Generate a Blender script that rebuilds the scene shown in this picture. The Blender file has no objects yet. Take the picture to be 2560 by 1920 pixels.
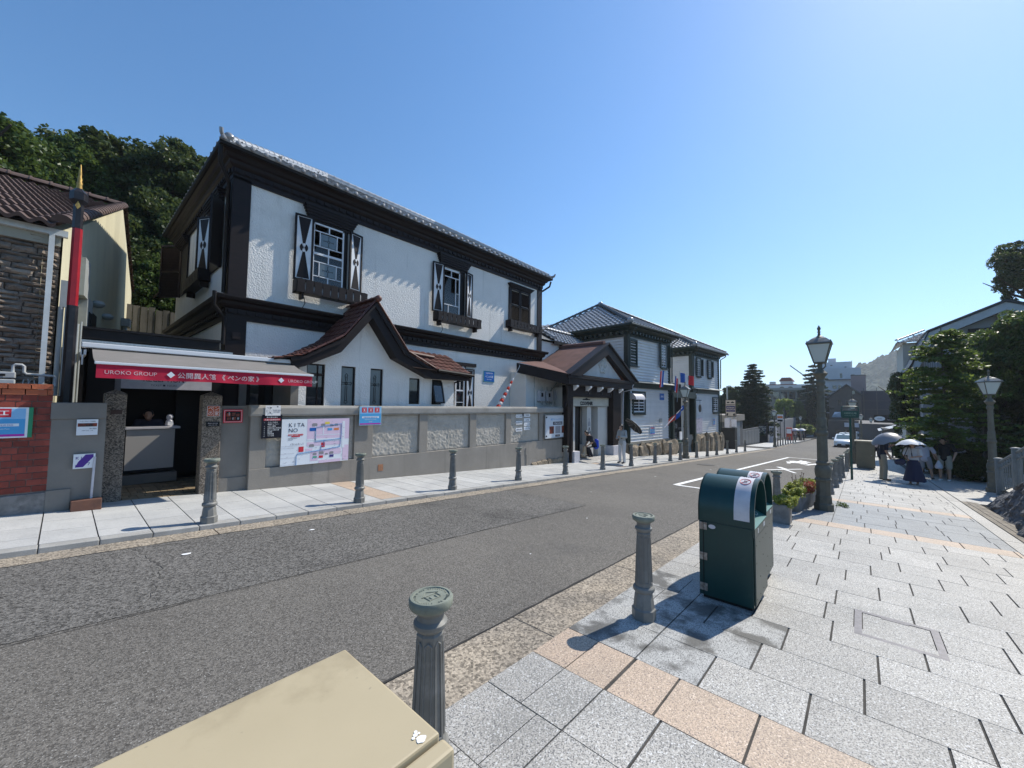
import bpy, bmesh, math, random
import numpy as np
from mathutils import Matrix, Vector, Euler, noise
R = random.Random(7)
D = bpy.data
SC = bpy.context.scene
COL = SC.collection
rad = math.radians
# ------------------------------------------------------------------ camera, sky, sun, exposure
cam = D.cameras.new('camera'); camo = D.objects.new('camera', cam); COL.objects.link(camo)
cam.sensor_width = 36; cam.lens = 13.85; cam.clip_start = 0.05; cam.clip_end = 5000
rot = Matrix(((0.6605151, -0.0472179, -0.7493266), (-0.7507145, -0.0253836, -0.6601390), (0.0121498, 0.9985620, -0.0522134)))
camo.matrix_world = Matrix.Translation((0, 0, 1.65)) @ rot.to_4x4()
SC.camera = camo
SUN = Vector((.86, -.20, .93)).normalized()
SUN_EL = math.asin(SUN.z); SUN_AZ = math.atan2(SUN.x, SUN.y)      # azimuth from +Y towards +X
w = D.worlds.new('World'); SC.world = w; w.use_nodes = True
nt = w.node_tree; nt.nodes.clear()
bg = nt.nodes.new('ShaderNodeBackground'); sky = nt.nodes.new('ShaderNodeTexSky'); wo = nt.nodes.new('ShaderNodeOutputWorld')
sky.sky_type = 'NISHITA'; sky.sun_disc = False; sky.sun_elevation = SUN_EL; sky.sun_rotation = SUN_AZ
sky.altitude = 0; sky.air_density = 1.15; sky.dust_density = 0.25; sky.ozone_density = 3.6
tc = nt.nodes.new('ShaderNodeTexCoord'); lift = nt.nodes.new('ShaderNodeVectorMath'); lift.operation = 'MULTIPLY_ADD'
lift.inputs[1].default_value = (1, 1, .84); lift.inputs[2].default_value = (0, 0, .07)      # thicken the clear air at the horizon less, as in the hazy-blue photograph
nt.links.new(tc.outputs['Generated'], lift.inputs[0]); nt.links.new(lift.outputs[0], sky.inputs[0])
hs = nt.nodes.new('ShaderNodeHueSaturation'); hs.inputs['Saturation'].default_value = 1.2; nt.links.new(sky.outputs[0], hs.inputs['Color'])
bg.inputs[1].default_value = 0.148
nt.links.new(hs.outputs[0], bg.inputs[0]); nt.links.new(bg.outputs[0], wo.inputs[0])
sl = D.lights.new('sun', 'SUN'); sl.energy = 5.0; sl.angle = rad(.5); sl.color = (1, .94, .83)
so = D.objects.new('sun', sl); COL.objects.link(so)
so.rotation_euler = SUN.to_track_quat('Z', 'Y').to_euler(); so.location = (0, 0, 50)
SC.view_settings.view_transform = 'Standard'; SC.view_settings.look = 'None'
SC.view_settings.exposure = 0.22; SC.view_settings.gamma = 1.0
SC.view_settings.use_curve_mapping = False
SC.cycles.max_bounces = 6; SC.cycles.transparent_max_bounces = 16
SC.render.film_transparent = False

# ------------------------------------------------------------------ ground shape
SL = .0515
def gz(x):
    return -SL * x if x < 45 else -SL * 45 - .036 * (x - 45)
def pz(x): return gz(x) + .06           # left pavement surface

# ------------------------------------------------------------------ materials
def _n(t, ty, **k):
    n = t.nodes.new(ty)
    for a, b in k.items(): setattr(n, a, b)
    return n
def lin(c):
    if isinstance(c, (int, float)): c = (c, c, c)
    return (c[0], c[1], c[2], 1)
MATS = {}
def mat(name, c, c2=None, ns=3., nd=4., lo=.35, hi=.65, rough=.75, spec=.4, metal=0, rnd=0, sp=None, bump=0, bs=60., bd=.01,
        c3=None, n3=.8, l3=.55, h3=.75, stretch=(1, 1, 1), coat=0, island=0, vor=None, bump2=None, streak=None):
    """principled material: base colour c mixed with c2 by world-space noise, big stains c3, specks sp=(scale,colour,threshold,width), bump"""
    if name in MATS: return MATS[name]
    m = D.materials.new(name); m.use_nodes = True; t = m.node_tree; L = t.links.new
    p = t.nodes['Principled BSDF']
    p.inputs['Roughness'].default_value = rough; p.inputs['Specular IOR Level'].default_value = spec
    p.inputs['Metallic'].default_value = metal; p.inputs['Coat Weight'].default_value = coat
    geo = _n(t, 'ShaderNodeNewGeometry'); mp = _n(t, 'ShaderNodeMapping'); mp.inputs['Scale'].default_value = stretch
    L(geo.outputs['Position'], mp.inputs[0]); P = mp.outputs[0]
    rgb = _n(t, 'ShaderNodeRGB'); rgb.outputs[0].default_value = lin(c); cur = rgb.outputs[0]
    def mix(fac, a, b):
        x = _n(t, 'ShaderNodeMix', data_type='RGBA'); L(fac, x.inputs[0]) if not isinstance(fac, float) else None
        L(a, x.inputs[6])
        if isinstance(b, tuple): x.inputs[7].default_value = b
        else: L(b, x.inputs[7])
        return x.outputs[2]
    def ramp(src, a, b):
        x = _n(t, 'ShaderNodeMapRange', clamp=True); x.inputs[1].default_value = a; x.inputs[2].default_value = b; L(src, x.inputs[0]); return x.outputs[0]
    if c2 is not None:
        nz = _n(t, 'ShaderNodeTexNoise'); nz.inputs['Scale'].default_value = ns; nz.inputs['Detail'].default_value = nd; nz.inputs['Roughness'].default_value = .6
        L(P, nz.inputs['Vector']); cur = mix(ramp(nz.outputs[0], lo, hi), cur, lin(c2))
    if c3 is not None:
        nz = _n(t, 'ShaderNodeTexNoise'); nz.inputs['Scale'].default_value = n3; nz.inputs['Detail'].default_value = 7; nz.inputs['Roughness'].default_value = .62
        L(P, nz.inputs['Vector']); cur = mix(ramp(nz.outputs[0], l3, h3), cur, lin(c3))
    if streak:   # rain streaks: noise drawn out vertically
        m2 = _n(t, 'ShaderNodeMapping'); m2.inputs['Scale'].default_value = (5, 5, .35); L(geo.outputs['Position'], m2.inputs[0])
        nz = _n(t, 'ShaderNodeTexNoise'); nz.inputs['Scale'].default_value = 1; nz.inputs['Detail'].default_value = 6; L(m2.outputs[0], nz.inputs['Vector']); cur = mix(ramp(nz.outputs[0], streak[1], streak[2]), cur, lin(streak[0]))
    if vor:      # grain: (scale, dark factor, bright factor)
        vo = _n(t, 'ShaderNodeTexVoronoi'); vo.inputs['Scale'].default_value = vor[0]; L(P, vo.inputs['Vector'])
        sx = _n(t, 'ShaderNodeSeparateColor'); L(vo.outputs['Color'], sx.inputs[0])
        r = _n(t, 'ShaderNodeMapRange'); r.inputs[3].default_value = vor[1]; r.inputs[4].default_value = vor[2]; L(sx.outputs[0], r.inputs[0])
        x = _n(t, 'ShaderNodeVectorMath', operation='SCALE'); L(cur, x.inputs[0]); L(r.outputs[0], x.inputs['Scale']); cur = x.outputs[0]
    if sp:
        for s in (sp if isinstance(sp, list) else [sp]):
            nz = _n(t, 'ShaderNodeTexNoise'); nz.inputs['Scale'].default_value = s[0]; nz.inputs['Detail'].default_value = 1.5
            L(P, nz.inputs['Vector']); cur = mix(ramp(nz.outputs[0], s[2], s[2] + s[3]), cur, lin(s[1]))
    if rnd or island:
        src = None
        if rnd: src = _n(t, 'ShaderNodeObjectInfo').outputs['Random']
        if island: src = geo.outputs['Random Per Island']
        r = _n(t, 'ShaderNodeMapRange'); a = rnd or island; r.inputs[3].default_value = 1 - a; r.inputs[4].default_value = 1 + a; L(src, r.inputs[0])
        x = _n(t, 'ShaderNodeVectorMath', operation='SCALE'); L(cur, x.inputs[0]); L(r.outputs[0], x.inputs['Scale']); cur = x.outputs[0]
    L(cur, p.inputs['Base Color'])
    if bump:
        nz = _n(t, 'ShaderNodeTexNoise'); nz.inputs['Scale'].default_value = bs; nz.inputs['Detail'].default_value = 3; L(P, nz.inputs['Vector'])
        b = _n(t, 'ShaderNodeBump'); b.inputs['Strength'].default_value = bump; b.inputs['Distance'].default_value = bd
        L(nz.outputs[0], b.inputs['Height']); last = b
        if bump2:
            n2 = _n(t, 'ShaderNodeTexNoise'); n2.inputs['Scale'].default_value = bump2[1]; n2.inputs['Detail'].default_value = 3; L(P, n2.inputs['Vector'])
            b2 = _n(t, 'ShaderNodeBump'); b2.inputs['Strength'].default_value = bump2[0]; b2.inputs['Distance'].default_value = bump2[2]
            L(n2.outputs[0], b2.inputs['Height']); L(b.outputs[0], b2.inputs['Normal']); last = b2
        L(last.outputs[0], p.inputs['Normal'])
    MATS[name] = m; return m
def flat(name, c, rough=.6, spec=.3):
    return mat(name, c, rough=rough, spec=spec)
def leafmat(name, a, b, c=None, trans=.35):
    if name in MATS: return MATS[name]
    m = D.materials.new(name); m.use_nodes = True; t = m.node_tree; L = t.links.new
    p = t.nodes['Principled BSDF']; o = t.nodes['Material Output']
    geo = _n(t, 'ShaderNodeNewGeometry'); cr = _n(t, 'ShaderNodeValToRGB')
    cr.color_ramp.elements[0].color = lin(a); cr.color_ramp.elements[1].color = lin(b)
    if c: e = cr.color_ramp.elements.new(.88); e.color = lin(b); cr.color_ramp.elements[2].color = lin(c)
    nz = _n(t, 'ShaderNodeTexNoise'); nz.inputs['Scale'].default_value = 1.2; L(geo.outputs['Position'], nz.inputs['Vector'])
    ma = _n(t, 'ShaderNodeMath', operation='MULTIPLY_ADD'); ma.inputs[1].default_value = .55; L(geo.outputs['Random Per Island'], ma.inputs[0])
    mr = _n(t, 'ShaderNodeMapRange'); mr.inputs[1].default_value = .3; mr.inputs[2].default_value = .7; mr.inputs[4].default_value = .45; L(nz.outputs[0], mr.inputs[0]); L(mr.outputs[0], ma.inputs[2])
    L(ma.outputs[0], cr.inputs[0]); L(cr.outputs[0], p.inputs['Base Color'])
    p.inputs['Roughness'].default_value = .45; p.inputs['Specular IOR Level'].default_value = .35
    tr = _n(t, 'ShaderNodeBsdfTranslucent'); mx = _n(t, 'ShaderNodeMixShader'); mx.inputs[0].default_value = trans
    hs = _n(t, 'ShaderNodeHueSaturation'); hs.inputs['Hue'].default_value = .475; hs.inputs['Value'].default_value = 1.7; L(cr.outputs[0], hs.inputs['Color']); L(hs.outputs[0], tr.inputs[0])
    L(p.outputs[0], mx.inputs[1]); L(tr.outputs[0], mx.inputs[2]); L(mx.outputs[0], o.inputs[0])
    MATS[name] = m; return m
def glass(name, tint=(.02, .025, .03), rough=.03, see=.0):
    if name in MATS: return MATS[name]
    m = D.materials.new(name); m.use_nodes = True; t = m.node_tree
    p = t.nodes['Principled BSDF']; p.inputs['Base Color'].default_value = lin(tint); p.inputs['Roughness'].default_value = rough
    p.inputs['Specular IOR Level'].default_value = .9
    if see:
        o = t.nodes['Material Output']; tb = _n(t, 'ShaderNodeBsdfTransparent'); tb.inputs[0].default_value = (.8, .88, .88, 1)
        mx = _n(t, 'ShaderNodeMixShader'); mx.inputs[0].default_value = see
        t.links.new(p.outputs[0], mx.inputs[1]); t.links.new(tb.outputs[0], mx.inputs[2]); t.links.new(mx.outputs[0], o.inputs[0])
    MATS[name] = m; return m

# ------------------------------------------------------------------ things and mesh building
INV = {}; MW = {}
def props(o, label=None, cat=None, group=None, kind=None):
    if label: o['label'] = label
    if cat: o['category'] = cat
    if group: o['group'] = group
    if kind: o['kind'] = kind
    return o
def thing(name, label, cat, loc=(0, 0, 0), rz=0, group=None):
    o = D.objects.new(name, None); COL.objects.link(o); o.location = loc; o.rotation_euler = (0, 0, rz)
    o.empty_display_size = .2
    M = Matrix.Translation(loc) @ Matrix.Rotation(rz, 4, 'Z')
    MW[o.name] = M; INV[o.name] = M.inverted()
    return props(o, label, cat, group)
def root_of(o):
    while o.parent: o = o.parent
    return o
class MB:
    """collects shapes; build() makes ONE mesh object. w=True: the coordinates given are world coordinates"""
    def __init__(s, w=None, M=None):
        s.v = []; s.f = []; s.sm = []; s.M = M or Matrix(); s.w = w
    def add(s, vs, fs, smooth=False):
        n = len(s.v); M = s.M
        s.v += [tuple(M @ Vector(p)) for p in vs]
        s.f += [tuple(n + i for i in f) for f in fs]; s.sm += [smooth] * len(fs); return s
    def box(s, x0, x1, y0, y1, z0, z1, c=0):
        if x0 > x1: x0, x1 = x1, x0
        if y0 > y1: y0, y1 = y1, y0
        if z0 > z1: z0, z1 = z1, z0
        if not c:
            vs = [(x, y, z) for x in (x0, x1) for y in (y0, y1) for z in (z0, z1)]
            return s.add(vs, [(0, 1, 3, 2), (4, 6, 7, 5), (0, 4, 5, 1), (2, 3, 7, 6), (0, 2, 6, 4), (1, 5, 7, 3)])
        bm = bmesh.new(); bmesh.ops.create_cube(bm, size=1)
        for v in bm.verts: v.co = Vector(((x0 + x1) / 2 + v.co.x * (x1 - x0), (y0 + y1) / 2 + v.co.y * (y1 - y0), (z0 + z1) / 2 + v.co.z * (z1 - z0)))
        bmesh.ops.bevel(bm, geom=bm.edges[:], offset=c, segments=2, affect='EDGES', profile=.6)
        return s.bm(bm)
    def bm(s, bm, smooth=False):
        bm.verts.index_update()
        s.add([tuple(v.co) for v in bm.verts], [tuple(v.index for v in f.verts) for f in bm.faces], smooth); bm.free(); return s
    def slope(s, x0, x1, y0, y1, zt, zb, zf=gz, n=1):
        """box whose top (offset zt) and bottom (zb) follow the ground slope in x"""
        xs = [x0 + (x1 - x0) * i / n for i in range(n + 1)]
        vs = []; fs = []
        for x in xs: vs += [(x, y0, zf(x) + zb), (x, y1, zf(x) + zb), (x, y1, zf(x) + zt), (x, y0, zf(x) + zt)]
        for i in range(n):
            a = 4 * i; b = a + 4
            fs += [(a, b, b + 1, a + 1), (a + 1, b + 1, b + 2, a + 2), (a + 2, b + 2, b + 3, a + 3), (a + 3, b + 3, b, a)]
        fs += [(0, 1, 2, 3), (4 * n + 3, 4 * n + 2, 4 * n + 1, 4 * n)]
        return s.add(vs, fs)
    def prism(s, pts, ax, a, b, smooth=False):
        """polygon extruded along axis ax ('x','y','z') from a to b; pts are the other two coords in xyz order"""
        def P(p, t): return {'x': (t, p[0], p[1]), 'y': (p[0], t, p[1]), 'z': (p[0], p[1], t)}[ax]
        n = len(pts); vs = [P(p, a) for p in pts] + [P(p, b) for p in pts]
        return s.add(vs, [tuple(range(n))[::-1], tuple(range(n, 2 * n))] + [(i, (i + 1) % n, n + (i + 1) % n, n + i) for i in range(n)], smooth)
    def lathe(s, prof, n=16, c=(0, 0, 0), smooth=True, ph=0, sx=1, sy=1, caps=True):
        vs = []; fs = []
        for r_, z in prof:
            for k in range(n):
                a = 2 * math.pi * (k + ph) / n; vs.append((c[0] + r_ * sx * math.cos(a), c[1] + r_ * sy * math.sin(a), c[2] + z))
        m = len(prof)
        for i in range(m - 1):
            for k in range(n): fs.append((i * n + k, i * n + (k + 1) % n, (i + 1) * n + (k + 1) % n, (i + 1) * n + k))
        s.add(vs, fs, smooth)
        if caps:
            s.add(vs[:n], [tuple(range(n))[::-1]]); s.add(vs[-n:], [tuple(range(n))])
        return s
    def tube(s, pts, r, n=8, smooth=True, caps=True):
        pts = [Vector(p) for p in pts]; rs = r if isinstance(r, (list, tuple)) else [r] * len(pts)
        vs = []; fs = []; up = None
        for i, p in enumerate(pts):
            d = (pts[min(i + 1, len(pts) - 1)] - pts[max(i - 1, 0)]).normalized()
            if up is None: up = Vector((0, 0, 1)) if abs(d.z) < .9 else Vector((1, 0, 0))
            a = d.cross(up).normalized(); b = d.cross(a).normalized(); up = -b if (-b).dot(up) > 0 else b
            for k in range(n):
                t = 2 * math.pi * k / n; vs.append(tuple(p + a * rs[i] * math.cos(t) + b * rs[i] * math.sin(t)))
        for i in range(len(pts) - 1):
            for k in range(n): fs.append((i * n + k, (i + 1) * n + k, (i + 1) * n + (k + 1) % n, i * n + (k + 1) % n))
        s.add(vs, fs, smooth)
        if caps: s.add(vs[:n], [tuple(range(n))]); s.add(vs[-n:], [tuple(range(n))[::-1]])
        return s
    def sph(s, c, r, n=12, m=8, sc=(1, 1, 1)):
        prof = [(r * math.sin(math.pi * i / m) + 1e-5, -r * math.cos(math.pi * i / m) * sc[2]) for i in range(m + 1)]
        return s.lathe(prof, n, c, True, 0, sc[0], sc[1])
    def quad(s, *p): return s.add(list(p), [tuple(range(len(p)))])
    def build(s, name, m, par=None, smooth=False, angle=35, label=None, kind=None, bevel=0, cat=None, group=None):
        me = D.meshes.new(name); vs = s.v
        if s.w and par is not None:
            rt = root_of(par)
            if rt.name in INV:
                I = INV[rt.name]; vs = [tuple(I @ Vector(p)) for p in vs]
        me.from_pydata(vs, [], s.f); me.validate(); 
        if len(me.polygons) == len(s.sm): me.polygons.foreach_set('use_smooth', [bool(smooth or q) for q in s.sm])
        if smooth or any(s.sm): me.set_sharp_from_angle(angle=rad(angle))
        me.update(); me.materials.append(m)
        o = D.objects.new(name, me); COL.objects.link(o)
        if par is not None: o.parent = par
        if bevel:
            b = o.modifiers.new('bevel', 'BEVEL'); b.width = bevel; b.segments = 2; b.limit_method = 'ANGLE'; b.angle_limit = rad(40)
        return props(o, label, cat, group, kind)
def W(M=None): return MB(True, M)
def piece(name, me, par, loc, rot=(0, 0, 0), sc=(1, 1, 1), ws=True):
    o = D.objects.new(name, me); COL.objects.link(o); o.parent = par
    M = Matrix.LocRotScale(Vector(loc), Euler(rot), Vector(sc))
    if ws:
        rt = root_of(par)
        if rt.name in INV: M = INV[rt.name] @ M
    o.matrix_basis = M
    return o
def mesh_of(mb, name, m, smooth=False):
    o = mb.build(name, m, None, smooth); me = o.data; D.objects.remove(o); return me
def copy_thing(o, loc, rz=None, label=None, group=None):
    c = o.copy(); COL.objects.link(c); c.location = loc
    if rz is not None: c.rotation_euler = (0, 0, rz)
    M = Matrix.Translation(loc) @ Matrix.Rotation(c.rotation_euler.z, 4, 'Z'); MW[c.name] = M; INV[c.name] = M.inverted()
    if label: c['label'] = label
    if group: c['group'] = group
    for ch in list(o.children):
        k = ch.copy(); COL.objects.link(k); k.parent = c
        for g in ch.children:
            q = g.copy(); COL.objects.link(q); q.parent = k
    return c
def F(x, y, z, rz=0):       # frame on a wall facing -Y (rz turns it): local x right, local y up, local z out of the wall
    return Matrix.Translation((x, y, z)) @ Matrix.Rotation(rz, 4, 'Z') @ Matrix.Rotation(math.pi / 2, 4, 'X')
WORK = D.scenes.new('workbench_scene')      # scratch scene: modifiers and text are evaluated there, then it is removed
def evalmesh(o):
    WORK.collection.objects.link(o)
    with bpy.context.temp_override(scene=WORK, view_layer=WORK.view_layers[0]):
        dg = bpy.context.evaluated_depsgraph_get(); me = D.meshes.new_from_object(o.evaluated_get(dg))
    WORK.collection.objects.unlink(o); return me
def text(s, size, m, par, fr, x=0, y=0, z=.004, align='LEFT', name='lettering', ex=.0008, bold=0, sx=1, space=1):
    cu = D.curves.new('t', 'FONT'); cu.body = s; cu.size = size; cu.extrude = ex; cu.align_x = align; cu.offset = bold; cu.resolution_u = 3; cu.space_character = space
    o = D.objects.new('t', cu); me = evalmesh(o); D.objects.remove(o); D.curves.remove(cu)
    M = fr @ Matrix.Translation((x, y, z)) @ Matrix.Diagonal((sx, 1, 1, 1))
    rt = root_of(par)
    if rt.name in INV: M = INV[rt.name] @ M
    me.transform(M); me.materials.clear(); me.materials.append(m); me.name = name
    q = D.objects.new(name, me); COL.objects.link(q); q.parent = par; return q
def rects(par, name, m, fr, rs, z=.003, th=.0015, **k):
    b = W(fr)
    for r in rs: b.box(r[0], r[2], r[1], r[3], z, z + th)
    return b.build(name, m, par, **k)
def polys(par, name, m, fr, ps, z=.003, th=.0015, **k):
    b = W(fr)
    for p in ps: b.prism(p, 'z', z, z + th)
    return b.build(name, m, par, **k)
# ------------------------------------------------------------------ material set
granite = mat('granite_paving', (.42, .402, .368), (.35, .337, .31), ns=1.5, rough=.6, spec=.35, rnd=.1, sp=[(120, (.13, .13, .13), .54, .06), (95, (.62, .62, .61), .6, .08)], vor=(150, .72, 1.25), bump=.12, bs=180, bd=.002, c3=(.27, .265, .245), n3=1.1, l3=.55, h3=.78)
granite_o = mat('orange_granite', (.49, .375, .28), (.42, .33, .25), ns=2, rough=.6, spec=.35, rnd=.08, vor=(150, .75, 1.2), sp=[(120, (.2, .16, .14), .56, .06), (95, (.66, .55, .44), .62, .08)], bump=.12, bs=180, bd=.002)
granite_d = mat('dark_granite', (.27, .285, .295), (.22, .235, .245), ns=2, rough=.6, spec=.35, rnd=.08, vor=(150, .75, 1.2), sp=[(120, (.10, .105, .11), .56, .06), (95, (.42, .43, .43), .63, .08)], bump=.12, bs=180, bd=.002)
granite_w = mat('stained_granite', (.40, .40, .385), (.10, .098, .09), ns=3.3, nd=10, lo=.47, hi=.60, rough=.65, spec=.35, vor=(150, .75, 1.2), sp=[(120, (.12, .12, .12), .55, .06)], bump=.12, bs=180, bd=.002)
joint = mat('joint_sand', (.075, .07, .065), (.04, .04, .038), ns=8, rough=.95)
aggr = mat('exposed_aggregate', (.36, .305, .235), (.29, .25, .20), ns=1.2, rough=.85, vor=(62, .35, 1.35), bump=.9, bs=75, bd=.008, c3=(.18, .16, .135), n3=1.4, l3=.52, h3=.75)
asph = mat('asphalt', (.145, .135, .120), (.118, .110, .099), ns=.35, nd=6, rough=.88, spec=.25, vor=(105, .5, 1.45), sp=[(110, (.36, .35, .33), .66, .04)], bump=.8, bs=130, bd=.006, c3=(.085, .082, .078), n3=.5, l3=.6, h3=.85)
asph2 = mat('coarse_asphalt', (.118, .113, .105), (.14, .134, .125), ns=.5, nd=6, rough=.92, spec=.2, vor=(70, .35, 1.6), sp=[(150, (.3, .29, .27), .69, .06)], bump=1, bs=80, bd=.01, c3=(.06, .058, .056), n3=.7, l3=.56, h3=.8)
kerbm = mat('kerb_granite', (.40, .395, .375), (.31, .305, .29), ns=3, rough=.8, rnd=.1, sp=(200, (.15, .15, .14), .58, .1), bump=.3, bs=120, bd=.004)
paint = mat('road_paint', (.8, .8, .78), (.62, .61, .6), ns=9, nd=6, lo=.5, hi=.7, rough=.6)
cement = mat('cement_render', (.30, .272, .235), (.25, .227, .196), ns=1.6, nd=6, rough=.9, spec=.2, c3=(.36, .33, .29), n3=.9, l3=.55, h3=.8, bump=.5, bs=35, bd=.006, bump2=(.3, 220, .002), streak=((.17, .155, .135), .56, .8))
cementd = mat('grey_wall_render', (.24, .222, .195), (.19, .176, .157), ns=1.3, nd=7, rough=.9, spec=.2, bump=.5, bs=18, bd=.008)
pebble = mat('pebble_dash', (.47, .43, .37), (.38, .35, .30), ns=3, rough=.9, bump=.6, bs=70, bd=.008)
stucco = mat('white_roughcast', (.80, .775, .73), (.72, .70, .66), ns=.9, nd=6, rough=.9, spec=.2, c3=(.58, .56, .52), n3=.7, l3=.62, h3=.9, bump=1, bs=28, bd=.018, bump2=(.5, 90, .003), streak=((.52, .50, .46), .60, .85))
brownw = mat('dark_brown_wood', (.0135, .0070, .0068), (.0085, .005, .005), ns=4, rough=.5, spec=.22, bump=.15, bs=30, stretch=(1, 1, 6))
brownl = mat('weathered_brown_wood', (.022, .011, .009), (.034, .02, .016), ns=6, rough=.5, spec=.25)
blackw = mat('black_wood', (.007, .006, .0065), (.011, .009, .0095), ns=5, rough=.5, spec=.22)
whitew = mat('white_paint_wood', (.74, .75, .76), (.62, .63, .65), ns=4, rough=.5)
brassy = mat('gold_metal', (.55, .36, .1), (.35, .2, .06), ns=30, rough=.4, metal=.6)
bollm = mat('bollard_paint', (.20, .198, .182), (.155, .152, .14), ns=9, nd=7, rough=.5, spec=.45, c3=(.27, .265, .25), n3=4, l3=.55, h3=.7, bump=.3, bs=60, bd=.002)
bollcap = mat('bollard_cap_paint', (.225, .245, .20), (.17, .185, .15), ns=25, nd=7, rough=.6, bump=.3, bs=90, bd=.002)
lampm = mat('lamp_post_paint', (.15, .14, .105), (.115, .107, .08), ns=8, nd=7, rough=.55, c3=(.06, .058, .045), n3=5, l3=.58, h3=.75, bump=.25, bs=50, bd=.002)
lampc = mat('lamp_roof_copper', (.22, .23, .22), (.15, .14, .12), ns=9, rough=.35, metal=.5)
beige = mat('beige_cabinet_paint', (.46, .385, .25), (.42, .35, .225), ns=2.2, nd=8, rough=.42, spec=.45, c3=(.33, .27, .17), n3=2.6, l3=.52, h3=.64, sp=(55, (.33, .28, .19), .74, .05))
beiged = mat('beige_cabinet_dark', (.20, .175, .12), (.17, .15, .10), ns=3, rough=.5)
bing = mat('green_bin_paint', (.0045, .036, .034), (.006, .044, .04), ns=4, nd=7, rough=.34, spec=.45, c3=(.016, .052, .046), n3=11, l3=.58, h3=.75, streak=((.02, .05, .045), .6, .85), bump=.06, bs=9, bd=.01)
bing2 = mat('grey_green_panel', (.030, .052, .045), (.038, .06, .052), ns=5, rough=.4, spec=.45)
black = flat('black', (.008, .008, .009), .6)
white = flat('white_print', (.78, .79, .8), .5)
steel = mat('steel', (.5, .5, .5), (.35, .35, .34), ns=40, rough=.35, metal=.8)
sticker = mat('faded_white_sticker', (.60, .58, .60), (.50, .49, .52), ns=9, rough=.45)
redp = flat('red_print', (.55, .03, .05), .5); darkp = flat('dark_print', (.06, .06, .075), .6); greyp = flat('grey_print', (.3, .3, .32), .6)
frost = D.materials.new('frosted_lamp_glass'); frost.use_nodes = True
_t = frost.node_tree; _p = _t.nodes['Principled BSDF']; _p.inputs['Base Color'].default_value = (.8, .84, .82, 1); _p.inputs['Roughness'].default_value = .35
_tr = _t.nodes.new('ShaderNodeBsdfTranslucent'); _tr.inputs[0].default_value = (.85, .9, .88, 1); _mx = _t.nodes.new('ShaderNodeMixShader'); _mx.inputs[0].default_value = .5
_t.links.new(_p.outputs[0], _mx.inputs[1]); _t.links.new(_tr.outputs[0], _mx.inputs[2]); _t.links.new(_mx.outputs[0], _t.nodes['Material Output'].inputs[0])
soil = mat('soil', (.06, .045, .03), (.04, .03, .02), ns=20, rough=.95, bump=.6, bs=60)
concr = mat('old_concrete', (.27, .255, .24), (.17, .165, .155), ns=7, nd=8, rough=.9, c3=(.10, .095, .09), n3=4, l3=.55, h3=.72, bump=.4, bs=60, bd=.005)
rock = mat('rock_face', (.15, .15, .155), (.075, .075, .08), ns=5, nd=9, lo=.4, hi=.6, rough=.85, c3=(.24, .24, .24), n3=9, l3=.58, h3=.75, bump=1, bs=14, bd=.05, bump2=(.8, 60, .01))
rockb = mat('brown_stone', (.30, .24, .17), (.17, .14, .10), ns=4, nd=8, lo=.4, hi=.62, rough=.85, c3=(.10, .085, .065), n3=3, l3=.55, h3=.75, bump=.8, bs=12, bd=.05, rnd=.12, bump2=(.5, 60, .008))

# ------------------------------------------------------------------ terrain, road, pavements
def strip(name, m, y0, y1, off, xs, zf=gz, **k):
    b = MB()
    for a, c in zip(xs[:-1], xs[1:]): b.quad((a, y0, zf(a) + off), (c, y0, zf(c) + off), (c, y1, zf(c) + off), (a, y1, zf(a) + off))
    return b.build(name, m, None, kind='structure', **k)
XS = [-40, -10, 0, 10, 20, 30, 45, 60, 80, 100, 130, 180]
earth = mat('earth', (.13, .12, .09), (.08, .09, .05), ns=.3, rough=.95)
b = MB(); gx = [-200, -40, 0, 45, 180, 400, 800, 1500]; gy = [-1200, -300, -30, 30, 300, 1200]
def tz(x): return gz(x) if x < 180 else gz(180) - (.01 * (x - 180) if x < 400 else 2.2)
vs = [(x, y, tz(x) - .16) for x in gx for y in gy]; fs = [(i * 6 + j, (i + 1) * 6 + j, (i + 1) * 6 + j + 1, i * 6 + j + 1) for i in range(7) for j in range(5)]
MB().add(vs, fs).build('ground', earth, None, kind='structure')
strip('road', asph, .9, 6.24, 0, XS)
# older, coarser strip of asphalt along the left gutter
b = MB()
pts = [(-12, 4.34), (-.2, 4.32), (2.2, 4.26), (4.6, 4.22), (7.03, 4.18)]
for (a, ya), (c, yc) in zip(pts[:-1], pts[1:]): b.quad((a, ya, gz(a) + .004), (c, yc, gz(c) + .004), (min(c, 6.94), 6.23, gz(min(c, 6.94)) + .004), (a, 6.23, gz(a) + .004))
b.build('asphalt_strip', asph2, None, kind='structure')
# thin crack / seam lines round the strip
b = MB()
seam = mat('asphalt_seam', (.035, .034, .033), rough=.95)
def wob(x0, y0, x1, y1, n, wd, amp):
    px = None
    for i in range(n + 1):
        t = i / n; x = x0 + (x1 - x0) * t + R.uniform(-amp, amp); y = y0 + (y1 - y0) * t + R.uniform(-amp, amp); q = (x, y, wd * R.uniform(.4, 1.3))
        if px:
            dx, dy = x - px[0], y - px[1]; l = math.hypot(dx, dy) or 1; nx, ny = -dy / l, dx / l
            b.quad((px[0] - nx * px[2], px[1] - ny * px[2], gz(px[0]) + .007), (x - nx * q[2], y - ny * q[2], gz(x) + .007), (x + nx * q[2], y + ny * q[2], gz(x) + .007), (px[0] + nx * px[2], px[1] + ny * px[2], gz(px[0]) + .007))
        px = q
wob(-4, 4.33, 7.03, 4.18, 90, .004, .010); wob(7.03, 4.18, 6.94, 6.2, 14, .004, .01)
wob(.6, 6.2, .75, 5.3, 14, .0025, .03); wob(.75, 5.3, .5, 4.4, 12, .002, .04); wob(.6, 6.2, 1.3, 6.02, 8, .0025, .02)
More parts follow.
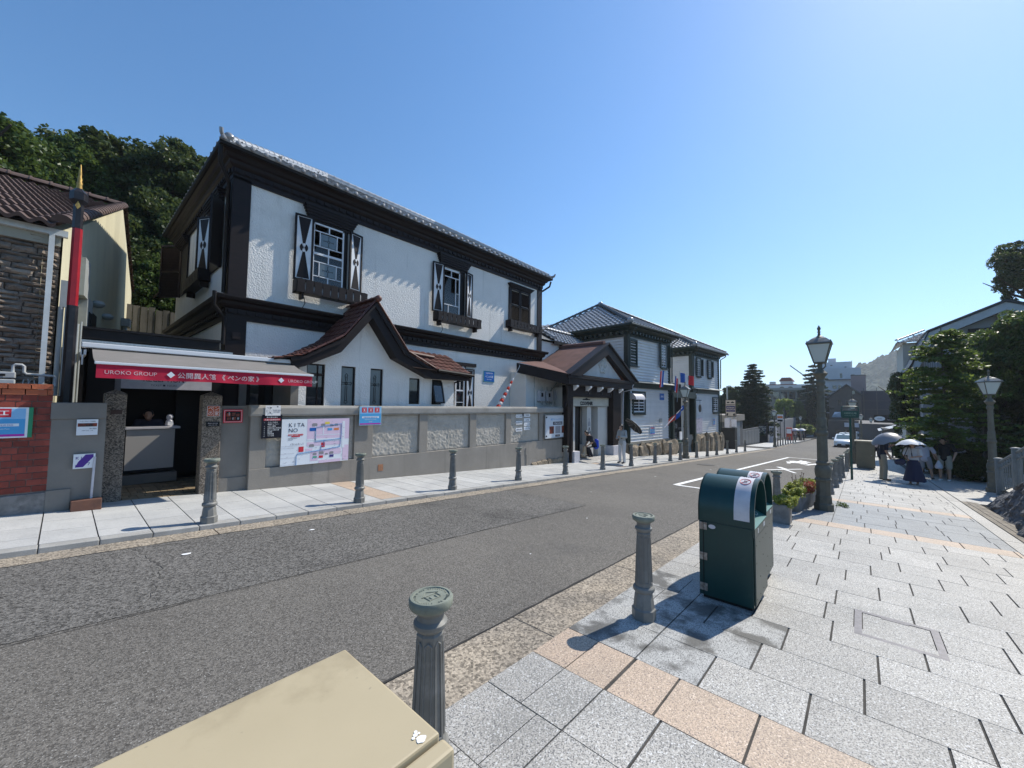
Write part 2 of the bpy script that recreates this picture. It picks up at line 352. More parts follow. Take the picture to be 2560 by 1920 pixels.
wob(-6, 6.235, 14, 6.235, 130, .01, .008); wob(-6, 2.235, 14, 2.235, 130, .009, .007)
b.build('asphalt_cracks', seam, None, kind='structure')
# gutters of exposed aggregate slabs
def gutter(name, y0, y1, x0, x1, pitch):
    g = MB().slope(x0, x1, y0, y1, -.012, -.12, n=12).build(name, joint, None, kind='structure')
    me = mesh_of(MB().box(-.5, .5, -.5, .5, -.5, .5, .012), 'gutter_slab_mesh', aggr)
    x = x0; i = 0
    while x < x1 - .1 and i < 60:
        ln = pitch * R.uniform(.96, 1.04); a = math.atan(SL)
        piece('gutter_slab', me, g, (x + ln / 2, (y0 + y1) / 2, gz(x + ln / 2) - .03 + .004), (0, a, 0), ((ln - .012) , y1 - y0 - .006, .06)); x += ln; i += 1
    return g
gutter('left_gutter', 6.24, 6.58, -4, 60, 1.83)
gutter('right_gutter', 1.795, 2.225, -3, 9.4, 1.83)
# parking bay lines and lettering on the road
LZ = .010
def rline(b, x0, y0, x1, y1, wd=.12):
    dx, dy = x1 - x0, y1 - y0; l = math.hypot(dx, dy); nx, ny = -dy / l * wd / 2, dx / l * wd / 2
    n = max(1, int(abs(dx) / 6)); 
    for i in range(n):
        a = x0 + dx * i / n; c = x0 + dx * (i + 1) / n; ya = y0 + dy * i / n; yc = y0 + dy * (i + 1) / n
        b.quad((a - nx, ya - ny, gz(a) + LZ), (c - nx, yc - ny, gz(c) + LZ), (c + nx, yc + ny, gz(c) + LZ), (a + nx, ya + ny, gz(a) + LZ))
b = MB(); rline(b, 11.7, 4.02, 32.2, 3.62, .15); rline(b, 11.73, 4.0, 11.73, 1.95, .12); rline(b, 32.2, 3.6, 32.2, 1.9, .12)
b.build('parking_bay_line', paint, None, kind='structure')
# the characters painted in the bay, read by drivers coming up the road
b = MB()
rline(b, 20.2, 3.1, 22.6, 2.05, .14); rline(b, 21.5, 2.62, 20.05, 2.04, .12); rline(b, 21.6, 2.55, 22.6, 2.96, .2)
rline(b, 25.9, 2.95, 28.6, 2.95, .16); rline(b, 26.2, 2.35, 29.2, 2.5, .18); rline(b, 27.0, 3.15, 27.2, 2.2, .4); rline(b, 28.0, 3.1, 28.5, 2.2, .4); rline(b, 26.8, 2.65, 29.6, 2.7, .14)
rline(b, 25.7, 2.16, 27.6, 1.82, .2); rline(b, 26.8, 2.0, 27.2, 1.75, .3)
b.build('road_lettering', paint, None, kind='structure')
# manhole cover in the road
T = thing('manhole_cover', 'dark oval manhole cover in the road before the parking bay', 'manhole cover', (19.7, 5.38, gz(19.7)))
b = W(); b.add([(19.7 + .42 * math.cos(a), 5.38 + .38 * math.sin(a), gz(19.7 + .42 * math.cos(a)) + .012) for a in [i * math.pi / 12 for i in range(24)]], [tuple(range(24))]); b.build('cover_plate', mat('cast_iron', (.05, .045, .04), (.03, .03, .03), ns=20, rough=.6), T)
# small pale scraps and paint dabs on the road
for i, (x, y, s_) in enumerate([(.98, 5.62, .05), (2.35, 5.72, .045), (6.1, 3.6, .02), (3.9, 3.1, .015), (8.5, 4.9, .025), (13, 5.1, .05), (17.5, 4.6, .05)]):
    a = [R.uniform(.5, 1) for _ in range(8)]
    tag = MB().add([(x + s_ * a[k] * 1.2 * math.cos(k * .785), y + s_ * a[k] * .8 * math.sin(k * .785), gz(x) + .011 - SL * s_ * math.cos(k * .785)) for k in range(8)], [tuple(range(8))]).build('paint_speck', white, None, kind='structure')

# right pavement: rows across the walk, each .457 m
AS = math.atan(SL)
rp = MB().slope(-3, 12.2, -1.98, 1.79, .006, -.12, n=6).slope(12.2, 80, -2.9, .97, .006, -.12, n=12).slope(12.2, 80, -8, -2.9, .006, -.12, n=12).slope(80, 130, -8, .97, .006, -.12, n=6).build('right_pavement', joint, None, kind='structure')
slab_me = {}
for nm, m_ in (('g', granite), ('o', granite_o), ('d', granite_d), ('w', granite_w)):
    slab_me[nm] = mesh_of(MB().box(-.5, .5, -.5, .5, -.5, .5), 'slab_' + nm, m_)
RW = .4572; npc = [0]; far = {'g': MB(), 'o': MB(), 'd': MB()}
def slab(x0, x1, y0, y1, kind, gx_=.005, gy_=.014):
    dz = R.uniform(-.0012, .0012); z = gz((x0 + x1) / 2) + .015 + dz
    if npc[0] < 298:
        npc[0] += 1
        piece('paving_slab', slab_me[kind], rp, ((x0 + x1) / 2, (y0 + y1) / 2, z - .015), (0, AS, 0), (x1 - x0 - gx_, y1 - y0 - gy_, .03))
    else:
        far['g' if kind == 'w' else kind].slope(x0 + gx_ / 2, x1 - gx_ / 2, y0 + gy_ / 2, y1 - gy_ / 2, .015 + dz, -.01)
rows = [(i, -.453 + RW * i) for i in range(-2, 120)]
order = sorted(rows, key=lambda q: abs(q[1] - 3))
MH = (4.45, 5.03, -.46, .08)
for i, x in rows:
    x1 = x + RW
    if x > 60 or x < -2: continue
    kind = 'g'
    if i in (6, 21, 29): kind = 'o'
    elif 22 <= i <= 28: kind = 'd'
    elif i in (44, 45, 46, 60): kind = 'g'
    yk = 1.79 if x < 9.3 else (1.79 - (x - 9.3) * .28 if x < 12.2 else .97)
    # kerb stone + second block
    if x < 9.3:
        if i % 3 == 0 or i == 5: ys = [1.79, 1.52, 1.235]
        elif i == 6: ys = [1.79, 1.37, 1.22]
        else: ys = [1.79, 1.235] if i % 2 else [1.79, 1.40, 1.235]
    else: ys = [yk, .45]
    for a, c in zip(ys[:-1], ys[1:]):
        k2 = kind
        if 7 <= i <= 10 and x > 2.6: k2 = 'w'
        slab(x, x1, c, a, k2, .006, .006)
    y = ys[-1]; L_ = .545; first = [.42, .29, .52, .2, .47, .36][i % 6]
    cuts = [y, y - first]
    if i == 6: cuts = [1.22, .925, .475]
    if i == 7: cuts = [1.235, .82]
    if i == 8: cuts = [1.235, .61]
    while cuts[-1] > -1.75 + .2: cuts.append(max(-1.75, cuts[-1] - L_ * R.choice([.93, 1, 1, 1.08])))
    if cuts[-1] > -1.75: cuts.append(-1.75)
    for a, c in zip(cuts[:-1], cuts[1:]):
        if i in (11,) and c < MH[3] and a > MH[2]:            # inspection lid: cut the slabs round it
            if a > MH[3]: slab(x, x1, MH[3], a, kind)
            if c < MH[2]: slab(x, x1, c, MH[2], kind)
            continue
        k2 = 'w' if (7 <= i <= 10 and c > .3) else kind
        slab(x, x1, c, a, k2)
    if i % 4 == 0 and x < 22: slab(x, x + RW * 4, -1.98, -1.75, 'g')
    if x > 15.9:
        yy = -2.0
        while yy > -7: slab(x, x1, yy - .9, yy, 'g'); yy -= .9
for k_, nm in (('g', 'paving_slab'), ('o', 'orange_paving_slab'), ('d', 'dark_paving_slab')):
    if far[k_].v: far[k_].build(nm, {'g': granite, 'o': granite_o, 'd': granite_d}[k_], rp, kind='stuff')
# brick edging beside the rock face
be = MB().slope(-1, 16.2, -2.6, -1.98, .006, -.1, n=5).build('brick_edging', joint, None, kind='structure')
edg = mat('edging_brick', (.27, .235, .19), (.19, .17, .14), ns=14, rough=.9, rnd=.2, bump=.3, bs=90)
me = mesh_of(MB().box(-.5, .5, -.5, .5, -.5, .5, .03), 'edging_brick_mesh', edg)
x = 7.6; i = 0
while x < 16:
    for j in range(3):
        if i < 298: piece('brick', me, be, (x + .1 + (j % 2) * .05, -2.04 - j * .105, gz(x + .1) + .005), (0, AS, R.uniform(-.02, .02)), (.19, .095, .03)); i += 1
    x += .2
# inspection lid
T = thing('inspection_lid', 'recessed metal-framed inspection lid set in the grey paving behind the bins', 'manhole cover', (4.74, -.19, gz(4.74)))
ang = mat('zinc_frame', (.17, .16, .17), (.12, .115, .12), ns=30, rough=.5, metal=.3)
b = W(); x0, x1, y0, y1 = MH
def sb(b, a, c, d, e, t_, bt=-.02): b.slope(a, c, d, e, t_, bt)
sb(b, x0 - .02, x0 + .03, y0, y1, .016); sb(b, x1 - .03, x1 + .02, y0, y1, .016); sb(b, x0, x1, y0 - .0, y0 + .05, .0165); sb(b, x0, x1, y1 - .05, y1, .0165)
sb(b, x0 + .03, x0 + .055, -.28, -.10, .0155); sb(b, x1 - .055, x1 - .03, -.28, -.10, .0155)
b.build('frame', ang, T)
b = W(); sb(b, x0 + .036, x1 - .036, y0 + .056, y1 - .056, .0125); b.build('infill_slab', granite, T)

# left pavement
lp = MB().slope(-4, 75, 6.60, 9.02, .05, -.12, n=12).slope(75, 130, 6.60, 12, .05, -.12, n=6).build('left_pavement', joint, None, kind='structure')
lk = MB().slope(-4, 100, 6.585, 6.60, .04, -.12, n=12).build('left_kerb', joint, None, kind='structure')
kme = mesh_of(MB().box(-.5, .5, -.5, .5, -.5, .5, .03), 'kerb_mesh', kerbm)
cnt = 0; farl = MB(); faro = MB(); fark = MB(); kc = 0
lg = mat('left_granite', (.50, .50, .485), (.41, .415, .41), ns=1.5, rough=.6, spec=.35, rnd=.09, sp=[(200, (.17, .17, .17), .57, .1)], bump=.12, bs=150, bd=.002, c3=(.31, .3, .29), n3=1.3, l3=.57, h3=.8)
lgm = mesh_of(MB().box(-.5, .5, -.5, .5, -.5, .5), 'lslab', lg); lgo = mesh_of(MB().box(-.5, .5, -.5, .5, -.5, .5), 'lslabo', granite_o)
x = -.57 - .4572 * 6
for i in range(200):
    x1 = x + .4572
    if kc < 160 and x < 75: piece('kerb_stone', kme, lk, ((x + x1) / 2, 6.665, gz((x + x1) / 2) - .03), (0, AS, 0), (.4572 - .008, .17, .18)); kc += 1
    elif x < 96: fark.slope(x, x1 - .01, 6.58, 6.75, .06, -.1)
    orange = i in (16, 38, 58)
    cuts = [6.752, 7.36, 7.95, 8.5, 9.0] if i % 2 else [6.752, 7.1, 7.65, 8.25, 8.72, 9.0]
    for a, c in zip(cuts[:-1], cuts[1:]):
        if x > 75: continue
        if cnt < 299:
            piece('paving_slab', lgo if orange else lgm, lp, ((x + x1) / 2, (a + c) / 2, gz((x + x1) / 2) + .06 - .015), (0, AS, 0), (.4572 - .012, c - a - .006, .03)); cnt += 1
        else: (faro if orange else farl).slope(x + .006, x1 - .006, a + .003, c - .003, .06, .03)
    x = x1
fark.build('kerb_stone', kerbm, lk, kind='stuff'); farl.build('paving_slab', lg, lp, kind='stuff')
if faro.v: faro.build('orange_paving_slab', granite_o, lp, kind='stuff')
# yellow tactile strip is absent; right kerb upstand beyond the bay
MB().slope(12.2, 90, .97, 1.09, .04, -.1, n=10).build('right_kerb', kerbm, None, kind='structure')
MB().slope(104, 128, 5.4, 9, .07, -.1, n=3).build('far_pavement', lg, None, kind='structure')

# ------------------------------------------------------------------ bollards
def bollard(loc, label, group):
    T = thing('bollard', label, 'bollard', loc, 0, group)
    oct_ = .5
    b = MB(); b.lathe([(.10, 0), (.10, .085), (.088, .095), (.076, .2), (.066, .225)], 8, ph=.5, smooth=False)
    b.lathe([(.078, .225), (.09, .24), (.09, .262), (.078, .275)], 16)
    b.build('base', bollm, T, bevel=.004)
    b = MB(); b.lathe([(.074, .27), (.072, .30), (.056, .70), (.06, .715), (.052, .73)], 8, ph=.5, smooth=False)
    for k in range(8):
        a = 2 * math.pi * (k) / 8; n_ = Vector((math.cos(a), math.sin(a), 0)); t_ = Vector((-math.sin(a), math.cos(a), 0))
        q = [];                                                       # raised rims round the fluted panels
        for s_ in (-1, 1):
            b0 = n_ * .0675 + t_ * s_ * .017 + Vector((0, 0, .31)); b1 = n_ * .0535 + t_ * s_ * .013 + Vector((0, 0, .68))
            b.tube([b0, b1], .0042, 5)
        b.tube([n_ * .0675 + t_ * -.017 + Vector((0, 0, .31)), n_ * .0675 + t_ * .017 + Vector((0, 0, .31))], .004, 5)
        b.tube([n_ * .0535 + t_ * -.013 + Vector((0, 0, .68)), n_ * .0545 + Vector((0, 0, .692)), n_ * .0535 + t_ * .013 + Vector((0, 0, .68))], .004, 5)
    b.build('shaft', bollm, T)
    b = MB(); b.lathe([(.05, .725), (.063, .735), (.072, .748), (.072, .762), (.058, .775), (.056, .795), (.066, .812)], 24); b.build('collar', bollm, T)
    b = MB(); b.lathe([(.066, .812), (.086, .822), (.093, .832), (.094, .858), (.089, .866), (.079, .867), (.076, .862), (.06, .862), (.001, .862)], 28)
    b.build('cap', bollcap, T, angle=50)
    b = MB()                                                          # cast relief: ring of short bars and a small house
    for k in range(40):
        a = 2 * math.pi * k / 40
        if R.random() < .85: 
            r0 = .064; r1 = .064 + R.uniform(.006, .012)
            b.tube([(r0 * math.cos(a), r0 * math.sin(a), .864), (r1 * math.cos(a + .03), r1 * math.sin(a + .03), .864)], .0016, 4)
    for q in ([(-.03, -.03), (.03, -.03), (.03, .01), (.045, .01), (0, .042), (-.04, .01), (-.03, .01), (-.03, -.03)], [(-.015, -.03), (-.015, -.005)], [(.012, -.03), (.012, -.005), (.024, -.005)], [(-.03, .01), (.03, .01)]):
        b.tube([(x, y, .864) for x, y in q], .0018, 4)
    b.build('cast_emblem', bollcap, T)
    return T
RB = bollard((1.085, 1.405, gz(1.085) + .015), 'nearest grey-green bollard, its cast round top seen from above beside the beige cabinet', 'bollards along the right pavement')
rbl = [(3.37, 1.43, 'grey-green fluted bollard between the nearest bollard and the green bins', 0),
       (9.43, 1.27, 'bollard at the near end of the planter, just behind the green bins', 0),
       (14.1, .66, 'first bollard behind the near lamp post on the right pavement', 0), (16.1, .62, 'second bollard behind the near lamp post', 0),
       (17.95, .58, 'third bollard behind the near lamp post', 0), (19.95, .55, 'fourth bollard behind the near lamp post, left of the green sign post', 0)]
for x, y, l_, _ in rbl: copy_thing(RB, (x, y, gz(x) + .015), label=l_)
ORD = ['first', 'second', 'third', 'fourth', 'fifth', 'sixth', 'seventh', 'eighth']
for k, x in enumerate([23.7, 25.6, 27.6, 29.6]): copy_thing(RB, (x, .5, gz(x) + .015), label=ORD[k] + ' bollard beyond the green sign post on the right pavement')
LB = None; ll = [(1.39, 6.73), (3.57, 6.75), (5.75, 6.78), (8.1, 6.87), (10.3, 6.84), (12.62, 6.82), (14.84, 6.78), (17.2, 6.76), (18.97, 6.73), (20.33, 6.72), (22.93, 6.72), (24.87, 6.7), (26.8, 6.68), (29.5, 6.7), (32.1, 6.7), (34.8, 6.68)]
lab = ['first bollard of the left pavement, pale grey, before the reception gateway', 'left-pavement bollard before the street map board', 'left-pavement bollard before the third panel of the grey wall', 'left-pavement bollard before the sixth bay of the grey wall', 'left-pavement bollard at the right end of the grey wall', 'left-pavement bollard before the souvenir shop doors',
       'bollard just right of the woman with the parasol', 'bollard before the stone base of the first green-trimmed house, nearest the woman', 'bollard before the stone base of the first green-trimmed house, further one', 'bollard immediately left of the lamp post on the left pavement', 'bollard immediately right of the left lamp post', 'bollard before the second green-trimmed house, left one', 'bollard before the second green-trimmed house, middle one', 'bollard below the corner of the second green-trimmed house', 'bollard before the garage shutter', 'bollard before the grey slatted gate']
for k, (x, y) in enumerate(ll): copy_thing(RB, (x, y, pz(x)), rz=.2 * k, label=lab[k], group='bollards along the left pavement')
for k, x in enumerate((50.8, 52.6, 54.5, 56.6, 58.8, 61.2, 63.6, 66.2)): copy_thing(RB, (x, 6.65, pz(x)), label=ORD[k] + ' of the close-set far bollards right of the second left lamp post', group='bollards along the far left pavement')
for k, x in enumerate((104.5, 107, 110, 113, 117, 121)): copy_thing(RB, (x, 5.6, gz(x) + .07), label=ORD[k] + ' tiny bollard right of the near lamp post, beyond the side street', group='bollards beyond the side street')

# ------------------------------------------------------------------ street lamps
def lamp(loc, label, group, rz=0):
    T = thing('street_lamp', label, 'street lamp', loc, rz, group)
    b = MB(); b.lathe([(.185, 0), (.185, .14), (.155, .16), (.15, .30), (.135, .32), (.135, .62), (.16, .64), (.16, .67), (.13, .70)], 8, ph=.5, smooth=False); b.build('base', lampm, T, bevel=.006)
    b = MB(); b.lathe([(.13, .70), (.145, .78), (.15, .86), (.135, .93), (.11, .97), (.125, 1.0), (.125, 1.03), (.10, 1.05)], 20); b.build('pedestal', lampm, T)
    b = MB(); b.lathe([(.098, 1.05), (.096, 1.5), (.09, 1.62)], 12, smooth=False)
    b.lathe([(.09, 1.60), (.112, 1.64), (.112, 1.69), (.092, 1.72), (.098, 1.76), (.098, 1.80), (.085, 1.84), (.09, 1.9), (.09, 1.98), (.078, 2.0)], 20)
    b.lathe([(.074, 1.98), (.064, 2.72)], 12, smooth=False)
    for z in (2.1, 2.55): b.lathe([(.074, z), (.08, z + .01), (.08, z + .03), (.072, z + .04)], 16)
    b.build('shaft', lampm, T)
    b = MB(); b.lathe([(.064, 2.70), (.085, 2.75), (.09, 2.79), (.07, 2.83), (.082, 2.89), (.115, 2.93), (.135, 2.97), (.11, 3.0), (.06, 3.06), (.045, 3.1), (.045, 3.2)], 20); b.build('capital', lampm, T)
    # lantern: four panes in a tapering frame
    z0, z1, r0, r1 = 3.21, 3.62, .10, .205
    b = MB(); 
    cs0 = [(r0, r0), (-r0, r0), (-r0, -r0), (r0, -r0)]; cs1 = [(r1, r1), (-r1, r1), (-r1, -r1), (r1, -r1)]
    for i in range(4):
        j = (i + 1) % 4
        b.tube([(cs0[i][0], cs0[i][1], z0), (cs1[i][0], cs1[i][1], z1)], .013, 6)
        b.tube([(cs0[i][0], cs0[i][1], z0), (cs0[j][0], cs0[j][1], z0)], .013, 6); b.tube([(cs1[i][0], cs1[i][1], z1), (cs1[j][0], cs1[j][1], z1)], .016, 6)
        b.lathe([(.018, z1), (.02, z1 + .02), (.008, z1 + .035), (.014, z1 + .05), (.002, z1 + .07)], 8, (cs1[i][0], cs1[i][1], 0))
        b.tube([(cs0[i][0] * .9, cs0[i][1] * .9, z0), (cs0[i][0] * 1.0, cs0[i][1] * 1.0, z0 - .08), (cs0[i][0] * .5, cs0[i][1] * .5, z0 - .14), (.03, 0, z0 - .16)], .008, 5)
    b.box(-r0, r0, -r0, r0, z0 - .02, z0); b.build('lantern_frame', lampm, T)
    gm = MB().add([(-.088, 0, 0), (.088, 0, 0), (.188, 0, .40), (-.188, 0, .40)], [(0, 1, 2, 3)]).add([(-.088, .004, 0), (.088, .004, 0), (.188, .004, .40), (-.188, .004, .40)], [(3, 2, 1, 0)])
    gme = mesh_of(gm, 'lamp_pane', frost); tilt = math.atan((r1 - r0) / (z1 - z0))
    for i in range(4):
        o = piece('pane', gme, T, (0, 0, 0), ws=False); o.matrix_basis = Matrix.Rotation(i * math.pi / 2, 4, 'Z') @ Matrix.Translation((0, -r0 + .004, z0 + .005)) @ Matrix.Rotation(tilt, 4, 'X')
    b = MB(); b.lathe([(.035, z0), (.035, z0 + .05), (.05, z0 + .08), (.05, z0 + .25), (.02, z0 + .3)], 10); b.build('bulb', flat('bulb_glass', (.35, .38, .38), .3), T)
    b = MB(); rr = [(r1 + .03, z1 + .005), (r1 + .02, z1 + .03), (.13, z1 + .12), (.07, z1 + .16)]
    vs = []; fs = []
    for q, z in rr: vs += [(q, q, z), (-q, q, z), (-q, -q, z), (q, -q, z)]
    for i in range(3):
        for k in range(4): fs.append((i * 4 + k, i * 4 + (k + 1) % 4, i * 4 + 4 + (k + 1) % 4, i * 4 + 4 + k))
    fs += [(12, 13, 14, 15), (3, 2, 1, 0)]; b.add(vs, fs); b.build('lantern_roof', lampc, T)
    b = MB(); b.lathe([(.07, z1 + .15), (.085, z1 + .165), (.05, z1 + .18), (.03, z1 + .2), (.022, z1 + .26), (.035, z1 + .28), (.018, z1 + .30), (.03, z1 + .33), (.036, z1 + .36), (.012, z1 + .41), (.003, z1 + .43)], 14); b.build('finial', lampm, T)
    return T
L0 = lamp((11.02, .63, gz(11.02) + .015), 'near tall olive-brown lamp post with a four-sided lantern, standing at the end of the planter', 'old-style street lamps', 0)
copy_thing(L0, (20.25, -3.25, gz(20.3) + .015), .3, 'lamp post at the far right, rising beside the stair railing before the dark trees')
copy_thing(L0, (31, .30, gz(31) + .015), 0, 'lamp post directly behind the green sign, right of the white car')
copy_thing(L0, (57, -.1, gz(57) + .015), 0, 'small lamp post just right of the green sign, above the beige cabinet')
copy_thing(L0, (76, -1.2, gz(76) + .015), 0, 'tiny far lamp post, right of the one above the beige cabinet')
copy_thing(L0, (92, -1.9, gz(92) + .015), 0, 'farthest tiny lamp post on the right side')
copy_thing(L0, (21.7, 6.9, pz(21.7)), 0, 'lamp post on the left pavement with small flags around its lantern')
copy_thing(L0, (48.9, 6.66, pz(48.9)), 0, 'lamp post on the left pavement before the grey boundary wall past the gate')
copy_thing(L0, (79, 7.2, pz(79)), 0, 'small lamp post behind the umbrella crowd')
copy_thing(L0, (104, 6.2, gz(104) + .07), 0, 'tiny lamp post just right of the near lamp post, beyond the side street')
copy_thing(L0, (121, 5.3, gz(121) + .07), 0, 'tiny lamp post above the white car, beyond the side street')

# ------------------------------------------------------------------ beige utility cabinet in the foreground
T = thing('utility_cabinet', 'large beige metal utility cabinet cut off by the bottom edge, its smudged top nearest', 'utility cabinet', (0, .70, gz(0)))
b = W(); b.box(-.62, .435, .548, .87, gz(.4) + .10, 1.078, .004); b.build('body', beige, T)
b = W(); b.box(-.63, .442, .541, .877, 1.08, 1.1, .004); b.build('top', beige, T)
b = W(); b.box(-.63, .445, .505, .5365, gz(.4) + .16, 1.094, .006); b.build('door', beige, T)
b = W(); b.box(-.66, .47, .48, .9, gz(.4) - .03, gz(.4) + .10, .01); b.build('plinth', concr, T)
b = W(); b.add([(.413 + .009 * a * math.cos(t), .553 + .008 * a * math.sin(t), 1.1012) for t, a in [(i * .45, R.uniform(.8, 1.2)) for i in range(14)]], [tuple(range(14))])
for dx, dy, r_ in ((-.002, .013, .004), (.004, .012, .0025), (-.008, .010, .003), (.002, .018, .003)): b.add([(.413 + dx + r_ * math.cos(t), .553 + dy + r_ * math.sin(t), 1.1013) for t in [i * .785 for i in range(8)]], [tuple(range(8))])
b.build('white_splat', white, T)

# ------------------------------------------------------------------ the two green bins
def bin_(x, y, label, group, lettering=True):
    T = thing('recycling_bin', label, 'litter bin', (x, y, gz(x) + .015), 0, group)
    Wd, Dp, H0, HF, Rr = .62, .475, .845, .74, .31        # width in x, depth in y (front at y=0), height where the barrel top starts
    def arch(r, n=20, cx=Wd / 2, zc=H0): return [(cx + r * math.cos(math.pi * i / n), zc + r * math.sin(math.pi * i / n)) for i in range(n + 1)]
    b = MB(); b.box(.03, Wd - .03, .03, Dp - .03, 0, .03); b.build('plinth', black, T)
    b = MB(); b.box(.008, Wd - .008, .012, Dp, .03, .735, .004); b.build('body', bing, T)
    b = MB(); b.box(.022, Wd - .022, -.004, .010, .05, .655, .003); b.build('front_panel', bing2, T)
    b = MB()
    for ix in range(4):
        for iz in range(4):
            if (ix + iz) % 2 == 0 or iz in (0, 3): b.lathe([(.0045, 0), (.0045, .002)], 6, (0, 0, 0)) if False else b.box(.06 + ix * .16, .067 + ix * .16, -.0065, -.003, .10 + iz * .16, .107 + iz * .16)
    b.build('rivets', black, T)
    # hood: side skin + barrel, open recess at the front
    out = [(0, .74)] + arch(Rr)[::-1] + [(Wd, .74)]; th = .016
    inn = [(th, .74)] + arch(Rr - th)[::-1] + [(Wd - th, .74)]
    b = MB(); n = len(out); y0, y1 = -.004, Dp + .004
    vs = [(p[0], y0, p[1]) for p in out] + [(p[0], y1, p[1]) for p in out] + [(p[0], y0, p[1]) for p in inn] + [(p[0], y1, p[1]) for p in inn]
    fs = []
    for i in range(n - 1): fs += [(i, i + 1, n + i + 1, n + i), (2 * n + i + 1, 2 * n + i, 3 * n + i, 3 * n + i + 1), (i + 1, i, 2 * n + i, 2 * n + i + 1)]
    b.add(vs, fs, True); b.prism(out[::-1], 'y', Dp - .01, Dp + .0045); b.build('hood', bing, T, angle=50)
    # recessed back plate with two holes
    pl = []; 
    b = MB(); cx = Wd / 2; hy = .16
    b.prism([(th, .80)] + [(a, z) for a, z in arch(Rr - th)[::-1]] + [(Wd - th, .80)], 'y', hy, hy + .01); b.build('recess_plate', bing2, T)
    b = MB()
    for hx in (cx - .13, cx + .13): b.add([(hx + .055 * math.cos(t), hy - .001, .965 + .075 * math.sin(t)) for t in [i * math.pi / 10 for i in range(20)]], [tuple(range(20))])
    b.build('bottle_hole', black, T)
    b = MB(); b.prism([(-.006, .745), (hy, .83), (hy, .80), (-.006, .735)], 'x', th, Wd - th); b.build('sloping_sill', mat('green_sill', (.03, .15, .13), rough=.4), T)
    b = MB(); b.box(.0, Wd, -.006, .01, .66, .744, .002); b.build('front_band', bing2, T)
    S = Matrix.Translation((.14, .06, .791)) @ Matrix.Rotation(math.atan2(.085, .166), 4, 'X')
    rt = MW[T.name]
    text('かん', .055, white, T, rt @ Matrix.Translation((.09, .05, .7775)) @ Matrix.Rotation(math.atan2(.085, .166), 4, 'X'))
    text('ビン', .055, white, T, rt @ Matrix.Translation((.40, .05, .7775)) @ Matrix.Rotation(math.atan2(.085, .166), 4, 'X'))
    b = MB()
    for q in (.14, .42, .46): b.box(q, q + .02, -.0075, -.005, .682, .722)
    b.build('label', white, T)
    # sticker band over the hood with the no-household-waste sign
    aa = [i / 24 * math.pi for i in range(8, 25)]; r2 = Rr + .0015
    vs = []; fs = []
    pts = [(cx + r2 * math.cos(t), H0 + r2 * math.sin(t)) for t in aa] + [(-.0015, .80)]
    for p in pts: vs += [(p[0], .035, p[1]), (p[0], .165, p[1])]
    for i in range(len(pts) - 1): fs.append((2 * i, 2 * i + 1, 2 * i + 3, 2 * i + 2))
    MB().add(vs, fs, True).build('notice_sticker', sticker, T)
    def onhood(t, y, off=.003): r3 = Rr + off; return Vector((cx + r3 * math.cos(t), y, H0 + r3 * math.sin(t)))
    b = MB(); tc = math.pi * .62; ring = [onhood(tc + .155 * math.sin(a), .1 + .045 * math.cos(a)) for a in [i * math.pi / 12 for i in range(25)]]
    b.tube(ring, .0028, 5, caps=False); b.tube([onhood(tc - .1, .07), onhood(tc + .1, .13)], .0025, 5); b.build('red_ring', redp, T)
    b = MB(); 
    for k in range(5): 
        for jj in range(3): b.tube([onhood(tc - .06 + k * .03, .085 + .01 * jj), onhood(tc - .06 + k * .03, .091 + .01 * jj)], .0022, 4)
    b.build('drawing', greyp, T)
    b = MB()
    for k in range(3):
        for jj in range(5):
            if R.random() < .85: b.tube([onhood(math.pi * .46 + k * .035, .05 + .02 * jj), onhood(math.pi * .46 + k * .035 + R.uniform(-.008, .008), .062 + .02 * jj)], .0022, 4)
    b.build('print', darkp, T)
    # hinges on the side, oval plate
    b = MB()
    for z in (.69, .40, .11): b.box(-.006, .002, Dp - .075, Dp - .045, z - .035, z + .035, .001); b.box(-.006, .002, Dp - .04, Dp - .008, z - .035, z + .035, .001)
    b.build('hinges', mat('hinge_metal', (.42, .38, .33), (.2, .15, .12), ns=40, rough=.5, metal=.3), T)
    b = MB(); b.add([(-.0015, Dp - .12 + .032 * math.cos(t), .695 + .02 * math.sin(t)) for t in [i * math.pi / 12 for i in range(24)]][::-1], [tuple(range(24))]); b.build('oval_plate', sticker, T)
    b = MB(); b.box(-.0008, .01, Dp - .042, Dp - .039, .04, .73); b.build('door_gap', black, T)
    return T
B1 = bin_(4.20, .745, 'nearer dark green round-topped recycling bin with three pale hinges on its side', 'green recycling bins')
copy_thing(B1, (4.96, .80, gz(4.94) + .015), 0, 'further dark green round-topped recycling bin, mostly hidden behind the nearer one')

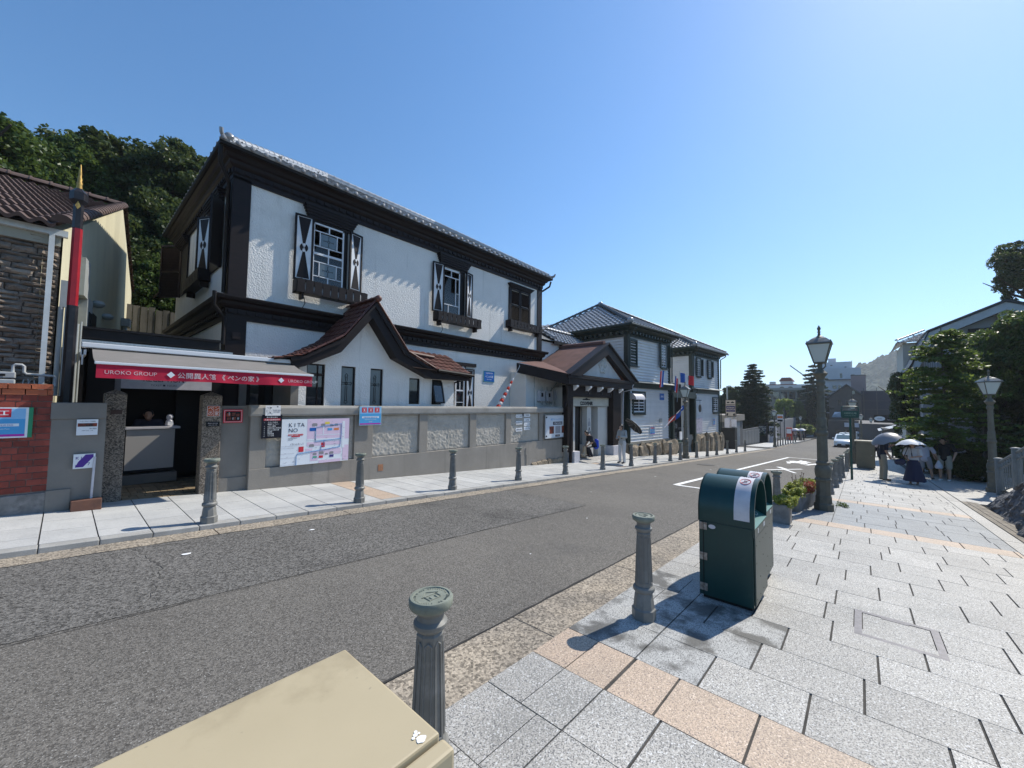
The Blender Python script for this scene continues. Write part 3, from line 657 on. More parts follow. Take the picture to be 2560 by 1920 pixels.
# ------------------------------------------------------------------ foliage helpers
def leafquads(centers, radii, per, size, seed, flat_=0, droop=0, asp=1.6):
    """per leaves round each centre: returns verts, faces (2 crossed-free quads per leaf)"""
    g = np.random.RandomState(seed); C_ = np.asarray(centers, float); n = len(C_) * per
    d = g.normal(size=(n, 3)); d /= np.linalg.norm(d, axis=1)[:, None]; r_ = g.uniform(.25, 1, n)[:, None] ** .5
    rr = np.repeat(np.asarray(radii, float), per)[:, None]; sc = np.array([1, 1, 1 - flat_])
    P = np.repeat(C_, per, axis=0) + d * r_ * rr * sc
    a = g.normal(size=(n, 3)); a[:, 2] *= .5; a /= np.linalg.norm(a, axis=1)[:, None]
    nn = g.normal(size=(n, 3)) * .7 + np.array([0, 0, .8]); bvec = np.cross(a, nn); bvec /= np.linalg.norm(bvec, axis=1)[:, None] + 1e-9
    s_ = size * g.uniform(.6, 1.3, n)[:, None]; a = a * s_ * asp / 2; bvec = bvec * s_ / 2
    V = np.stack([P - a, P - bvec + a * .1, P + a, P + bvec + a * .1], axis=1).reshape(-1, 3)
    return V, np.arange(len(V)).reshape(-1, 4)
def npmesh(name, V, Fq, m):
    me = D.meshes.new(name); me.vertices.add(len(V)); me.vertices.foreach_set('co', np.asarray(V, np.float32).ravel())
    k = Fq.shape[1]; me.loops.add(Fq.size); me.loops.foreach_set('vertex_index', np.asarray(Fq, np.int32).ravel())
    me.polygons.add(len(Fq)); me.polygons.foreach_set('loop_start', np.arange(0, Fq.size, k, dtype=np.int32)); me.polygons.foreach_set('loop_total', np.full(len(Fq), k, np.int32))
    me.update(calc_edges=True); me.materials.append(m); return me
def npobj(name, V, Fq, m, par=None, **k):
    o = D.objects.new(name, npmesh(name, V, Fq, m)); COL.objects.link(o)
    if par: o.parent = par
    return props(o, **k)
lf_dark = leafmat('dark_leaves', (.022, .042, .013), (.066, .098, .028), (.12, .15, .055))
lf_mid = leafmat('mid_leaves', (.03, .065, .015), (.075, .125, .028), (.13, .17, .05))
lf_yel = leafmat('yellow_green_leaves', (.09, .15, .03), (.20, .27, .05), (.28, .32, .08))
lf_con = leafmat('conifer_needles', (.012, .03, .014), (.035, .06, .025), (.07, .095, .04))
lf_moss = leafmat('stonecrop_leaves', (.12, .17, .03), (.25, .30, .06), (.36, .36, .1))
lf_red = leafmat('red_sprigs', (.2, .06, .03), (.34, .13, .07))
bark = mat('bark', (.07, .055, .04), (.04, .033, .026), ns=6, rough=.95, stretch=(1, 1, .3), bump=.7, bs=20)

# planter with stonecrop
T = thing('planter', 'long weathered concrete planter trough at the foot of the near lamp post', 'planter', (10.6, .95, gz(10.6)))
b = W(); z = gz(10.5) + .01
b.add([(10.16, 1.0, z), (10.2, 1.28, z), (12.7, .98, z - .09), (12.66, .70, z - .09), (10.10, .97, z + .33), (10.14, 1.32, z + .33), (12.78, 1.02, z + .25), (12.74, .66, z + .25)],
      [(3, 2, 1, 0), (0, 1, 5, 4), (1, 2, 6, 5), (2, 3, 7, 6), (3, 0, 4, 7)])
b.add([(10.10, .97, z + .33), (10.14, 1.32, z + .33), (12.78, 1.02, z + .25), (12.74, .66, z + .25), (10.18, 1.02, z + .332), (10.2, 1.26, z + .332), (12.7, .98, z + .252), (12.68, .72, z + .252)], [(0, 1, 5, 4), (1, 2, 6, 5), (2, 3, 7, 6), (3, 0, 4, 7)])
b.build('trough', concr, T, bevel=.015)
b = W(); b.quad((10.18, 1.02, z + .3), (12.68, .72, z + .23), (12.7, .98, z + .23), (10.2, 1.26, z + .3)); b.build('soil', soil, T)
g = np.random.RandomState(3); cs = []; rs = []
for k in range(170):
    x = g.uniform(10.15, 12.6); y = 1.14 - (x - 10.15) * .118 + g.uniform(-.17, .17); hh = .10 + .14 * math.sin((x - 10.1) / 2.5 * math.pi) ** .5; cs.append((x, y, z + .30 - (x - 10.1) * .03 + g.uniform(0, hh))); rs.append(.055)
V, Fq = leafquads(cs, rs, 90, .022, 5)
props(npobj('stonecrop', V, Fq, lf_moss), 'yellow-green stonecrop filling the long concrete planter', 'plant')
cs = [(11.0 + g.uniform(-.25, .2), .88 + g.uniform(-.1, .1), z + .36 + g.uniform(0, .17)) for k in range(26)]; V, Fq = leafquads(cs, [.05] * 26, 40, .02, 6)
props(npobj('red_sprigs', V, Fq, lf_red), 'reddish dry sprigs at the lamp-post end of the planter', 'plant')
b = MB()
for k in range(16):
    x = g.uniform(10.4, 11.3); y = 1.02 + g.uniform(-.1, .1); hh = g.uniform(.2, .42); dx, dy = g.uniform(-.12, .12), g.uniform(-.1, .1)
    b.tube([(x, y, z + .35), (x + dx * .5, y + dy * .5, z + .35 + hh * .6), (x + dx, y + dy, z + .35 + hh)], .003, 4); b.sph((x + dx, y + dy, z + .35 + hh), .011, 5, 4)
props(b.build('dry_stalks', mat('dry_stalk', (.14, .09, .07), rough=.9)), 'thin dry flower stalks standing up out of the planter', 'plant')
T = thing('planter_box', 'narrow brownish stone planter behind the second green bin', 'planter', (9.0, 1.15, gz(9)))
z = gz(8.9)
b = W(); b.box(8.62, 8.98, .98, 1.3, z, z + .36, .02); b.build('trough', concr, T)
cs = [(8.8 + g.uniform(-.2, .2), 1.1 + g.uniform(-.2, .16), z + .36 + g.uniform(0, .12)) for k in range(40)]; V, Fq = leafquads(cs, [.05] * 40, 60, .022, 8)
props(npobj('stonecrop', V, Fq, lf_moss), 'small clump of stonecrop with orange tips in the narrow stone planter', 'plant')
cs = [(11.9 + g.uniform(-.15, .15), .36 + g.uniform(-.1, .1), gz(11.9) + .02 + g.uniform(0, .05)) for k in range(12)]; V, Fq = leafquads(cs, [.05] * 12, 30, .02, 9)
props(npobj('weed', V, Fq, lf_mid), 'small weed tuft growing from the paving joint beside the near lamp post', 'plant')
# green street sign on a post
T = thing('sign_post', 'dark green street sign with rounded frame on a thin post behind the near lamp', 'sign', (19.6, .27, gz(19.6) + .015))
gp = mat('dark_green_metal', (.012, .06, .045), (.016, .07, .055), ns=8, rough=.4)
b = MB(); b.lathe([(.038, 0), (.034, 2.32)], 12); b.build('post', gp, T)
fr = F(19.6, .27, gz(19.6) + 2.32, rad(-78))
b = W(fr)
def rrect(x0, y0, x1, y1, r, n=5):
    p = []
    for cx, cy, a0 in ((x1 - r, y1 - r, 0), (x0 + r, y1 - r, 90), (x0 + r, y0 + r, 180), (x1 - r, y0 + r, 270)):
        for k in range(n + 1): a = rad(a0 + 90 * k / n); p.append((cx + r * math.cos(a), cy + r * math.sin(a)))
    return p
rr = rrect(-.25, 0, .25, .42, .07); b.tube([(x, y, 0) for x, y in rr] + [(rr[0][0], rr[0][1], 0)], .020, 8); b.build('frame', gp, T)
b = W(fr); b.prism(rrect(-.235, .02, .235, .26, .04), 'z', -.02, .02); b.build('panel', gp, T)
text('北野町広場', .075, mat('sign_gold', (.3, .4, .3), rough=.5), T, fr, 0, .14, .0225, 'CENTER'); text('KITANO-CHO SQUARE', .032, MATS['sign_gold'], T, fr, 0, .07, .0225, 'CENTER')
rects(T, 'cast_ornament', lampc, fr, [(-.18, .29, -.04, .34), (.04, .29, .18, .34), (-.03, .28, .03, .38)], -.01, .02)
# far beige cabinet
T = thing('utility_cabinet', 'olive-beige roadside cabinet standing behind the man with the grey umbrella', 'utility cabinet', (26.9, -.25, gz(26.9)))
z = gz(27) + .015
b = W(); b.box(26.75, 27.35, -.53, .18, z + .08, z + 1.34, .01); b.build('body', beiged, T)
b = W(); b.box(26.70, 27.40, -.58, .23, z + 1.34, z + 1.42, .01); b.build('top', mat('beige_top', (.36, .31, .22), rough=.5), T)
b = W(); b.box(26.78, 27.3, -.5, .15, z - .05, z + .08); b.build('plinth', concr, T)
b = W(); b.box(26.735, 26.75, -.50, .15, z + .12, z + 1.3); b.build('door', beiged, T)
b = W(); b.sph((26.72, -.40, z + .7), .03, 8, 6); b.build('handle', steel, T)
# ------------------------------------------------------------------ building helpers
def ring(b, x0, x1, y0, y1, prof, closed=True):
    """moulding profile [(out, z)...] swept round a rectangle, mitred"""
    n = len(prof); vs = []
    for o, z in prof: vs += [(x0 - o, y0 - o, z), (x1 + o, y0 - o, z), (x1 + o, y1 + o, z), (x0 - o, y1 + o, z)]
    fs = []
    for i in range(n if closed else n - 1):
        j = (i + 1) % n
        for k in range(4): fs.append((i * 4 + k, i * 4 + (k + 1) % 4, j * 4 + (k + 1) % 4, j * 4 + k))
    b.add(vs, fs)
def dentils(b, x0, x1, y0, y1, out, z0, z1, wd, pitch, sides='fl'):
    if 'f' in sides:
        n = int((x1 - x0 + 2 * out) / pitch)
        for i in range(n): x = x0 - out + pitch * (i + .5); b.box(x - wd / 2, x + wd / 2, y0 - out - .035, y0 - out + .02, z0, z1)
    if 'l' in sides:
        n = int((y1 - y0) / pitch)
        for i in range(n): y = y0 + pitch * (i + .5); b.box(x0 - out - .035, x0 - out + .02, y - wd / 2, y + wd / 2, z0, z1)
def tilegrid(b, p0, u, v, nu, nv, amp=.028, step=.03, clip=None, sub=4, wave='cos'):
    """roof covering: nu tiles along u (eave direction), nv courses up v; every tile arched and lapped. u, v are one-tile vectors"""
    p0 = Vector(p0); u = Vector(u); v = Vector(v); N = u.cross(v).normalized()
    if N.z < 0: N = -N
    vs = []; fs = []
    for j in range(nv):
        for i in range(nu):
            c = p0 + u * (i + .5) + v * (j + .5)
            if clip and not clip(i + .5, j + .5): continue
            n0 = len(vs)
            for jj, (t, h) in enumerate(((0, step), (1.06, 0))):
                for k in range(sub + 1):
                    s_ = k / sub
                    hh = (amp * (math.sin(math.pi * s_) ) if wave == 'arch' else amp * math.cos(2 * math.pi * s_ * 1.0) * (1 if s_ < .5 else .8))
                    vs.append(tuple(p0 + u * (i + s_) + v * (j + t) + N * (h + hh)))
            for k in range(sub + 1): vs.append(tuple(p0 + u * (i + k / sub) + v * j + N * (-.01)))
            m = sub + 1
            for k in range(sub): fs += [(n0 + k, n0 + k + 1, n0 + m + k + 1, n0 + m + k), (n0 + 2 * m + k, n0 + 2 * m + k + 1, n0 + k + 1, n0 + k)]
    b.add(vs, fs)
def captiles(name, a, c, r, m, par, ln=.26, mx=300):
    """a row of half-round cap tiles from a to c, each a piece"""
    a = Vector(a); c = Vector(c); d = c - a; n = max(1, int(d.length / ln)); st = d / n
    bb = MB(); pr_ = []
    for i, (t, rr) in enumerate(((0, r * 1.12), (.12, r * 1.12), (.121, r * .93), (1.05, r))): 
        for k in range(9): an = math.pi * k / 8 - .0; pr_.append((t, rr * math.cos(an), rr * math.sin(an)))
    fs = [(i * 9 + k, i * 9 + k + 1, i * 9 + 10 + k, i * 9 + 9 + k) for i in range(3) for k in range(8)]
    bb.add(pr_, fs, True); bb.add(pr_[:9], [tuple(range(9))])
    me = mesh_of(bb, name + '_mesh', m)
    q = d.to_track_quat('X', 'Z').to_euler()
    for i in range(min(n, mx)):
        piece(name, me, par, a + st * i, q, (st.length, 1, 1))
kaw = mat('grey_kawara_tile', (.30, .305, .31), (.20, .205, .21), ns=3, rough=.22, spec=1.0, c3=(.40, .41, .42), n3=6, l3=.55, h3=.7)
kawr = mat('red_brown_tile', (.115, .042, .03), (.075, .03, .024), ns=5, rough=.5, rnd=.25, c3=(.17, .07, .05), n3=9, l3=.6, h3=.75)
paneg = glass('dark_window_glass'); panef = glass('frosted_blue_glass', (.10, .125, .13), .25)
lead = flat('came_black', (.01, .01, .012), .5)
def sash(T, fr, w_, h_, bars, m=None, depth=0, pane=None, name='window'):
    """sash window: frame part with bars given as (x0,y0,x1,y1); pane a sub-part"""
    b = W(fr); t = .04
    for r in ((0, 0, w_, t), (0, h_ - t, w_, h_), (0, 0, t, h_), (w_ - t, 0, w_, h_)): b.box(r[0], r[2], r[1], r[3], depth, depth + .05)
    for r in bars: b.box(r[0], r[2], r[1], r[3], depth + .01, depth + .045)
    f = b.build(name, m or whitew, T)
    b = W(fr); b.box(.02, w_ - .02, .02, h_ - .02, depth + .012, depth + .02); b.build('pane', pane or paneg, f); return f
def shutter(T, fr, w_, h_, kind='diabolo', rz=0, m=None, hinge='l'):
    """window shutter; hinge side given, rz swings it open from the wall"""
    f2 = fr @ Matrix.Rotation(rz, 4, 'Y') if hinge == 'l' else fr @ Matrix.Translation((w_, 0, 0)) @ Matrix.Rotation(-rz, 4, 'Y') @ Matrix.Translation((-w_, 0, 0))
    if kind == 'diabolo':
        b = W(f2); e = .045
        for r in ((0, 0, w_, e), (0, h_ - e, w_, h_), (0, e, e, h_ - e), (w_ - e, e, w_, h_ - e)): b.box(r[0], r[2], r[1], r[3], 0, .05)
        b.box(e, w_ - e, e, h_ - e, .0, .03)
        o = b.build('shutter', m or brownw, T)
        b = W(f2); b.box(e + .006, w_ - e - .006, e + .006, h_ - e - .006, .03, .034); b.build('white_field', whitew, o)
        cx, cy = w_ / 2, h_ / 2; x0, x1, y0, y1 = e + .03, w_ - e - .03, e + .02, h_ - e - .02
        b = W(f2); g_ = .01
        b.prism([(x0, y1), (cx - g_, cy), (cx + g_, cy), (x1, y1)], 'z', .034, .038); b.prism([(x0, y0), (x1, y0), (cx + g_, cy), (cx - g_, cy)], 'z', .034, .038)
        rr = w_ * .22; ry = rr * 1.15
        for s_ in (-1, 1):
            arc = [(cx + s_ * rr * math.sin(t), cy - ry * math.cos(t)) for t in [math.pi * k / 12 for k in range(13)]]
            arc = [(cx + s_ * .014, cy)] + [p for p in arc if abs(p[0] - cx) > .018 + .25 * abs(abs(p[1] - cy)) * .35] 
            if s_ < 0: arc = arc[::-1]
            b.prism(arc, 'z', .0385, .042)
        b.build('diabolo_pattern', m or brownw, o)
        b = W(f2)                                     # white lens in the middle of the dark eye
        b.prism([(cx, cy), (cx - .024, cy + ry * .75), (cx - .012, cy + ry * .98), (cx + .012, cy + ry * .98), (cx + .024, cy + ry * .75)][::-1], 'z', .0425, .044)
        b.prism([(cx, cy), (cx + .024, cy - ry * .75), (cx + .012, cy - ry * .98), (cx - .012, cy - ry * .98), (cx - .024, cy - ry * .75)][::-1], 'z', .0425, .044); b.build('white_lens', whitew, o)
    else:
        b = W(f2); e = .05
        for r in ((0, 0, w_, e), (0, h_ - e, w_, h_), (0, 0, e, h_), (w_ - e, 0, w_, h_), (0, h_ * .48, w_, h_ * .48 + e)): b.box(r[0], r[2], r[1], r[3], 0, .04)
        n = int((h_ - 2 * e) / .052)
        for i in range(n):
            y = e + .052 * i
            if abs(y - h_ * .48) < .04: continue
            b.add([(e, y, .004), (w_ - e, y, .004), (w_ - e, y + .045, .034), (e, y + .045, .034), (e, y + .008, .002), (w_ - e, y + .008, .002), (w_ - e, y + .05, .028), (e, y + .05, .028)], [(0, 1, 2, 3), (7, 6, 5, 4), (3, 2, 6, 7), (0, 4, 5, 1)])
        o = b.build('louvred_shutter', m or brownw, T)
    return o
def winbox(T, fr, w_, h_, dep=.24, m=None):
    """window box hung under a sill: shelf, brackets and scalloped boards, each board a piece"""
    b = W(fr); b.box(0, w_, 0, .03, 0, dep); b.box(0, .03, 0, h_, 0, dep); b.box(w_ - .03, w_, 0, h_, 0, dep)
    b.box(.15, .2, -.14, 0, 0, dep * .8); b.box(w_ - .2, w_ - .15, -.14, 0, 0, dep * .8); b.box(0, w_, h_ - .05, h_ - .02, dep - .03, dep - .01)
    o = b.build('window_box', m or brownw, T)
    n = max(4, round(w_ / .2)); p = w_ / n
    pts = [(.004, 0), (p - .004, 0), (p - .004, .02), (p - .018, h_ * .35), (p - .018, h_ * .65), (p - .006, h_ * .85), (p - .004, h_), (p * .5, h_ + .015), (.004, h_), (.006, h_ * .85), (.018, h_ * .65), (.018, h_ * .35), (.004, .02)]
    me = mesh_of(MB().prism(pts, 'z', 0, .022), 'box_board', m or brownw)
    rt = root_of(T)
    for i in range(n):
        q = D.objects.new('board', me); COL.objects.link(q); q.parent = o; q.matrix_basis = INV[rt.name] @ fr @ Matrix.Translation((p * i, R.uniform(-.004, .004), dep))
    return o
def hood(T, fr, w_, z0, z1, dep=.2, m=None):
    b = W(fr)
    k = 6
    for i in range(k):
        t0 = i / k; a = .04 + dep * (t0 ** .8); ins = .16 * (1 - t0)
        b.box(ins, w_ - ins, z0 + (z1 - z0) * t0, z0 + (z1 - z0) * (i + 1) / k, 0, a)
    return b.build('window_hood', m or brownw, T)
def pipe(T, pts, r, m, name='downpipe', brk=0):
    b = W(); b.tube(pts, r, 8); return b.build(name, m, T, angle=60)

# ================================================================== MAIN HOUSE
X0, X1, Y0, Y1 = 2.34, 13.93, 10.6, 17.4
T = house = thing('dutch_style_house', 'large white roughcast house with dark brown timber trim and bow-tie shutters behind the grey wall', 'house', (X0, Y0, gz(X0)))
b = W(); b.box(X0, X1, Y0, Y1, -.9, 3.6); b.build('lower_wall', stucco, T)
b = W(); b.box(X0 + .02, X1 - .02, Y0 + .0, Y1, 3.6, 7.0); b.build('upper_wall', stucco, T)
b = W(); b.box(X0 - .03, X0 + .33, Y0 - .04, Y0 + .33, 4.0, 6.8); b.build('corner_post', brownw, T)
b = W(); b.box(X0 - .03, X0 + .36, Y0 - .04, Y0 + .33, -.5, 3.5); b.build('corner_post', brownw, T)
b = W(); b.box(X1 - .29, X1 + .03, Y0 - .04, Y0 + .33, 4.0, 6.8); b.build('corner_post', brownw, T)
b = W(); ring(b, X0, X1, Y0, Y1, [(.0, 6.74), (.04, 6.74), (.04, 6.86), (.06, 6.86), (.06, 6.98), (.10, 7.01), (.13, 7.05), (.14, 7.11), (.20, 7.14), (.23, 7.21), (.29, 7.25), (.31, 7.25), (.31, 7.33), (0, 7.33)]); b.build('cornice', brownw, T)
b = W(); dentils(b, X0, X1, Y0, Y1, .06, 6.875, 6.965, .11, .2); b.build('dentil_course', brownw, T, kind='stuff')
b = W(); ring(b, X0, X1, Y0, Y1, [(.31, 7.25), (.33, 7.24), (.37, 7.255), (.385, 7.31), (.375, 7.32), (.36, 7.27), (.33, 7.255), (.315, 7.27)]); b.build('gutter', blackw, T)
b = W(); ring(b, X0, X1, Y0, Y1, [(.0, 3.5), (.04, 3.5), (.04, 3.62), (.06, 3.62), (.06, 3.74), (.10, 3.76), (.15, 3.82), (.16, 3.88), (.24, 3.91), (.26, 3.97), (.26, 4.0), (0, 4.04)]); b.build('string_course', brownw, T)
b = W(); dentils(b, X0, X1, Y0, Y1, .06, 3.64, 3.72, .1, .18); b.build('dentil_course', brownw, T, kind='stuff')
# hipped roof of grey tiles
ex0, ex1, ey0, ey1, ez = X0 - .33, X1 + .36, Y0 - .36, Y1 + .36, 7.31
rg = (ey1 - ey0) / 2; rz_ = ez + rg * .60; yr = (ey0 + ey1) / 2
b = W(); b.add([(ex0, ey0, ez), (ex1, ey0, ez), (ex1, ey1, ez), (ex0, ey1, ez), (ex0 + rg, yr, rz_), (ex1 - rg, yr, rz_)], [(0, 1, 5, 4), (1, 2, 5), (2, 3, 4, 5), (3, 0, 4), (3, 2, 1, 0)]); roof = b.build('roof', kaw, T)
tw = .27; nu = int((ex1 - ex0) / tw); nv = int(math.hypot(rg, rz_ - ez) / .26); vv = Vector((0, rg / nv, (rz_ - ez) / nv))
b = W(); tilegrid(b, (ex0, ey0 - .03, ez + .015), ((ex1 - ex0) / nu, 0, 0), vv, nu, nv, clip=lambda i, j: min(i, nu - i) * tw > (j - .3) * rg / nv, sub=4); b.build('roof_tiles', kaw, roof, kind='stuff')
nl = int((ey1 - ey0) / tw); b = W(); tilegrid(b, (ex0 - .03, ey1, ez + .015), (0, -(ey1 - ey0) / nl, 0), (rg / nv, 0, (rz_ - ez) / nv), nl, nv, clip=lambda i, j: min(i, nl - i) * tw > (j - .3) * rg / nv, sub=4); b.build('roof_tiles', kaw, roof, kind='stuff')
# round eave ends
em = MB().lathe([(.001, -.02), (.052, -.02), (.055, .0), (.05, .02), (.001, .035)], 12); em.M = Matrix()
eme = mesh_of(MB(M=Matrix.Rotation(math.pi / 2, 4, 'X')).lathe([(.001, -.05), (.05, -.05), (.054, 0), (.045, .03), (.001, .04)], 12), 'eave_tile_mesh', mat('eave_tile_light', (.34, .34, .345), (.2, .2, .21), ns=8, rough=.4))
for i in range(nu): piece('eave_tile', eme, roof, (ex0 + (i + .02) * (ex1 - ex0) / nu, ey0 - .045, ez + .06))
ridgem = mat('ridge_tile', (.42, .43, .44), (.30, .31, .32), ns=4, rough=.28, spec=.9)
captiles('ridge_tile', (ex0 + .12, ey0 + .12, ez + .16), (ex0 + rg, yr, rz_ + .14), .085, ridgem, roof)
captiles('ridge_tile', (ex0 + rg, yr, rz_ + .14), (ex1 - rg, yr, rz_ + .14), .085, ridgem, roof)
captiles('ridge_tile', (ex1 - .12, ey0 + .12, ez + .16), (ex1 - rg, yr, rz_ + .14), .085, ridgem, roof)
b = W()
def slabrow(b, a, c, wd, h):
    a = Vector(a); c = Vector(c); d = (c - a); n = d.cross(Vector((0, 0, 1))).normalized() * wd
    b.add([tuple(a - n), tuple(a + n), tuple(c + n), tuple(c - n)] + [tuple(p + Vector((0, 0, h))) for p in (a - n, a + n, c + n, c - n)], [(0, 1, 2, 3)[::-1], (4, 5, 6, 7), (0, 1, 5, 4), (1, 2, 6, 5), (2, 3, 7, 6), (3, 0, 4, 7)])
for a, c in (((ex0 + .1, ey0 + .1, ez), (ex0 + rg, yr, rz_)), ((ex0 + rg, yr, rz_), (ex1 - rg, yr, rz_)), ((ex1 - .1, ey0 + .1, ez), (ex1 - rg, yr, rz_))): slabrow(b, a, c, .075, .15)
b.build('ridge_course', ridgem, roof)
b = W(); b.tube([(ex0 + .16, ey0 + .16, ez + .1), (ex0 + .02, ey0 + .02, ez + .1), (ex0 - .03, ey0 - .03, ez + .16), (ex0 - .04, ey0 - .04, ez + .25)], [.045, .045, .04, .04], 10)
b.tube([(ex1 - .16, ey0 + .16, ez + .1), (ex1 - .02, ey0 + .02, ez + .1), (ex1 + .06, ey0 - .06, ez + .14), (ex1 + .1, ey0 - .09, ez + .24)], [.05, .055, .05, .03], 10)
b.lathe([(.001, -.05), (.1, -.05), (.12, 0), (.1, .04), (.001, .06)], 14, (0, 0, 0)) if 0 else b.sph((ex0 + .14, ey0 + .12, ez + .19), .105, 12, 8); b.build('corner_ornament', kaw, roof)
# upper windows on the street front
S_ = 1.0192
def wz(z): return 1.65 + (z - 1.65) * S_
o_ = F(4.09, Y0, 4.72)
bars = [(0, .38, .80, .40), (0, 1.26, .80, 1.285), (0, .08 + .16, 0, 0)]
ww, wh = .82, 1.64
sash(T, F(4.09, Y0 + .02, 4.72), ww, wh, [(0, .80, ww, .86), (0, .22, ww, .245), (0, .60, ww, .625), (.40, 0, .43, .22), (.17, .22, .195, .60), (.62, .22, .645, .60), (.40, .62, .43, .80), (0, 1.02, ww, 1.045), (.40, .86, .43, 1.02), (0, 1.42, ww, 1.445), (.17, 1.04, .195, 1.42), (.62, 1.04, .645, 1.42), (.40, 1.44, .43, wh)], depth=.0)
for y in (.245, 1.045): b = W(F(4.09, Y0 + .02, 4.72)); b.prism(rrect(.2, y + .015, .615, y + .34, .05), 'z', .035, .04); b.build('frosted_pane', panef, T)
b = W(F(4.09, Y0 + .02, 4.72))
for y in (.42, 1.22):
    for a in range(4):
        dx, dy = math.cos(a * math.pi / 2), math.sin(a * math.pi / 2); b.tube([(.4075 + dx * .02, y + dy * .02, .042), (.4075 + dx * .13, y + dy * .13, .042)], .006, 4)
        b.tube([(.4075 + dx * .13 - dy * .02, y + dy * .13 + dx * .02, .042), (.4075 + dx * .13 + dy * .02, y + dy * .13 - dx * .02, .042)], .005, 4)
    b.tube([(.4075 + .03 * math.cos(t), y + .03 * math.sin(t), .042) for t in [k * math.pi / 6 for k in range(13)]], .005, 4)
b.build('etched_cross', lead, T)
b = W(); b.box(4.915, 5.02, Y0 - .02, Y0 - .001, 4.7, 6.36); b.box(4.0, 4.09, Y0 - .02, Y0 - .001, 4.7, 6.36); b.box(3.98, 5.04, Y0 - .06, Y0 - .02, 4.66, 4.72); b.build('window_surround', blackw, T)
shutter(T, F(3.63, Y0 - .05, 4.72), .44, 1.69, rz=rad(-9)); shutter(T, F(5.01, Y0 - .03, 4.75), .41, 1.64, rz=rad(-12), hinge='r')
winbox(T, F(3.64, Y0 - .04, 4.37), 1.86, .33, .26); hood(T, F(3.80, Y0, 0), 1.47, 6.37, 6.75, .18)
sash(T, F(8.37, Y0 + .02, 4.74), .76, 1.58, [(0, 1.3, .76, 1.33), (.36, 1.33, .385, 1.58), (.56, .35, .585, 1.3), (0, .32, .76, .35), (.24, 0, .265, .32), (.56, .78, .76, .80)])
b = W(); b.box(9.13, 9.36, Y0 - .02, Y0 - .001, 4.7, 6.36); b.box(8.3, 8.37, Y0 - .02, Y0 - .001, 4.7, 6.36); b.box(8.28, 9.4, Y0 - .06, Y0 - .02, 4.68, 4.74); b.build('window_surround', blackw, T)
shutter(T, F(7.9, Y0 - .05, 4.72), .44, 1.68, rz=rad(-9)); shutter(T, F(9.33, Y0 - .03, 4.75), .37, 1.64, rz=rad(-12), hinge='r')
winbox(T, F(7.97, Y0 - .04, 4.40), 1.98, .31, .26); hood(T, F(8.08, Y0, 0), 1.50, 6.37, 6.75, .18)
b = W(); b.box(11.75, 11.82, Y0 - .06, Y0, 5.0, 6.45); b.box(13.05, 13.12, Y0 - .06, Y0, 5.0, 6.45); b.box(11.75, 13.12, Y0 - .06, Y0, 5.0, 5.07); b.box(12.41, 12.45, Y0 - .05, Y0, 5.07, 6.4); b.build('window_frame', brownw, T)
shutter(T, F(11.83, Y0 - .02, 5.07), .585, 1.34, 'louvre'); shutter(T, F(12.45, Y0 - .02, 5.07), .60, 1.34, 'louvre')
hood(T, F(11.66, Y0, 0), 1.60, 6.42, 6.6, .16); winbox(T, F(11.56, Y0 - .03, 4.74), 2.08, .3, .26)
for x, z in ((3.9, 4.3), (8.3, 4.3)): pipe(T, [(x, Y0 - .1, z), (x + .02, Y0 - .12, z - .15), (x - .02, Y0 - .08, z - .26), (x - .14, Y0 - .02, z - .30)], .009, black, 'cable')
# side windows on the left wall (facing -x)
def FS(y, z): return Matrix.Translation((X0, y, z)) @ Matrix.Rotation(-math.pi / 2, 4, 'Z') @ Matrix.Rotation(math.pi / 2, 4, 'X')
b = W(FS(12.55, 4.95)); b.box(0, 1.1, -.05, 1.55, -.001, .03); b.build('window_opening', blackw, T)
shutter(T, FS(12.98, 4.95), .44, 1.5, rz=rad(-28), hinge='r'); shutter(T, FS(11.42, 4.85), .44, 1.6, rz=rad(-40))
winbox(T, FS(14.4, 4.72), 1.95, .30, .24); hood(T, FS(12.9, 0), 1.6, 6.45, 6.76, .16)
b = W(FS(16.4, 5.0)); b.box(0, .95, 0, 1.7, -.001, .03); b.build('window_opening', blackw, T)
shutter(T, FS(17.3, 5.0), .75, 1.75, 'louvre', rz=rad(-35), hinge='r', m=brownl); hood(T, FS(16.9, 0), 1.5, 6.5, 6.76, .16)
pipe(T, [(X0 - .33, Y0 - .25, 7.25), (X0 - .33, Y0 - .25, 6.9), (X0 - .08, Y0 + .1, 6.65), (X0 - .08, Y0 + .1, 4.1)], .042, blackw)
pipe(T, [(X0 - .31, Y0 - .25, 4.02), (X0 - .31, Y0 - .25, 3.72), (X0 - .08, Y0 - .08, 3.5), (X0 - .08, Y0 - .08, 2.9)], .04, blackw)
pipe(T, [(X1 + .33, Y0 - .3, 7.2), (X1 + .3, Y0 - .25, 6.98), (X1 + .06, Y0 - .02, 6.75)], .04, blackw)
b = W(F(X0 + .08, Y0 - .045, 3.05)); b.box(0, .17, 0, .16, 0, .02); b.box(.02, .15, .02, .14, .02, .03); b.build('house_plate', brownl, T)
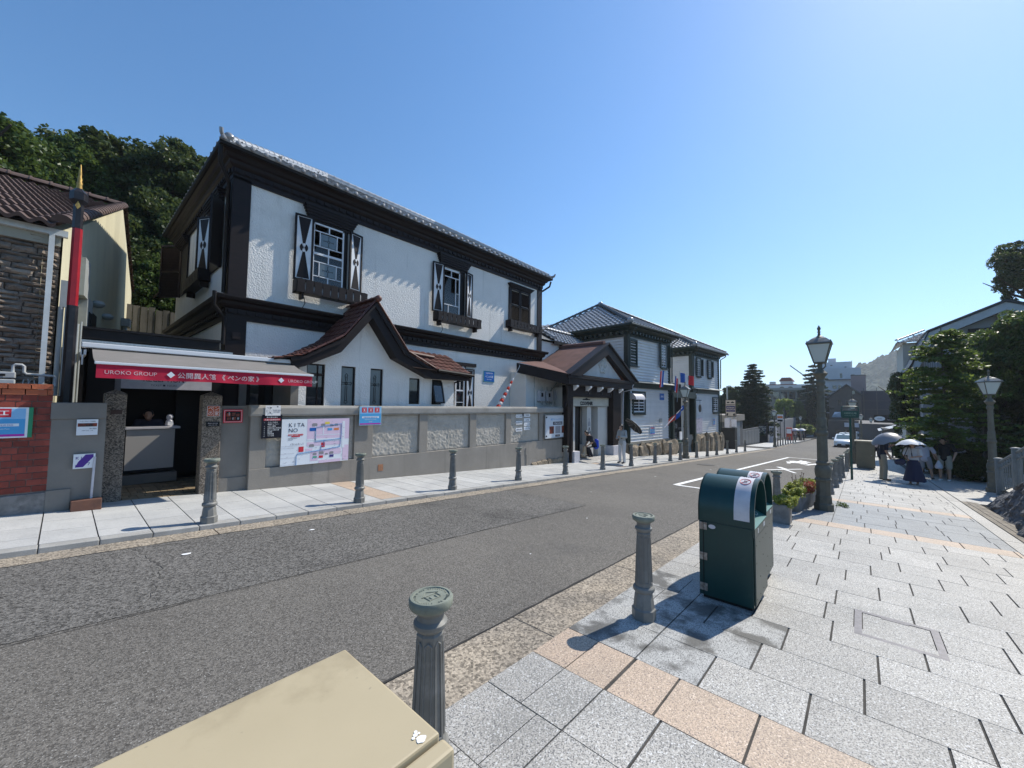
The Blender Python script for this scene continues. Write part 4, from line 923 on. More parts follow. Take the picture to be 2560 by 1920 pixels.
# blue plaque, lower windows
T2 = thing('wall_plaque', 'small blue plaque with white writing on the white wall of the large house', 'sign', (10.45, Y0 - .02, 2.5))
blue = flat('sign_blue', (.015, .12, .42), .4); bluel = flat('sign_light_blue', (.08, .35, .65), .4); green = flat('sign_green', (.03, .25, .12), .5); teal = flat('sign_teal', (.05, .3, .33), .5)
fr = F(10.40, Y0 - .003, 2.50); b = W(fr); b.box(0, .57, 0, .41, 0, .02); b.build('border', teal, T2); rects(T2, 'panel', blue, fr, [(.02, .02, .55, .39)], .02, .002)
text('伝統的建造物', .06, white, T2, fr, .285, .31, .0225, 'CENTER'); text('ベンの家', .11, white, T2, fr, .285, .16, .0225, 'CENTER'); text('Ben\'s House', .05, white, T2, fr, .285, .08, .0225, 'CENTER')
b = W(F(12.35, Y0, 1.3)); b.box(0, 1.35, 0, 1.05, -.001, .01); 
b.build('barred_window', blackw, T); b = W(F(12.35, Y0, 1.3))
for i in range(16): b.box(.02 + i * .087, .045 + i * .087, 0, 1.03, .03, .05)
b.box(0, 1.35, .98, 1.03, .02, .06); b.box(.6, .65, 0, 1.03, .03, .06); b.build('window_bars', mat('bar_grey', (.1, .11, .11), rough=.5), T)
sash(T, F(9.0, Y0, 1.2), .42, 1.78, [(0, .9, .42, .95), (0, 1.3, .42, 1.32), (.2, .95, .22, 1.78), (0, .5, .42, .52)]); shutter(T, F(9.46, Y0 - .02, 1.2), .42, 1.72)
b = W(); b.box(8.9, 9.95, Y0 - .08, Y0, 3.0, 3.12); b.box(9.42, 9.47, Y0 - .04, Y0, 1.2, 3.0); b.build('window_head', brownw, T)
# ---- gabled annex
YA = 9.42
inner = [(3.46, 2.44), (4.25, 2.83), (5.02, 3.78), (5.73, 2.83), (6.87, 2.39), (7.97, 2.37)]
ops = [(3.62, 4.03, 1.0, 2.54), (4.42, 4.78, 1.0, 2.54), (5.18, 5.54, 1.0, 2.54), (6.35, 6.71, 1.63, 2.36), (7.13, 7.49, 1.63, 2.36)]
xs = sorted({3.46, 7.97} | {p[0] for p in inner} | {o[0] for o in ops} | {o[1] for o in ops})
def itop(x):
    for (a, za), (c, zc) in zip(inner[:-1], inner[1:]):
        if a <= x <= c: return za + (zc - za) * (x - a) / (c - a)
b = W()
for a, c in zip(xs[:-1], xs[1:]):
    op = [o for o in ops if o[0] <= (a + c) / 2 <= o[1]]
    if op:
        z0, z1 = op[0][2], op[0][3]
        if z0 > 1.2: b.prism([(a, -.5), (c, -.5), (c, z0), (a, z0)], 'y', YA, YA + .16)
        b.prism([(a, z1), (c, z1), (c, itop(c) + .1), (a, itop(a) + .1)], 'y', YA, YA + .16) if min(itop(a), itop(c)) + .1 > z1 else None
    else: b.prism([(a, -.5), (c, -.5), (c, itop(c) + .1), (a, itop(a) + .1)], 'y', YA, YA + .16)
b.box(7.81, 7.97, YA + .16, Y0, -.5, 2.45); b.box(3.46, 3.62, YA + .16, Y0, -.5, 2.45)
b.build('annex_wall', stucco, T)
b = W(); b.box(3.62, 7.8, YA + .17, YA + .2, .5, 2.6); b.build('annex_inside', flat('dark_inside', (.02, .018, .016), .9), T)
for k, (a, c, z0, z1) in enumerate(ops):
    fr = F(a, YA + .07, z0); w_, h_ = c - a, z1 - z0
    b = W(fr); t = .03 if k != 4 else .035
    for r in ((0, 0, w_, t), (0, h_ - t, w_, h_), (0, t, t, h_ - t), (w_ - t, t, w_, h_ - t)): b.box(r[0], r[2], r[1], r[3], -.02, .03)
    f = b.build('window_frame', blackw if k > 2 else brownw, T)
    if k == 0:
        b = W(fr); b.box(w_ * .62, w_ * .67, .03, h_ - .03, -.01, .03); b.box(.03, w_ - .03, h_ * .82, h_ * .86, -.01, .03); b.build('mullion', brownl, f)
    if k < 4:
        b = W(fr); b.box(.03, w_ - .03, .03, h_ - .03, -.01, 0); b.build('pane', panef if k in (1, 2) else paneg, f)
    else:
        b = W(fr @ Matrix.Translation((0, h_ - .02, .03)) @ Matrix.Rotation(rad(-14), 4, 'X'))
        for r in ((0, -h_ + .03, w_ + .02, -h_ + .07), (0, -.04, w_ + .02, 0), (0, -h_ + .03, .04, 0), (w_ - .02, -h_ + .03, w_ + .02, 0)): b.box(r[0], r[2], r[1], r[3], 0, .03)
        sf = b.build('open_sash', blackw, f); b = W(fr @ Matrix.Translation((0, h_ - .02, .03)) @ Matrix.Rotation(rad(-14), 4, 'X')); b.box(.03, w_ - .01, -h_ + .06, -.03, .01, .015); b.build('pane', paneg, T)
for a, c in ((4.42, 4.78), (5.18, 5.54)):       # lead cross on the frosted panes
    fr = F((a + c) / 2 - .02, YA + .07, 1.5); b = W(fr)
    def tb(*p): b.tube([(x, y, .006) for x, y in p], .0065, 4)
    for s_ in (-1, 1): tb((s_ * .022, .2), (s_ * .022, .56)), tb((s_ * .022, .68), (s_ * .022, .78))
    for s_ in (-1, 1): tb((s_ * .03, .60), (s_ * .11, .60)); tb((s_ * .03, .645), (s_ * .11, .645)); tb((s_ * .11, .58), (s_ * .14, .622), (s_ * .11, .665))
    tb(*[(.032 * math.cos(t), .622 + .04 * math.sin(t)) for t in [k * math.pi / 6 for k in range(13)]]); tb((0, .58), (.02, .622), (0, .665), (-.02, .622), (0, .58))
    tb((-.03, .78), (-.035, .82), (0, .87), (.035, .82), (.03, .78), (-.03, .78)); tb((-.03, .2), (-.04, .16), (0, .12), (.04, .16), (.03, .2), (-.03, .2))
    b.build('lead_cross', lead, T); text('1896', .055, lead, T, fr, 0, .03, .006, 'CENTER', 'etched_number')
# bargeboard and roof of the annex
outer = [(3.15, 2.60), (3.42, 2.68), (4.30, 3.20), (5.10, 4.22), (6.06, 3.02), (6.98, 2.62), (8.30, 2.53)]
inn2 = [(3.22, 2.36), (3.46, 2.44), (4.25, 2.83), (5.02, 3.78), (5.73, 2.83), (6.87, 2.37), (8.30, 2.37)]
b = W()
for i in range(6): b.prism([inn2[i], inn2[i + 1], outer[i + 1], outer[i]], 'y', YA - .32, YA - .26)
b.build('bargeboard', brownw, T)
b = W()
for i in range(6):
    m0 = ((inn2[i][0] * .35 + outer[i][0] * .65), (inn2[i][1] * .35 + outer[i][1] * .65)); m1 = ((inn2[i + 1][0] * .35 + outer[i + 1][0] * .65), (inn2[i + 1][1] * .35 + outer[i + 1][1] * .65))
    b.prism([m0, m1, outer[i + 1], outer[i]], 'y', YA - .36, YA - .322)
b.build('barge_moulding', brownw, T)
b = W()
for i in range(6): b.prism([inn2[i], inn2[i + 1], (outer[i + 1][0], outer[i + 1][1] - .02), (outer[i][0], outer[i][1] - .02)], 'y', YA - .259, (Y0 if i < 4 else YA + .1))
b.build('annex_soffit', brownw, T)
def curve(pts, n):       # points along a polyline at equal length
    L_ = [0]
    for p, q in zip(pts[:-1], pts[1:]): L_.append(L_[-1] + math.dist(p, q))
    out = []
    for k in range(n + 1):
        s_ = L_[-1] * k / n; i = max(j for j in range(len(L_)) if L_[j] <= s_ + 1e-9); i = min(i, len(pts) - 2)
        t = (s_ - L_[i]) / (L_[i + 1] - L_[i]); out.append((pts[i][0] + (pts[i + 1][0] - pts[i][0]) * t, pts[i][1] + (pts[i + 1][1] - pts[i][1]) * t))
    return out
tb_ = MB(); vs = []
for k in range(7): 
    s_ = k / 6; vs.append((0, s_, .03 * math.sin(math.pi * s_) + .02)); 
for k in range(7): s_ = k / 6; vs.append((1.1, s_, .03 * math.sin(math.pi * s_) - .004))
for k in range(7): vs.append((0, k / 6, -.01))
fs = [(k + 1, k, 7 + k, 8 + k)[::-1] for k in range(6)] + [(k, k + 1, 15 + k, 14 + k)[::-1] for k in range(6)]
tb_.add(vs, fs); rtme = mesh_of(tb_, 'roof_tile_mesh', kawr)
def tile_run(pts, n, y0, y1, cols, par, right=False):
    c_ = curve(pts, n); wy = (y1 - y0) / cols
    for i in range(n):
        a, c2 = (c_[i], c_[i + 1]); d = Vector((c2[0] - a[0], 0, c2[1] - a[1]))
        ang = math.atan2(d.z, d.x)
        for j in range(cols):
            M = Matrix.Translation((a[0], y0 + wy * j, a[1])) @ Matrix.Rotation(-ang, 4, 'Y') @ Matrix.Diagonal((d.length, wy, 1, 1))
            if right: M = Matrix.Translation((c2[0], y0 + wy * j, c2[1])) @ Matrix.Rotation(math.pi - ang, 4, 'Y') @ Matrix.Diagonal((d.length, wy, -1, 1)) if 0 else Matrix.Translation((a[0], y0 + wy * (j + 1), a[1])) @ Matrix.Rotation(math.pi, 4, 'Z') @ Matrix.Rotation(ang, 4, 'Y') @ Matrix.Diagonal((-d.length, wy, 1, 1))
            o = D.objects.new('roof_tile', rtme); COL.objects.link(o); o.parent = par; o.matrix_basis = INV[root_of(par).name] @ M
b = W(); L2 = [(2.85, 2.55)] + outer[1:4]
for i in range(3): b.prism([(L2[i][0], L2[i][1] - .02), (L2[i + 1][0], L2[i + 1][1] - .02), L2[i + 1], L2[i]], 'y', YA - .36, Y0)
for i in range(3, 5): b.prism([(outer[i][0], outer[i][1] - .02), (outer[i + 1][0], outer[i + 1][1] - .02), outer[i + 1], outer[i]], 'y', YA - .36, Y0)
b.build('annex_roof', brownl, T)
tile_run(L2, 15, YA - .38, Y0, 6, T)
tile_run(outer[3:6][::-1], 9, YA - .38, Y0, 6, T)
# pent roof on the right of the annex
pv = Vector((0, .16, .093)); b = W(); b.add([(6.2, YA - .4, 2.62), (8.36, YA - .4, 2.56), (8.36, Y0, 3.2), (6.2, Y0, 3.26)], [(0, 1, 2, 3)]); b.build('pent_roof', brownl, T)
for i in range(9):
    for j in range(5):
        x = 6.35 + .22 * i; y = YA - .42 + .235 * j; z = 2.63 - (x - 6.2) * .028 + (y - YA + .4) * .55
        if x < 7.05 and z < 2.6 + (7.3 - x) * .5 - .15: continue
        M = Matrix.Translation((x + .22, y, z)) @ Matrix.Rotation(math.pi / 2, 4, 'Z') @ Matrix.Rotation(-.502, 4, 'Y') @ Matrix.Diagonal((.27, .22, 1, 1))
        o = D.objects.new('roof_tile', rtme); COL.objects.link(o); o.parent = T; o.matrix_basis = INV[T.name] @ M
captiles('ridge_tile', (5.10, YA - .4, 4.27), (5.10, Y0, 4.27), .07, kawr, T, .25)
captiles('ridge_tile', (3.5, YA - .34, 2.74), (4.30, YA - .34, 3.23), .035, kawr, T, .22); captiles('ridge_tile', (4.3, YA - .34, 3.23), (5.10, YA - .34, 4.25), .035, kawr, T, .22); captiles('ridge_tile', (6.06, YA - .34, 3.05), (5.10, YA - .34, 4.25), .035, kawr, T, .22); captiles('ridge_tile', (6.98, YA - .34, 2.66), (6.06, YA - .34, 3.05), .035, kawr, T, .22)
b = W(); b.sph((5.10, YA - .42, 4.27), .085, 12, 8); b.tube([(6.4, YA + .3, 3.12), (7.4, YA + .3, 3.06)], .05, 8); b.build('roof_finial', kawr, T)
pipe(T, [(8.34, YA - .4, 2.5), (8.3, YA - .1, 2.42), (8.05, YA + .1, 2.3), (8.03, YA + .1, 1.6)], .035, blackw)
b = W(); b.tube([(7.0, YA - .44, 2.6), (8.38, YA - .44, 2.53)], .045, 8); b.build('gutter', blackw, T)
# dark timber bay left of the annex, seen under the awning
b = W(); b.box(2.72, 3.46, Y0 - .06, Y0 - .01, .2, 2.5); b.build('dark_panelling', blackw, T)
b = W(); b.box(2.60, 2.74, Y0 - .12, Y0 - .061, .2, 2.5); b.box(3.30, 3.46, YA + .0, Y0 - .061, .2, 2.4); b.build('porch_post', cementd, T)
b = W(F(2.82, Y0 - .061, 1.2)); b.box(0, .18, 0, 1.0, 0, .01); b.box(.3, .46, 0, 1.0, 0, .01); b.build('side_glazing', paneg, T)

# ================================================================== GREY BOUNDARY WALL
T = gwall = thing('boundary_wall', 'long grey rendered wall with recessed pebble-dashed panels in front of the white house', 'wall', (2.42, 8.9, gz(2.42)))
pil = [(2.42, 2.70), (4.54, 5.0), (6.36, 6.62), (8.2, 8.46), (9.83, 10.08), (11.67, 11.95), (13.45, 13.68)]
b = W(); b.slope(2.42, 13.68, 8.97, 9.2, 2.0, -.1, n=1) if 0 else b.box(2.42, 13.68, 8.975, 9.2, -.8, 1.4); b.build('wall_core', cement, T)
b = W(); b.box(2.42, 13.68, 8.895, 8.975, -.8, .33); b.build('base', cement, T, bevel=.008)
for a, c in pil:
    b = W(); b.box(a, c, 8.90, 8.975, .33, 1.36); b.build('pilaster', cement, T, bevel=.006)
b = W(); b.prism([(8.86, 1.36), (8.85, 1.40), (8.85, 1.52), (8.88, 1.575), (9.22, 1.575), (9.22, 1.36)], 'x', 2.40, 13.68); b.build('coping', mat('coping_render', (.34, .325, .295), (.27, .255, .23), ns=2.2, nd=6, rough=.9, c3=(.2, .19, .17), n3=2, l3=.56, h3=.75, bump=.4, bs=40, bd=.005), T, bevel=.012)
def pebbles(x0, x1, z0, z1, y, T, m, step=.022, amp=.026, seed=1):
    nx = int((x1 - x0) / step); nz = int((z1 - z0) / step); g_ = np.random.RandomState(seed)
    h = g_.rand(nz + 1, nx + 1); h = (h + np.roll(h, 1, 0) + np.roll(h, 1, 1) * .6) / 2.6; h = (h - h.min()) / (h.max() - h.min()); h[0] = h[-1] = 0; h[:, 0] = h[:, -1] = 0
    X_, Z_ = np.meshgrid(np.linspace(x0, x1, nx + 1), np.linspace(z0, z1, nz + 1)); V = np.stack([X_, y - amp * h, Z_], -1).reshape(-1, 3)
    I = INV[T.name]; V = V + np.array(I.translation)
    idx = np.arange((nx + 1) * (nz + 1)).reshape(nz + 1, nx + 1); Fq = np.stack([idx[:-1, :-1], idx[:-1, 1:], idx[1:, 1:], idx[1:, :-1]], -1).reshape(-1, 4)
    return npobj('roughcast_panel', V, Fq, m, T)
for k, ((a, c), (d_, e)) in enumerate(zip(pil[:-1], pil[1:])): pebbles(c, d_, .33, 1.36, 8.972, T, pebble, seed=k)
# small terracotta vent in the base, crack and pipe
b = W(F(5.16, 8.893, -.02)); b.box(0, .14, 0, .16, 0, .004); b.build('terracotta_vent', mat('terracotta', (.42, .2, .1), (.25, .12, .07), ns=20, rough=.8), T)
b = W(); b.box(10.85, 10.92, 8.88, 8.9, -.12, .12); b.tube([(10.9, 8.885, -.12), (10.9, 8.885, -.6)], .012, 6); b.build('vent_pipe', cementd, T)
# rubble footing at the right end: single stones
def stone(b, c, s_, seed, m_=.25):
    g_ = random.Random(seed); bm = bmesh.new(); bmesh.ops.create_icosphere(bm, subdivisions=2, radius=1)
    for v in bm.verts:
        p = v.co; k_ = 1 + m_ * noise.noise(Vector((p.x * 1.3 + seed, p.y * 1.3, p.z * 1.3))); q = [max(-.82, min(.82, p[i] * 1.15)) for i in range(3)]
        v.co = Vector((c[0] + q[0] * s_[0] * k_, c[1] + q[1] * s_[1] * k_, c[2] + q[2] * s_[2] * k_))
    b.bm(bm, False)
for i, (x, w_, h_) in enumerate([(11.35, .16, .07), (11.65, .15, .10), (11.95, .2, .13), (12.3, .17, .17), (12.62, .18, .14), (12.95, .19, .19), (13.3, .17, .21)]):
    b = W(); stone(b, (x, 8.9, gz(x) + .08), (w_ * 1.15, .09, h_ * 1.3), i * 3.1); b.build('footing_stone', rockb, T)

# signs on the boundary wall ------------------------------------------------
def signboard(name, label, x0, z0, w_, h_, m, y=8.88, th=.02, cat='sign', frame=None):
    T = thing(name, label, cat, (x0, y, z0)); fr = F(x0, y, z0); b = W(fr); b.box(0, w_, 0, h_, -.0, th); b.build('board', m, T)
    if frame:
        b = W(fr); e = .02
        for r in ((-e, -e, w_ + e, 0), (-e, h_, w_ + e, h_ + e), (-e, 0, 0, h_), (w_, 0, w_ + e, h_)): b.box(r[0], r[2], r[1], r[3], -.002, th + .012)
        b.build('frame', frame, T)
    return T, fr @ Matrix.Translation((0, 0, th))
pink = flat('map_pink', (.70, .55, .68), .45); mapw = flat('map_white', (.74, .78, .82), .45); mblue = flat('map_route_blue', (.06, .22, .48), .5)
T, fr = signboard('street_map_board', 'large white and pink illustrated street map board on the grey wall, headed KITANO', 2.96, .33, 1.42, .96, mapw, 8.868, .012)
H_ = .96; Wm = 1.42
rects(T, 'pink_blocks', pink, fr, [(.50, .50, 1.42, .96)], .0005, .001)
rects(T, 'pink_block', pink, fr, [(.58, .06, .74, .26), (.76, .17, 1.24, .30), (1.28, .02, 1.42, .36), (.76, .0, 1.24, .06), (.5, .38, 1.24, .46), (.48, .28, .62, .33)], .0012, .001)
rects(T, 'white_streets', mapw, fr, [(.64, .60, 1.26, .615), (.83, .62, .85, .80), (1.26, .3, 1.32, .90), (.50, .5, 1.24, .53), (.66, .50, .68, .80)], .0022, .0008)
b = W(fr)
for p in ([(.30, 0), (.30, .2), (.32, .235), (.85, .285), (1.22, .33), (1.24, .62), (1.24, .84), (.84, .80), (.68, .77), (.68, .47), (1.23, .51)], [(.86, .49), (.86, .38), (.80, .37), (.80, .28)]):
    b.tube([(x, y, .004) for x, y in p], .006, 4)
b.build('blue_route', mblue, T)
text('K I TA', .115, darkp, T, fr, .13, .80, .0025); text('NO', .115, darkp, T, fr, .13, .69, .0025); 
rects(T, 'red_tabs', redp, fr, [(.13, .615, .42, .65), (.19, .59, .36, .612), (.34, .27, .44, .38), (.80, .34, .88, .44)], .0025, .001)
text('北野異人館街マップ', .03, white, T, fr, .14, .62, .0038); text('KITANO IJINKAN-GAI', .018, darkp, T, fr, .13, .56, .003); text('KOBE JAPAN', .016, darkp, T, fr, .13, .53, .003)
rects(T, 'blue_tabs', blue, fr, [(.55, .70, .68, .77)], .003, .001); rects(T, 'light_blue_tabs', bluel, fr, [(.93, .70, 1.03, .75), (.62, .1, .64, .12)], .003, .001)
rects(T, 'orange_tabs', flat('map_orange', (.7, .22, .08), .5), fr, [(1.07, .70, 1.18, .75)], .003, .001); rects(T, 'green_tabs', flat('map_green', (.08, .35, .25), .5), fr, [(.63, .12, .72, .16)], .003, .001)
rects(T, 'crimson_tab', redp, fr, [(.76, .11, .85, .16)], .003, .001); rects(T, 'navy_tab', flat('map_navy', (.05, .04, .2), .5), fr, [(.99, .11, 1.08, .16)], .003, .001); rects(T, 'yellow_tab', flat('map_yellow', (.75, .6, .1), .5), fr, [(.87, .84, .97, .89)], .003, .001)
b = W(fr); g2 = random.Random(4)
def house_draw(x, y, s_): b.prism([(x - s_, y), (x + s_, y), (x + s_, y + s_ * .7), (x + s_ * 1.2, y + s_ * .75), (x + s_ * .6, y + s_ * 1.2), (x - s_ * .6, y + s_ * 1.2), (x - s_ * 1.2, y + s_ * .75), (x - s_, y + s_ * .7)], 'z', .003, .004)
for x, y, s_ in ((.65, .80, .055), (.83, .80, .045), (1.02, .79, .04), (1.12, .80, .04), (.60, .36, .05), (.67, .18, .04), (.81, .19, .05), (.92, .17, .03), (1.03, .18, .045)): house_draw(x, y, s_)
b.build('building_drawings', flat('map_grey', (.26, .25, .27), .6), T)
b = W(fr)
for k in range(70):
    x, y = g2.uniform(.03, 1.38), g2.uniform(.03, .93)
    if x < .5 and y > .5: continue
    l_ = g2.uniform(.012, .05); b.box(x, x + l_, y, y + .004, .004, .0048)
for k in range(9): b.box(.18 + k * .03, .187 + k * .03, .42, .42 + g2.uniform(.015, .05), .004, .0048)
for y in (.02, .16, .25, .36, .40): b.box(.0, .26, y, y + .003, .004, .0048)
b.build('fine_print', flat('map_fine', (.2, .2, .24), .6), T)
T, fr = signboard('notice_board', 'black notice board with a red headline band at the grey wall\'s left end', 2.60, .92, .36, .47, flat('board_black', (.012, .012, .02), .35), 8.87, .02)
rects(T, 'red_band', redp, fr, [(.03, .35, .33, .39)], .001, .001); text('異人館お得な', .034, white, T, fr, .18, .405, .0025, 'CENTER'); text('共通入館券発売中', .034, white, T, fr, .18, .355, .003, 'CENTER')
for k, s_ in enumerate(['うろこの家 &', '展望ギャラリー', '山手八番館', '北野外国人倶楽部', '坂の上の異人館', '英国館', '洋館長屋', 'ベンの家']): text(s_, .030, white, T, fr, .1, .305 - k * .038, .0025); text(str(k + 1), .026, white, T, fr, .04, .305 - k * .038, .0025) if k != 1 else None
T, fr = signboard('paper_notice', 'white paper notice with small drawings hung over the top of the black notice board', 2.65, 1.37, .275, .205, white, 8.845, .004)
text('STAMP RALLY', .028, darkp, T, fr, .13, .10, .001); text('MAP HERE', .026, darkp, T, fr, .14, .065, .001)
b = W(fr); g2 = random.Random(9)
for k in range(26): x, y = g2.uniform(.015, .12), g2.uniform(.02, .18); b.box(x, x + .015, y, y + .004, .0008, .0014)
for x, y in ((.08, .15), (.07, .05), (.2, .17)): b.prism([(x, y), (x + .03, y), (x + .03, y + .012), (x + .015, y + .022), (x, y + .012)], 'z', .0008, .0014)
b.build('drawings', darkp, T)
def pass_sign(T, fr, W_, H2, n=3, x0=0):
    rects(T, 'blue_panel', bluel, fr, [(.0 + .015, .02, W_ - .015, H2 * .62)], .001, .001); rects(T, 'sky_panel', flat('sign_sky', (.25, .5, .75), .4), fr, [(.015, H2 * .62, W_ - .015, H2 - .015)], .001, .001)
    rects(T, 'white_band', white, fr, [(W_ * .12, H2 * .38, W_ * .88, H2 * .47)], .002, .001); rects(T, 'magenta_line', flat('magenta', (.45, .03, .35), .5), fr, [(.015, .02, W_ - .015, .05)], .002, .001)
    s_ = W_ / 3.9
    for k in range(n):
        cx = W_ / 2 + (k - (n - 1) / 2) * W_ * .29
        rects(T, 'red_tile', redp, fr, [(cx - s_ * .42, H2 * .68, cx + s_ * .42, H2 * .68 + s_ * .8)], .003, .001); rects(T, 'tile_mark', white, fr, [(cx - s_ * .28, H2 * .68 + s_ * .2, cx + s_ * .28, H2 * .68 + s_ * .25), (cx - s_ * .28, H2 * .68 + s_ * .55, cx + s_ * .28, H2 * .68 + s_ * .6), (cx - s_ * .05, H2 * .68 + s_ * .25, cx + s_ * .05, H2 * .68 + s_ * .55)], .0045, .001)
    text('KOBE KITANO PREMIUM PASS', H2 * .075, blue, T, fr, W_ / 2, H2 * .395, .0035, 'CENTER', sx=.8); text('Kobe Kitano Premium Pass', H2 * .06, white, T, fr, W_ / 2, H2 * .28, .0025, 'CENTER'); text('Official', H2 * .07, white, T, fr, W_ / 2, H2 * .16, .0025, 'CENTER')
T, fr = signboard('hanging_sign', 'light blue sign with three red squares hooked over the top of the grey wall', 4.60, 1.115, .57, .45, flat('sign_frame', (.3, .5, .6), .4), 8.83, .012)
pass_sign(T, fr, .57, .45); b = W()
for x in (4.63, 5.1): b.box(x, x + .025, 8.83, 9.1, 1.575, 1.585)
b.build('hooks', mat('hook_wood', (.35, .22, .15), rough=.8), T)
T = thing('direction_signs', 'seven small white pointed direction signs fixed on the fifth panel of the grey wall', 'signs', (10.35, 8.93, .75)); fr = F(10.35, 8.945, .72)
dsl = [(0, .47, 'ラインの館', -1), (0, .24, '風見鶏の館', -1), (0, .0, '北野美術館', -1), (.46, .50, '天神坂', 1), (.46, .33, '山本通', 1), (.46, .18, 'うろこの家', 1), (.46, .03, 'オランダ館', 1)]
for x, z, s_, d_ in dsl:
    b = W(fr); p = [(x + .04, z), (x + .36, z), (x + .36, z + .12), (x + .04, z + .12), (x, z + .06)] if d_ < 0 else [(x, z), (x + .32, z), (x + .36, z + .06), (x + .32, z + .12), (x, z + .12)]
    b.prism(p, 'z', 0, .012); q = b.build('direction_plate', white, T); text(s_, .062, darkp, q, fr, x + .18, z + .035, .0125, 'CENTER')
rects(T, 'backing', darkp, fr, [(.37, .52, .43, .62)], 0, .01)
T, fr = signboard('poster_case', 'silver framed poster case on the grey wall beside the souvenir shop', 11.93, .40, 1.60, .86, flat('poster_paper', (.62, .65, .68), .3), 8.86, .03, 'notice board', steel)
text('神戸トリックアート', .10, bluel, T, fr, .8, .66, .001, 'CENTER'); rects(T, 'dark_label', darkp, fr, [(.5, .49, 1.12, .61)], .001, .001); text('不思議な領事館', .075, white, T, fr, .81, .52, .0025, 'CENTER')
rects(T, 'photo', mat('photo_brown', (.3, .05, .02), (.03, .02, .02), ns=14, rough=.5), fr, [(.27, .16, .56, .44), (1.08, .16, 1.36, .44)], .001, .001); rects(T, 'grey_photo', greyp, fr, [(.66, .16, 1.0, .44)], .001, .001); rects(T, 'logo_plate', mat('photo_dark', (.06, .03, .02), rough=.5), fr, [(.66, .03, .96, .11)], .001, .001)
text('TRICK ART', .04, white, T, fr, .81, .05, .0025, 'CENTER'); b = W(fr)
for x, y in ((.08, .07), (1.5, .07), (.08, .78), (1.5, .78)): b.prism([(x - .05, y - .03), (x + .05, y - .02), (x + .03, y + .04), (x - .04, y + .03)], 'z', .001, .002)
b.build('corner_prints', black, T)
# plastic case screws omitted; red and white wrapped pole leaning behind the wall
T = thing('striped_flagpole', 'slanting pole wrapped in a red and white cloth behind the grey wall', 'flagpole', (8.85, 9.5, 1.2))
p0, p1 = Vector((10.05, 9.35, 1.0)), Vector((11.45, 9.35, 3.12))
p0, p1 = Vector((9.72, 9.35, 1.3)), Vector((11.02, 9.35, 3.05)); b = W(); b.tube([p0, p1], [.02, .012], 6); b.lathe([(.02, 0), (.001, .08)], 6, tuple(p1)); b.build('pole', steel, T)
wht = flat('banner_white', (.65, .62, .6), .7); redc = flat('banner_red', (.55, .035, .02), .7)
for k in range(12):
    a = p0.lerp(p1, .0 + k * .062); c = p0.lerp(p1, .0 + (k + 1) * .062); rr = .10 - k * .0055
    b = W(); b.tube([a, a.lerp(c, .5), c], [rr * .8, rr, rr * .75], 7, smooth=False); b.build('red_cloth' if k % 2 == 0 else 'white_cloth', redc if k % 2 == 0 else wht, T)
# ================================================================== LEFT: brick wall, grey wall, gate pillars
brickm = mat('red_brick', (.27, .055, .036), (.19, .045, .032), ns=9, rough=.85, rnd=.28, bump=.4, bs=90, bd=.004, sp=(60, (.4, .2, .15), .7, .1))
mortar = mat('mortar', (.33, .27, .24), (.22, .18, .16), ns=12, rough=.95)
T = thing('brick_wall', 'red brick garden wall with an orange tile coping at the far left', 'wall', (-.1, 8.6, gz(-.1)))
b = W(); b.box(-2.2, -.105, 8.615, 8.8, .33, 1.70); b.build('mortar_core', mortar, T)
me = mesh_of(MB().box(0, 1, 0, 1, 0, 1), 'brick_mesh', brickm); n_ = 0
for r in range(15):
    z = .36 + r * .0895; x = -.105 - (0.05 if r % 2 else 0.0); hd = r % 2
    if r % 2: piece('brick', me, T, (-.155, 8.60, z + .008), (0, 0, 0), (.05, .1, .078))
    while x > -2.1 and n_ < 290:
        ln = .14; piece('brick', me, T, (x - ln + .008, 8.598 + R.uniform(-.003, .004), z + .008), (0, R.uniform(-.01, .01), 0), (ln - .009, .1, .0785)); x -= ln; n_ += 1
bc = mat('orange_coping_tile', (.46, .13, .055), (.33, .09, .045), ns=7, rough=.8, rnd=.2, bump=.4, bs=60)
me = mesh_of(MB().box(0, 1, 0, 1, 0, 1), 'coping_mesh', bc)
for k in range(12):
    piece('coping_tile', me, T, (-.30 - k * .2, 8.57, 1.785), (0, R.uniform(-.015, .015), 0), (.19, .3, .07)); piece('coping_tile', me, T, (-.35 - k * .2, 8.585, 1.705), (0, R.uniform(-.01, .01), 0), (.19, .26, .074))
piece('coping_tile', me, T, (-.155, 8.585, 1.705), (0, 0, 0), (.05, .2, .07))
me = mesh_of(MB().box(0, 1, 0, 1, 0, 1, .04), 'base_stone_mesh', concr)
for k in range(10): piece('base_stone', me, T, (-.55 - k * .46, 8.575, gz(0) + .06), (0, R.uniform(-.02, .02), 0), (.445, .2, .28))
T = thing('premium_pass_sign', 'light blue pass sign with red squares on the red brick wall', 'sign', (-.86, 8.58, 1.13)); fr = F(-.88, 8.585, 1.12)
b = W(fr); b.box(0, .60, 0, .41, 0, .012); b.build('board', white, T); pass_sign(T, fr @ Matrix.Translation((0, 0, .012)), .56, .41, 2)
rects(T, 'green_edge', green, fr, [(.57, .0, .61, .41)], .0, .014)
T = thing('side_wall', 'plain grey rendered wall between the red brick wall and the left gate pillar', 'wall', (-.1, 8.6, gz(0)))
b = W(); b.box(-.105, .44, 8.6, 8.95, -.1, 1.36); b.build('wall', cementd, T); b = W(); b.box(-.115, .44, 8.58, 8.97, 1.362, 1.60); b.build('cap', cementd, T, bevel=.01)
b = W(); b.box(-.11, .12, 8.57, 8.599, -.05, .36); b.box(.14, .42, 8.58, 8.599, -.05, .40) if 0 else None; b.build('base_slab', cementd, T)
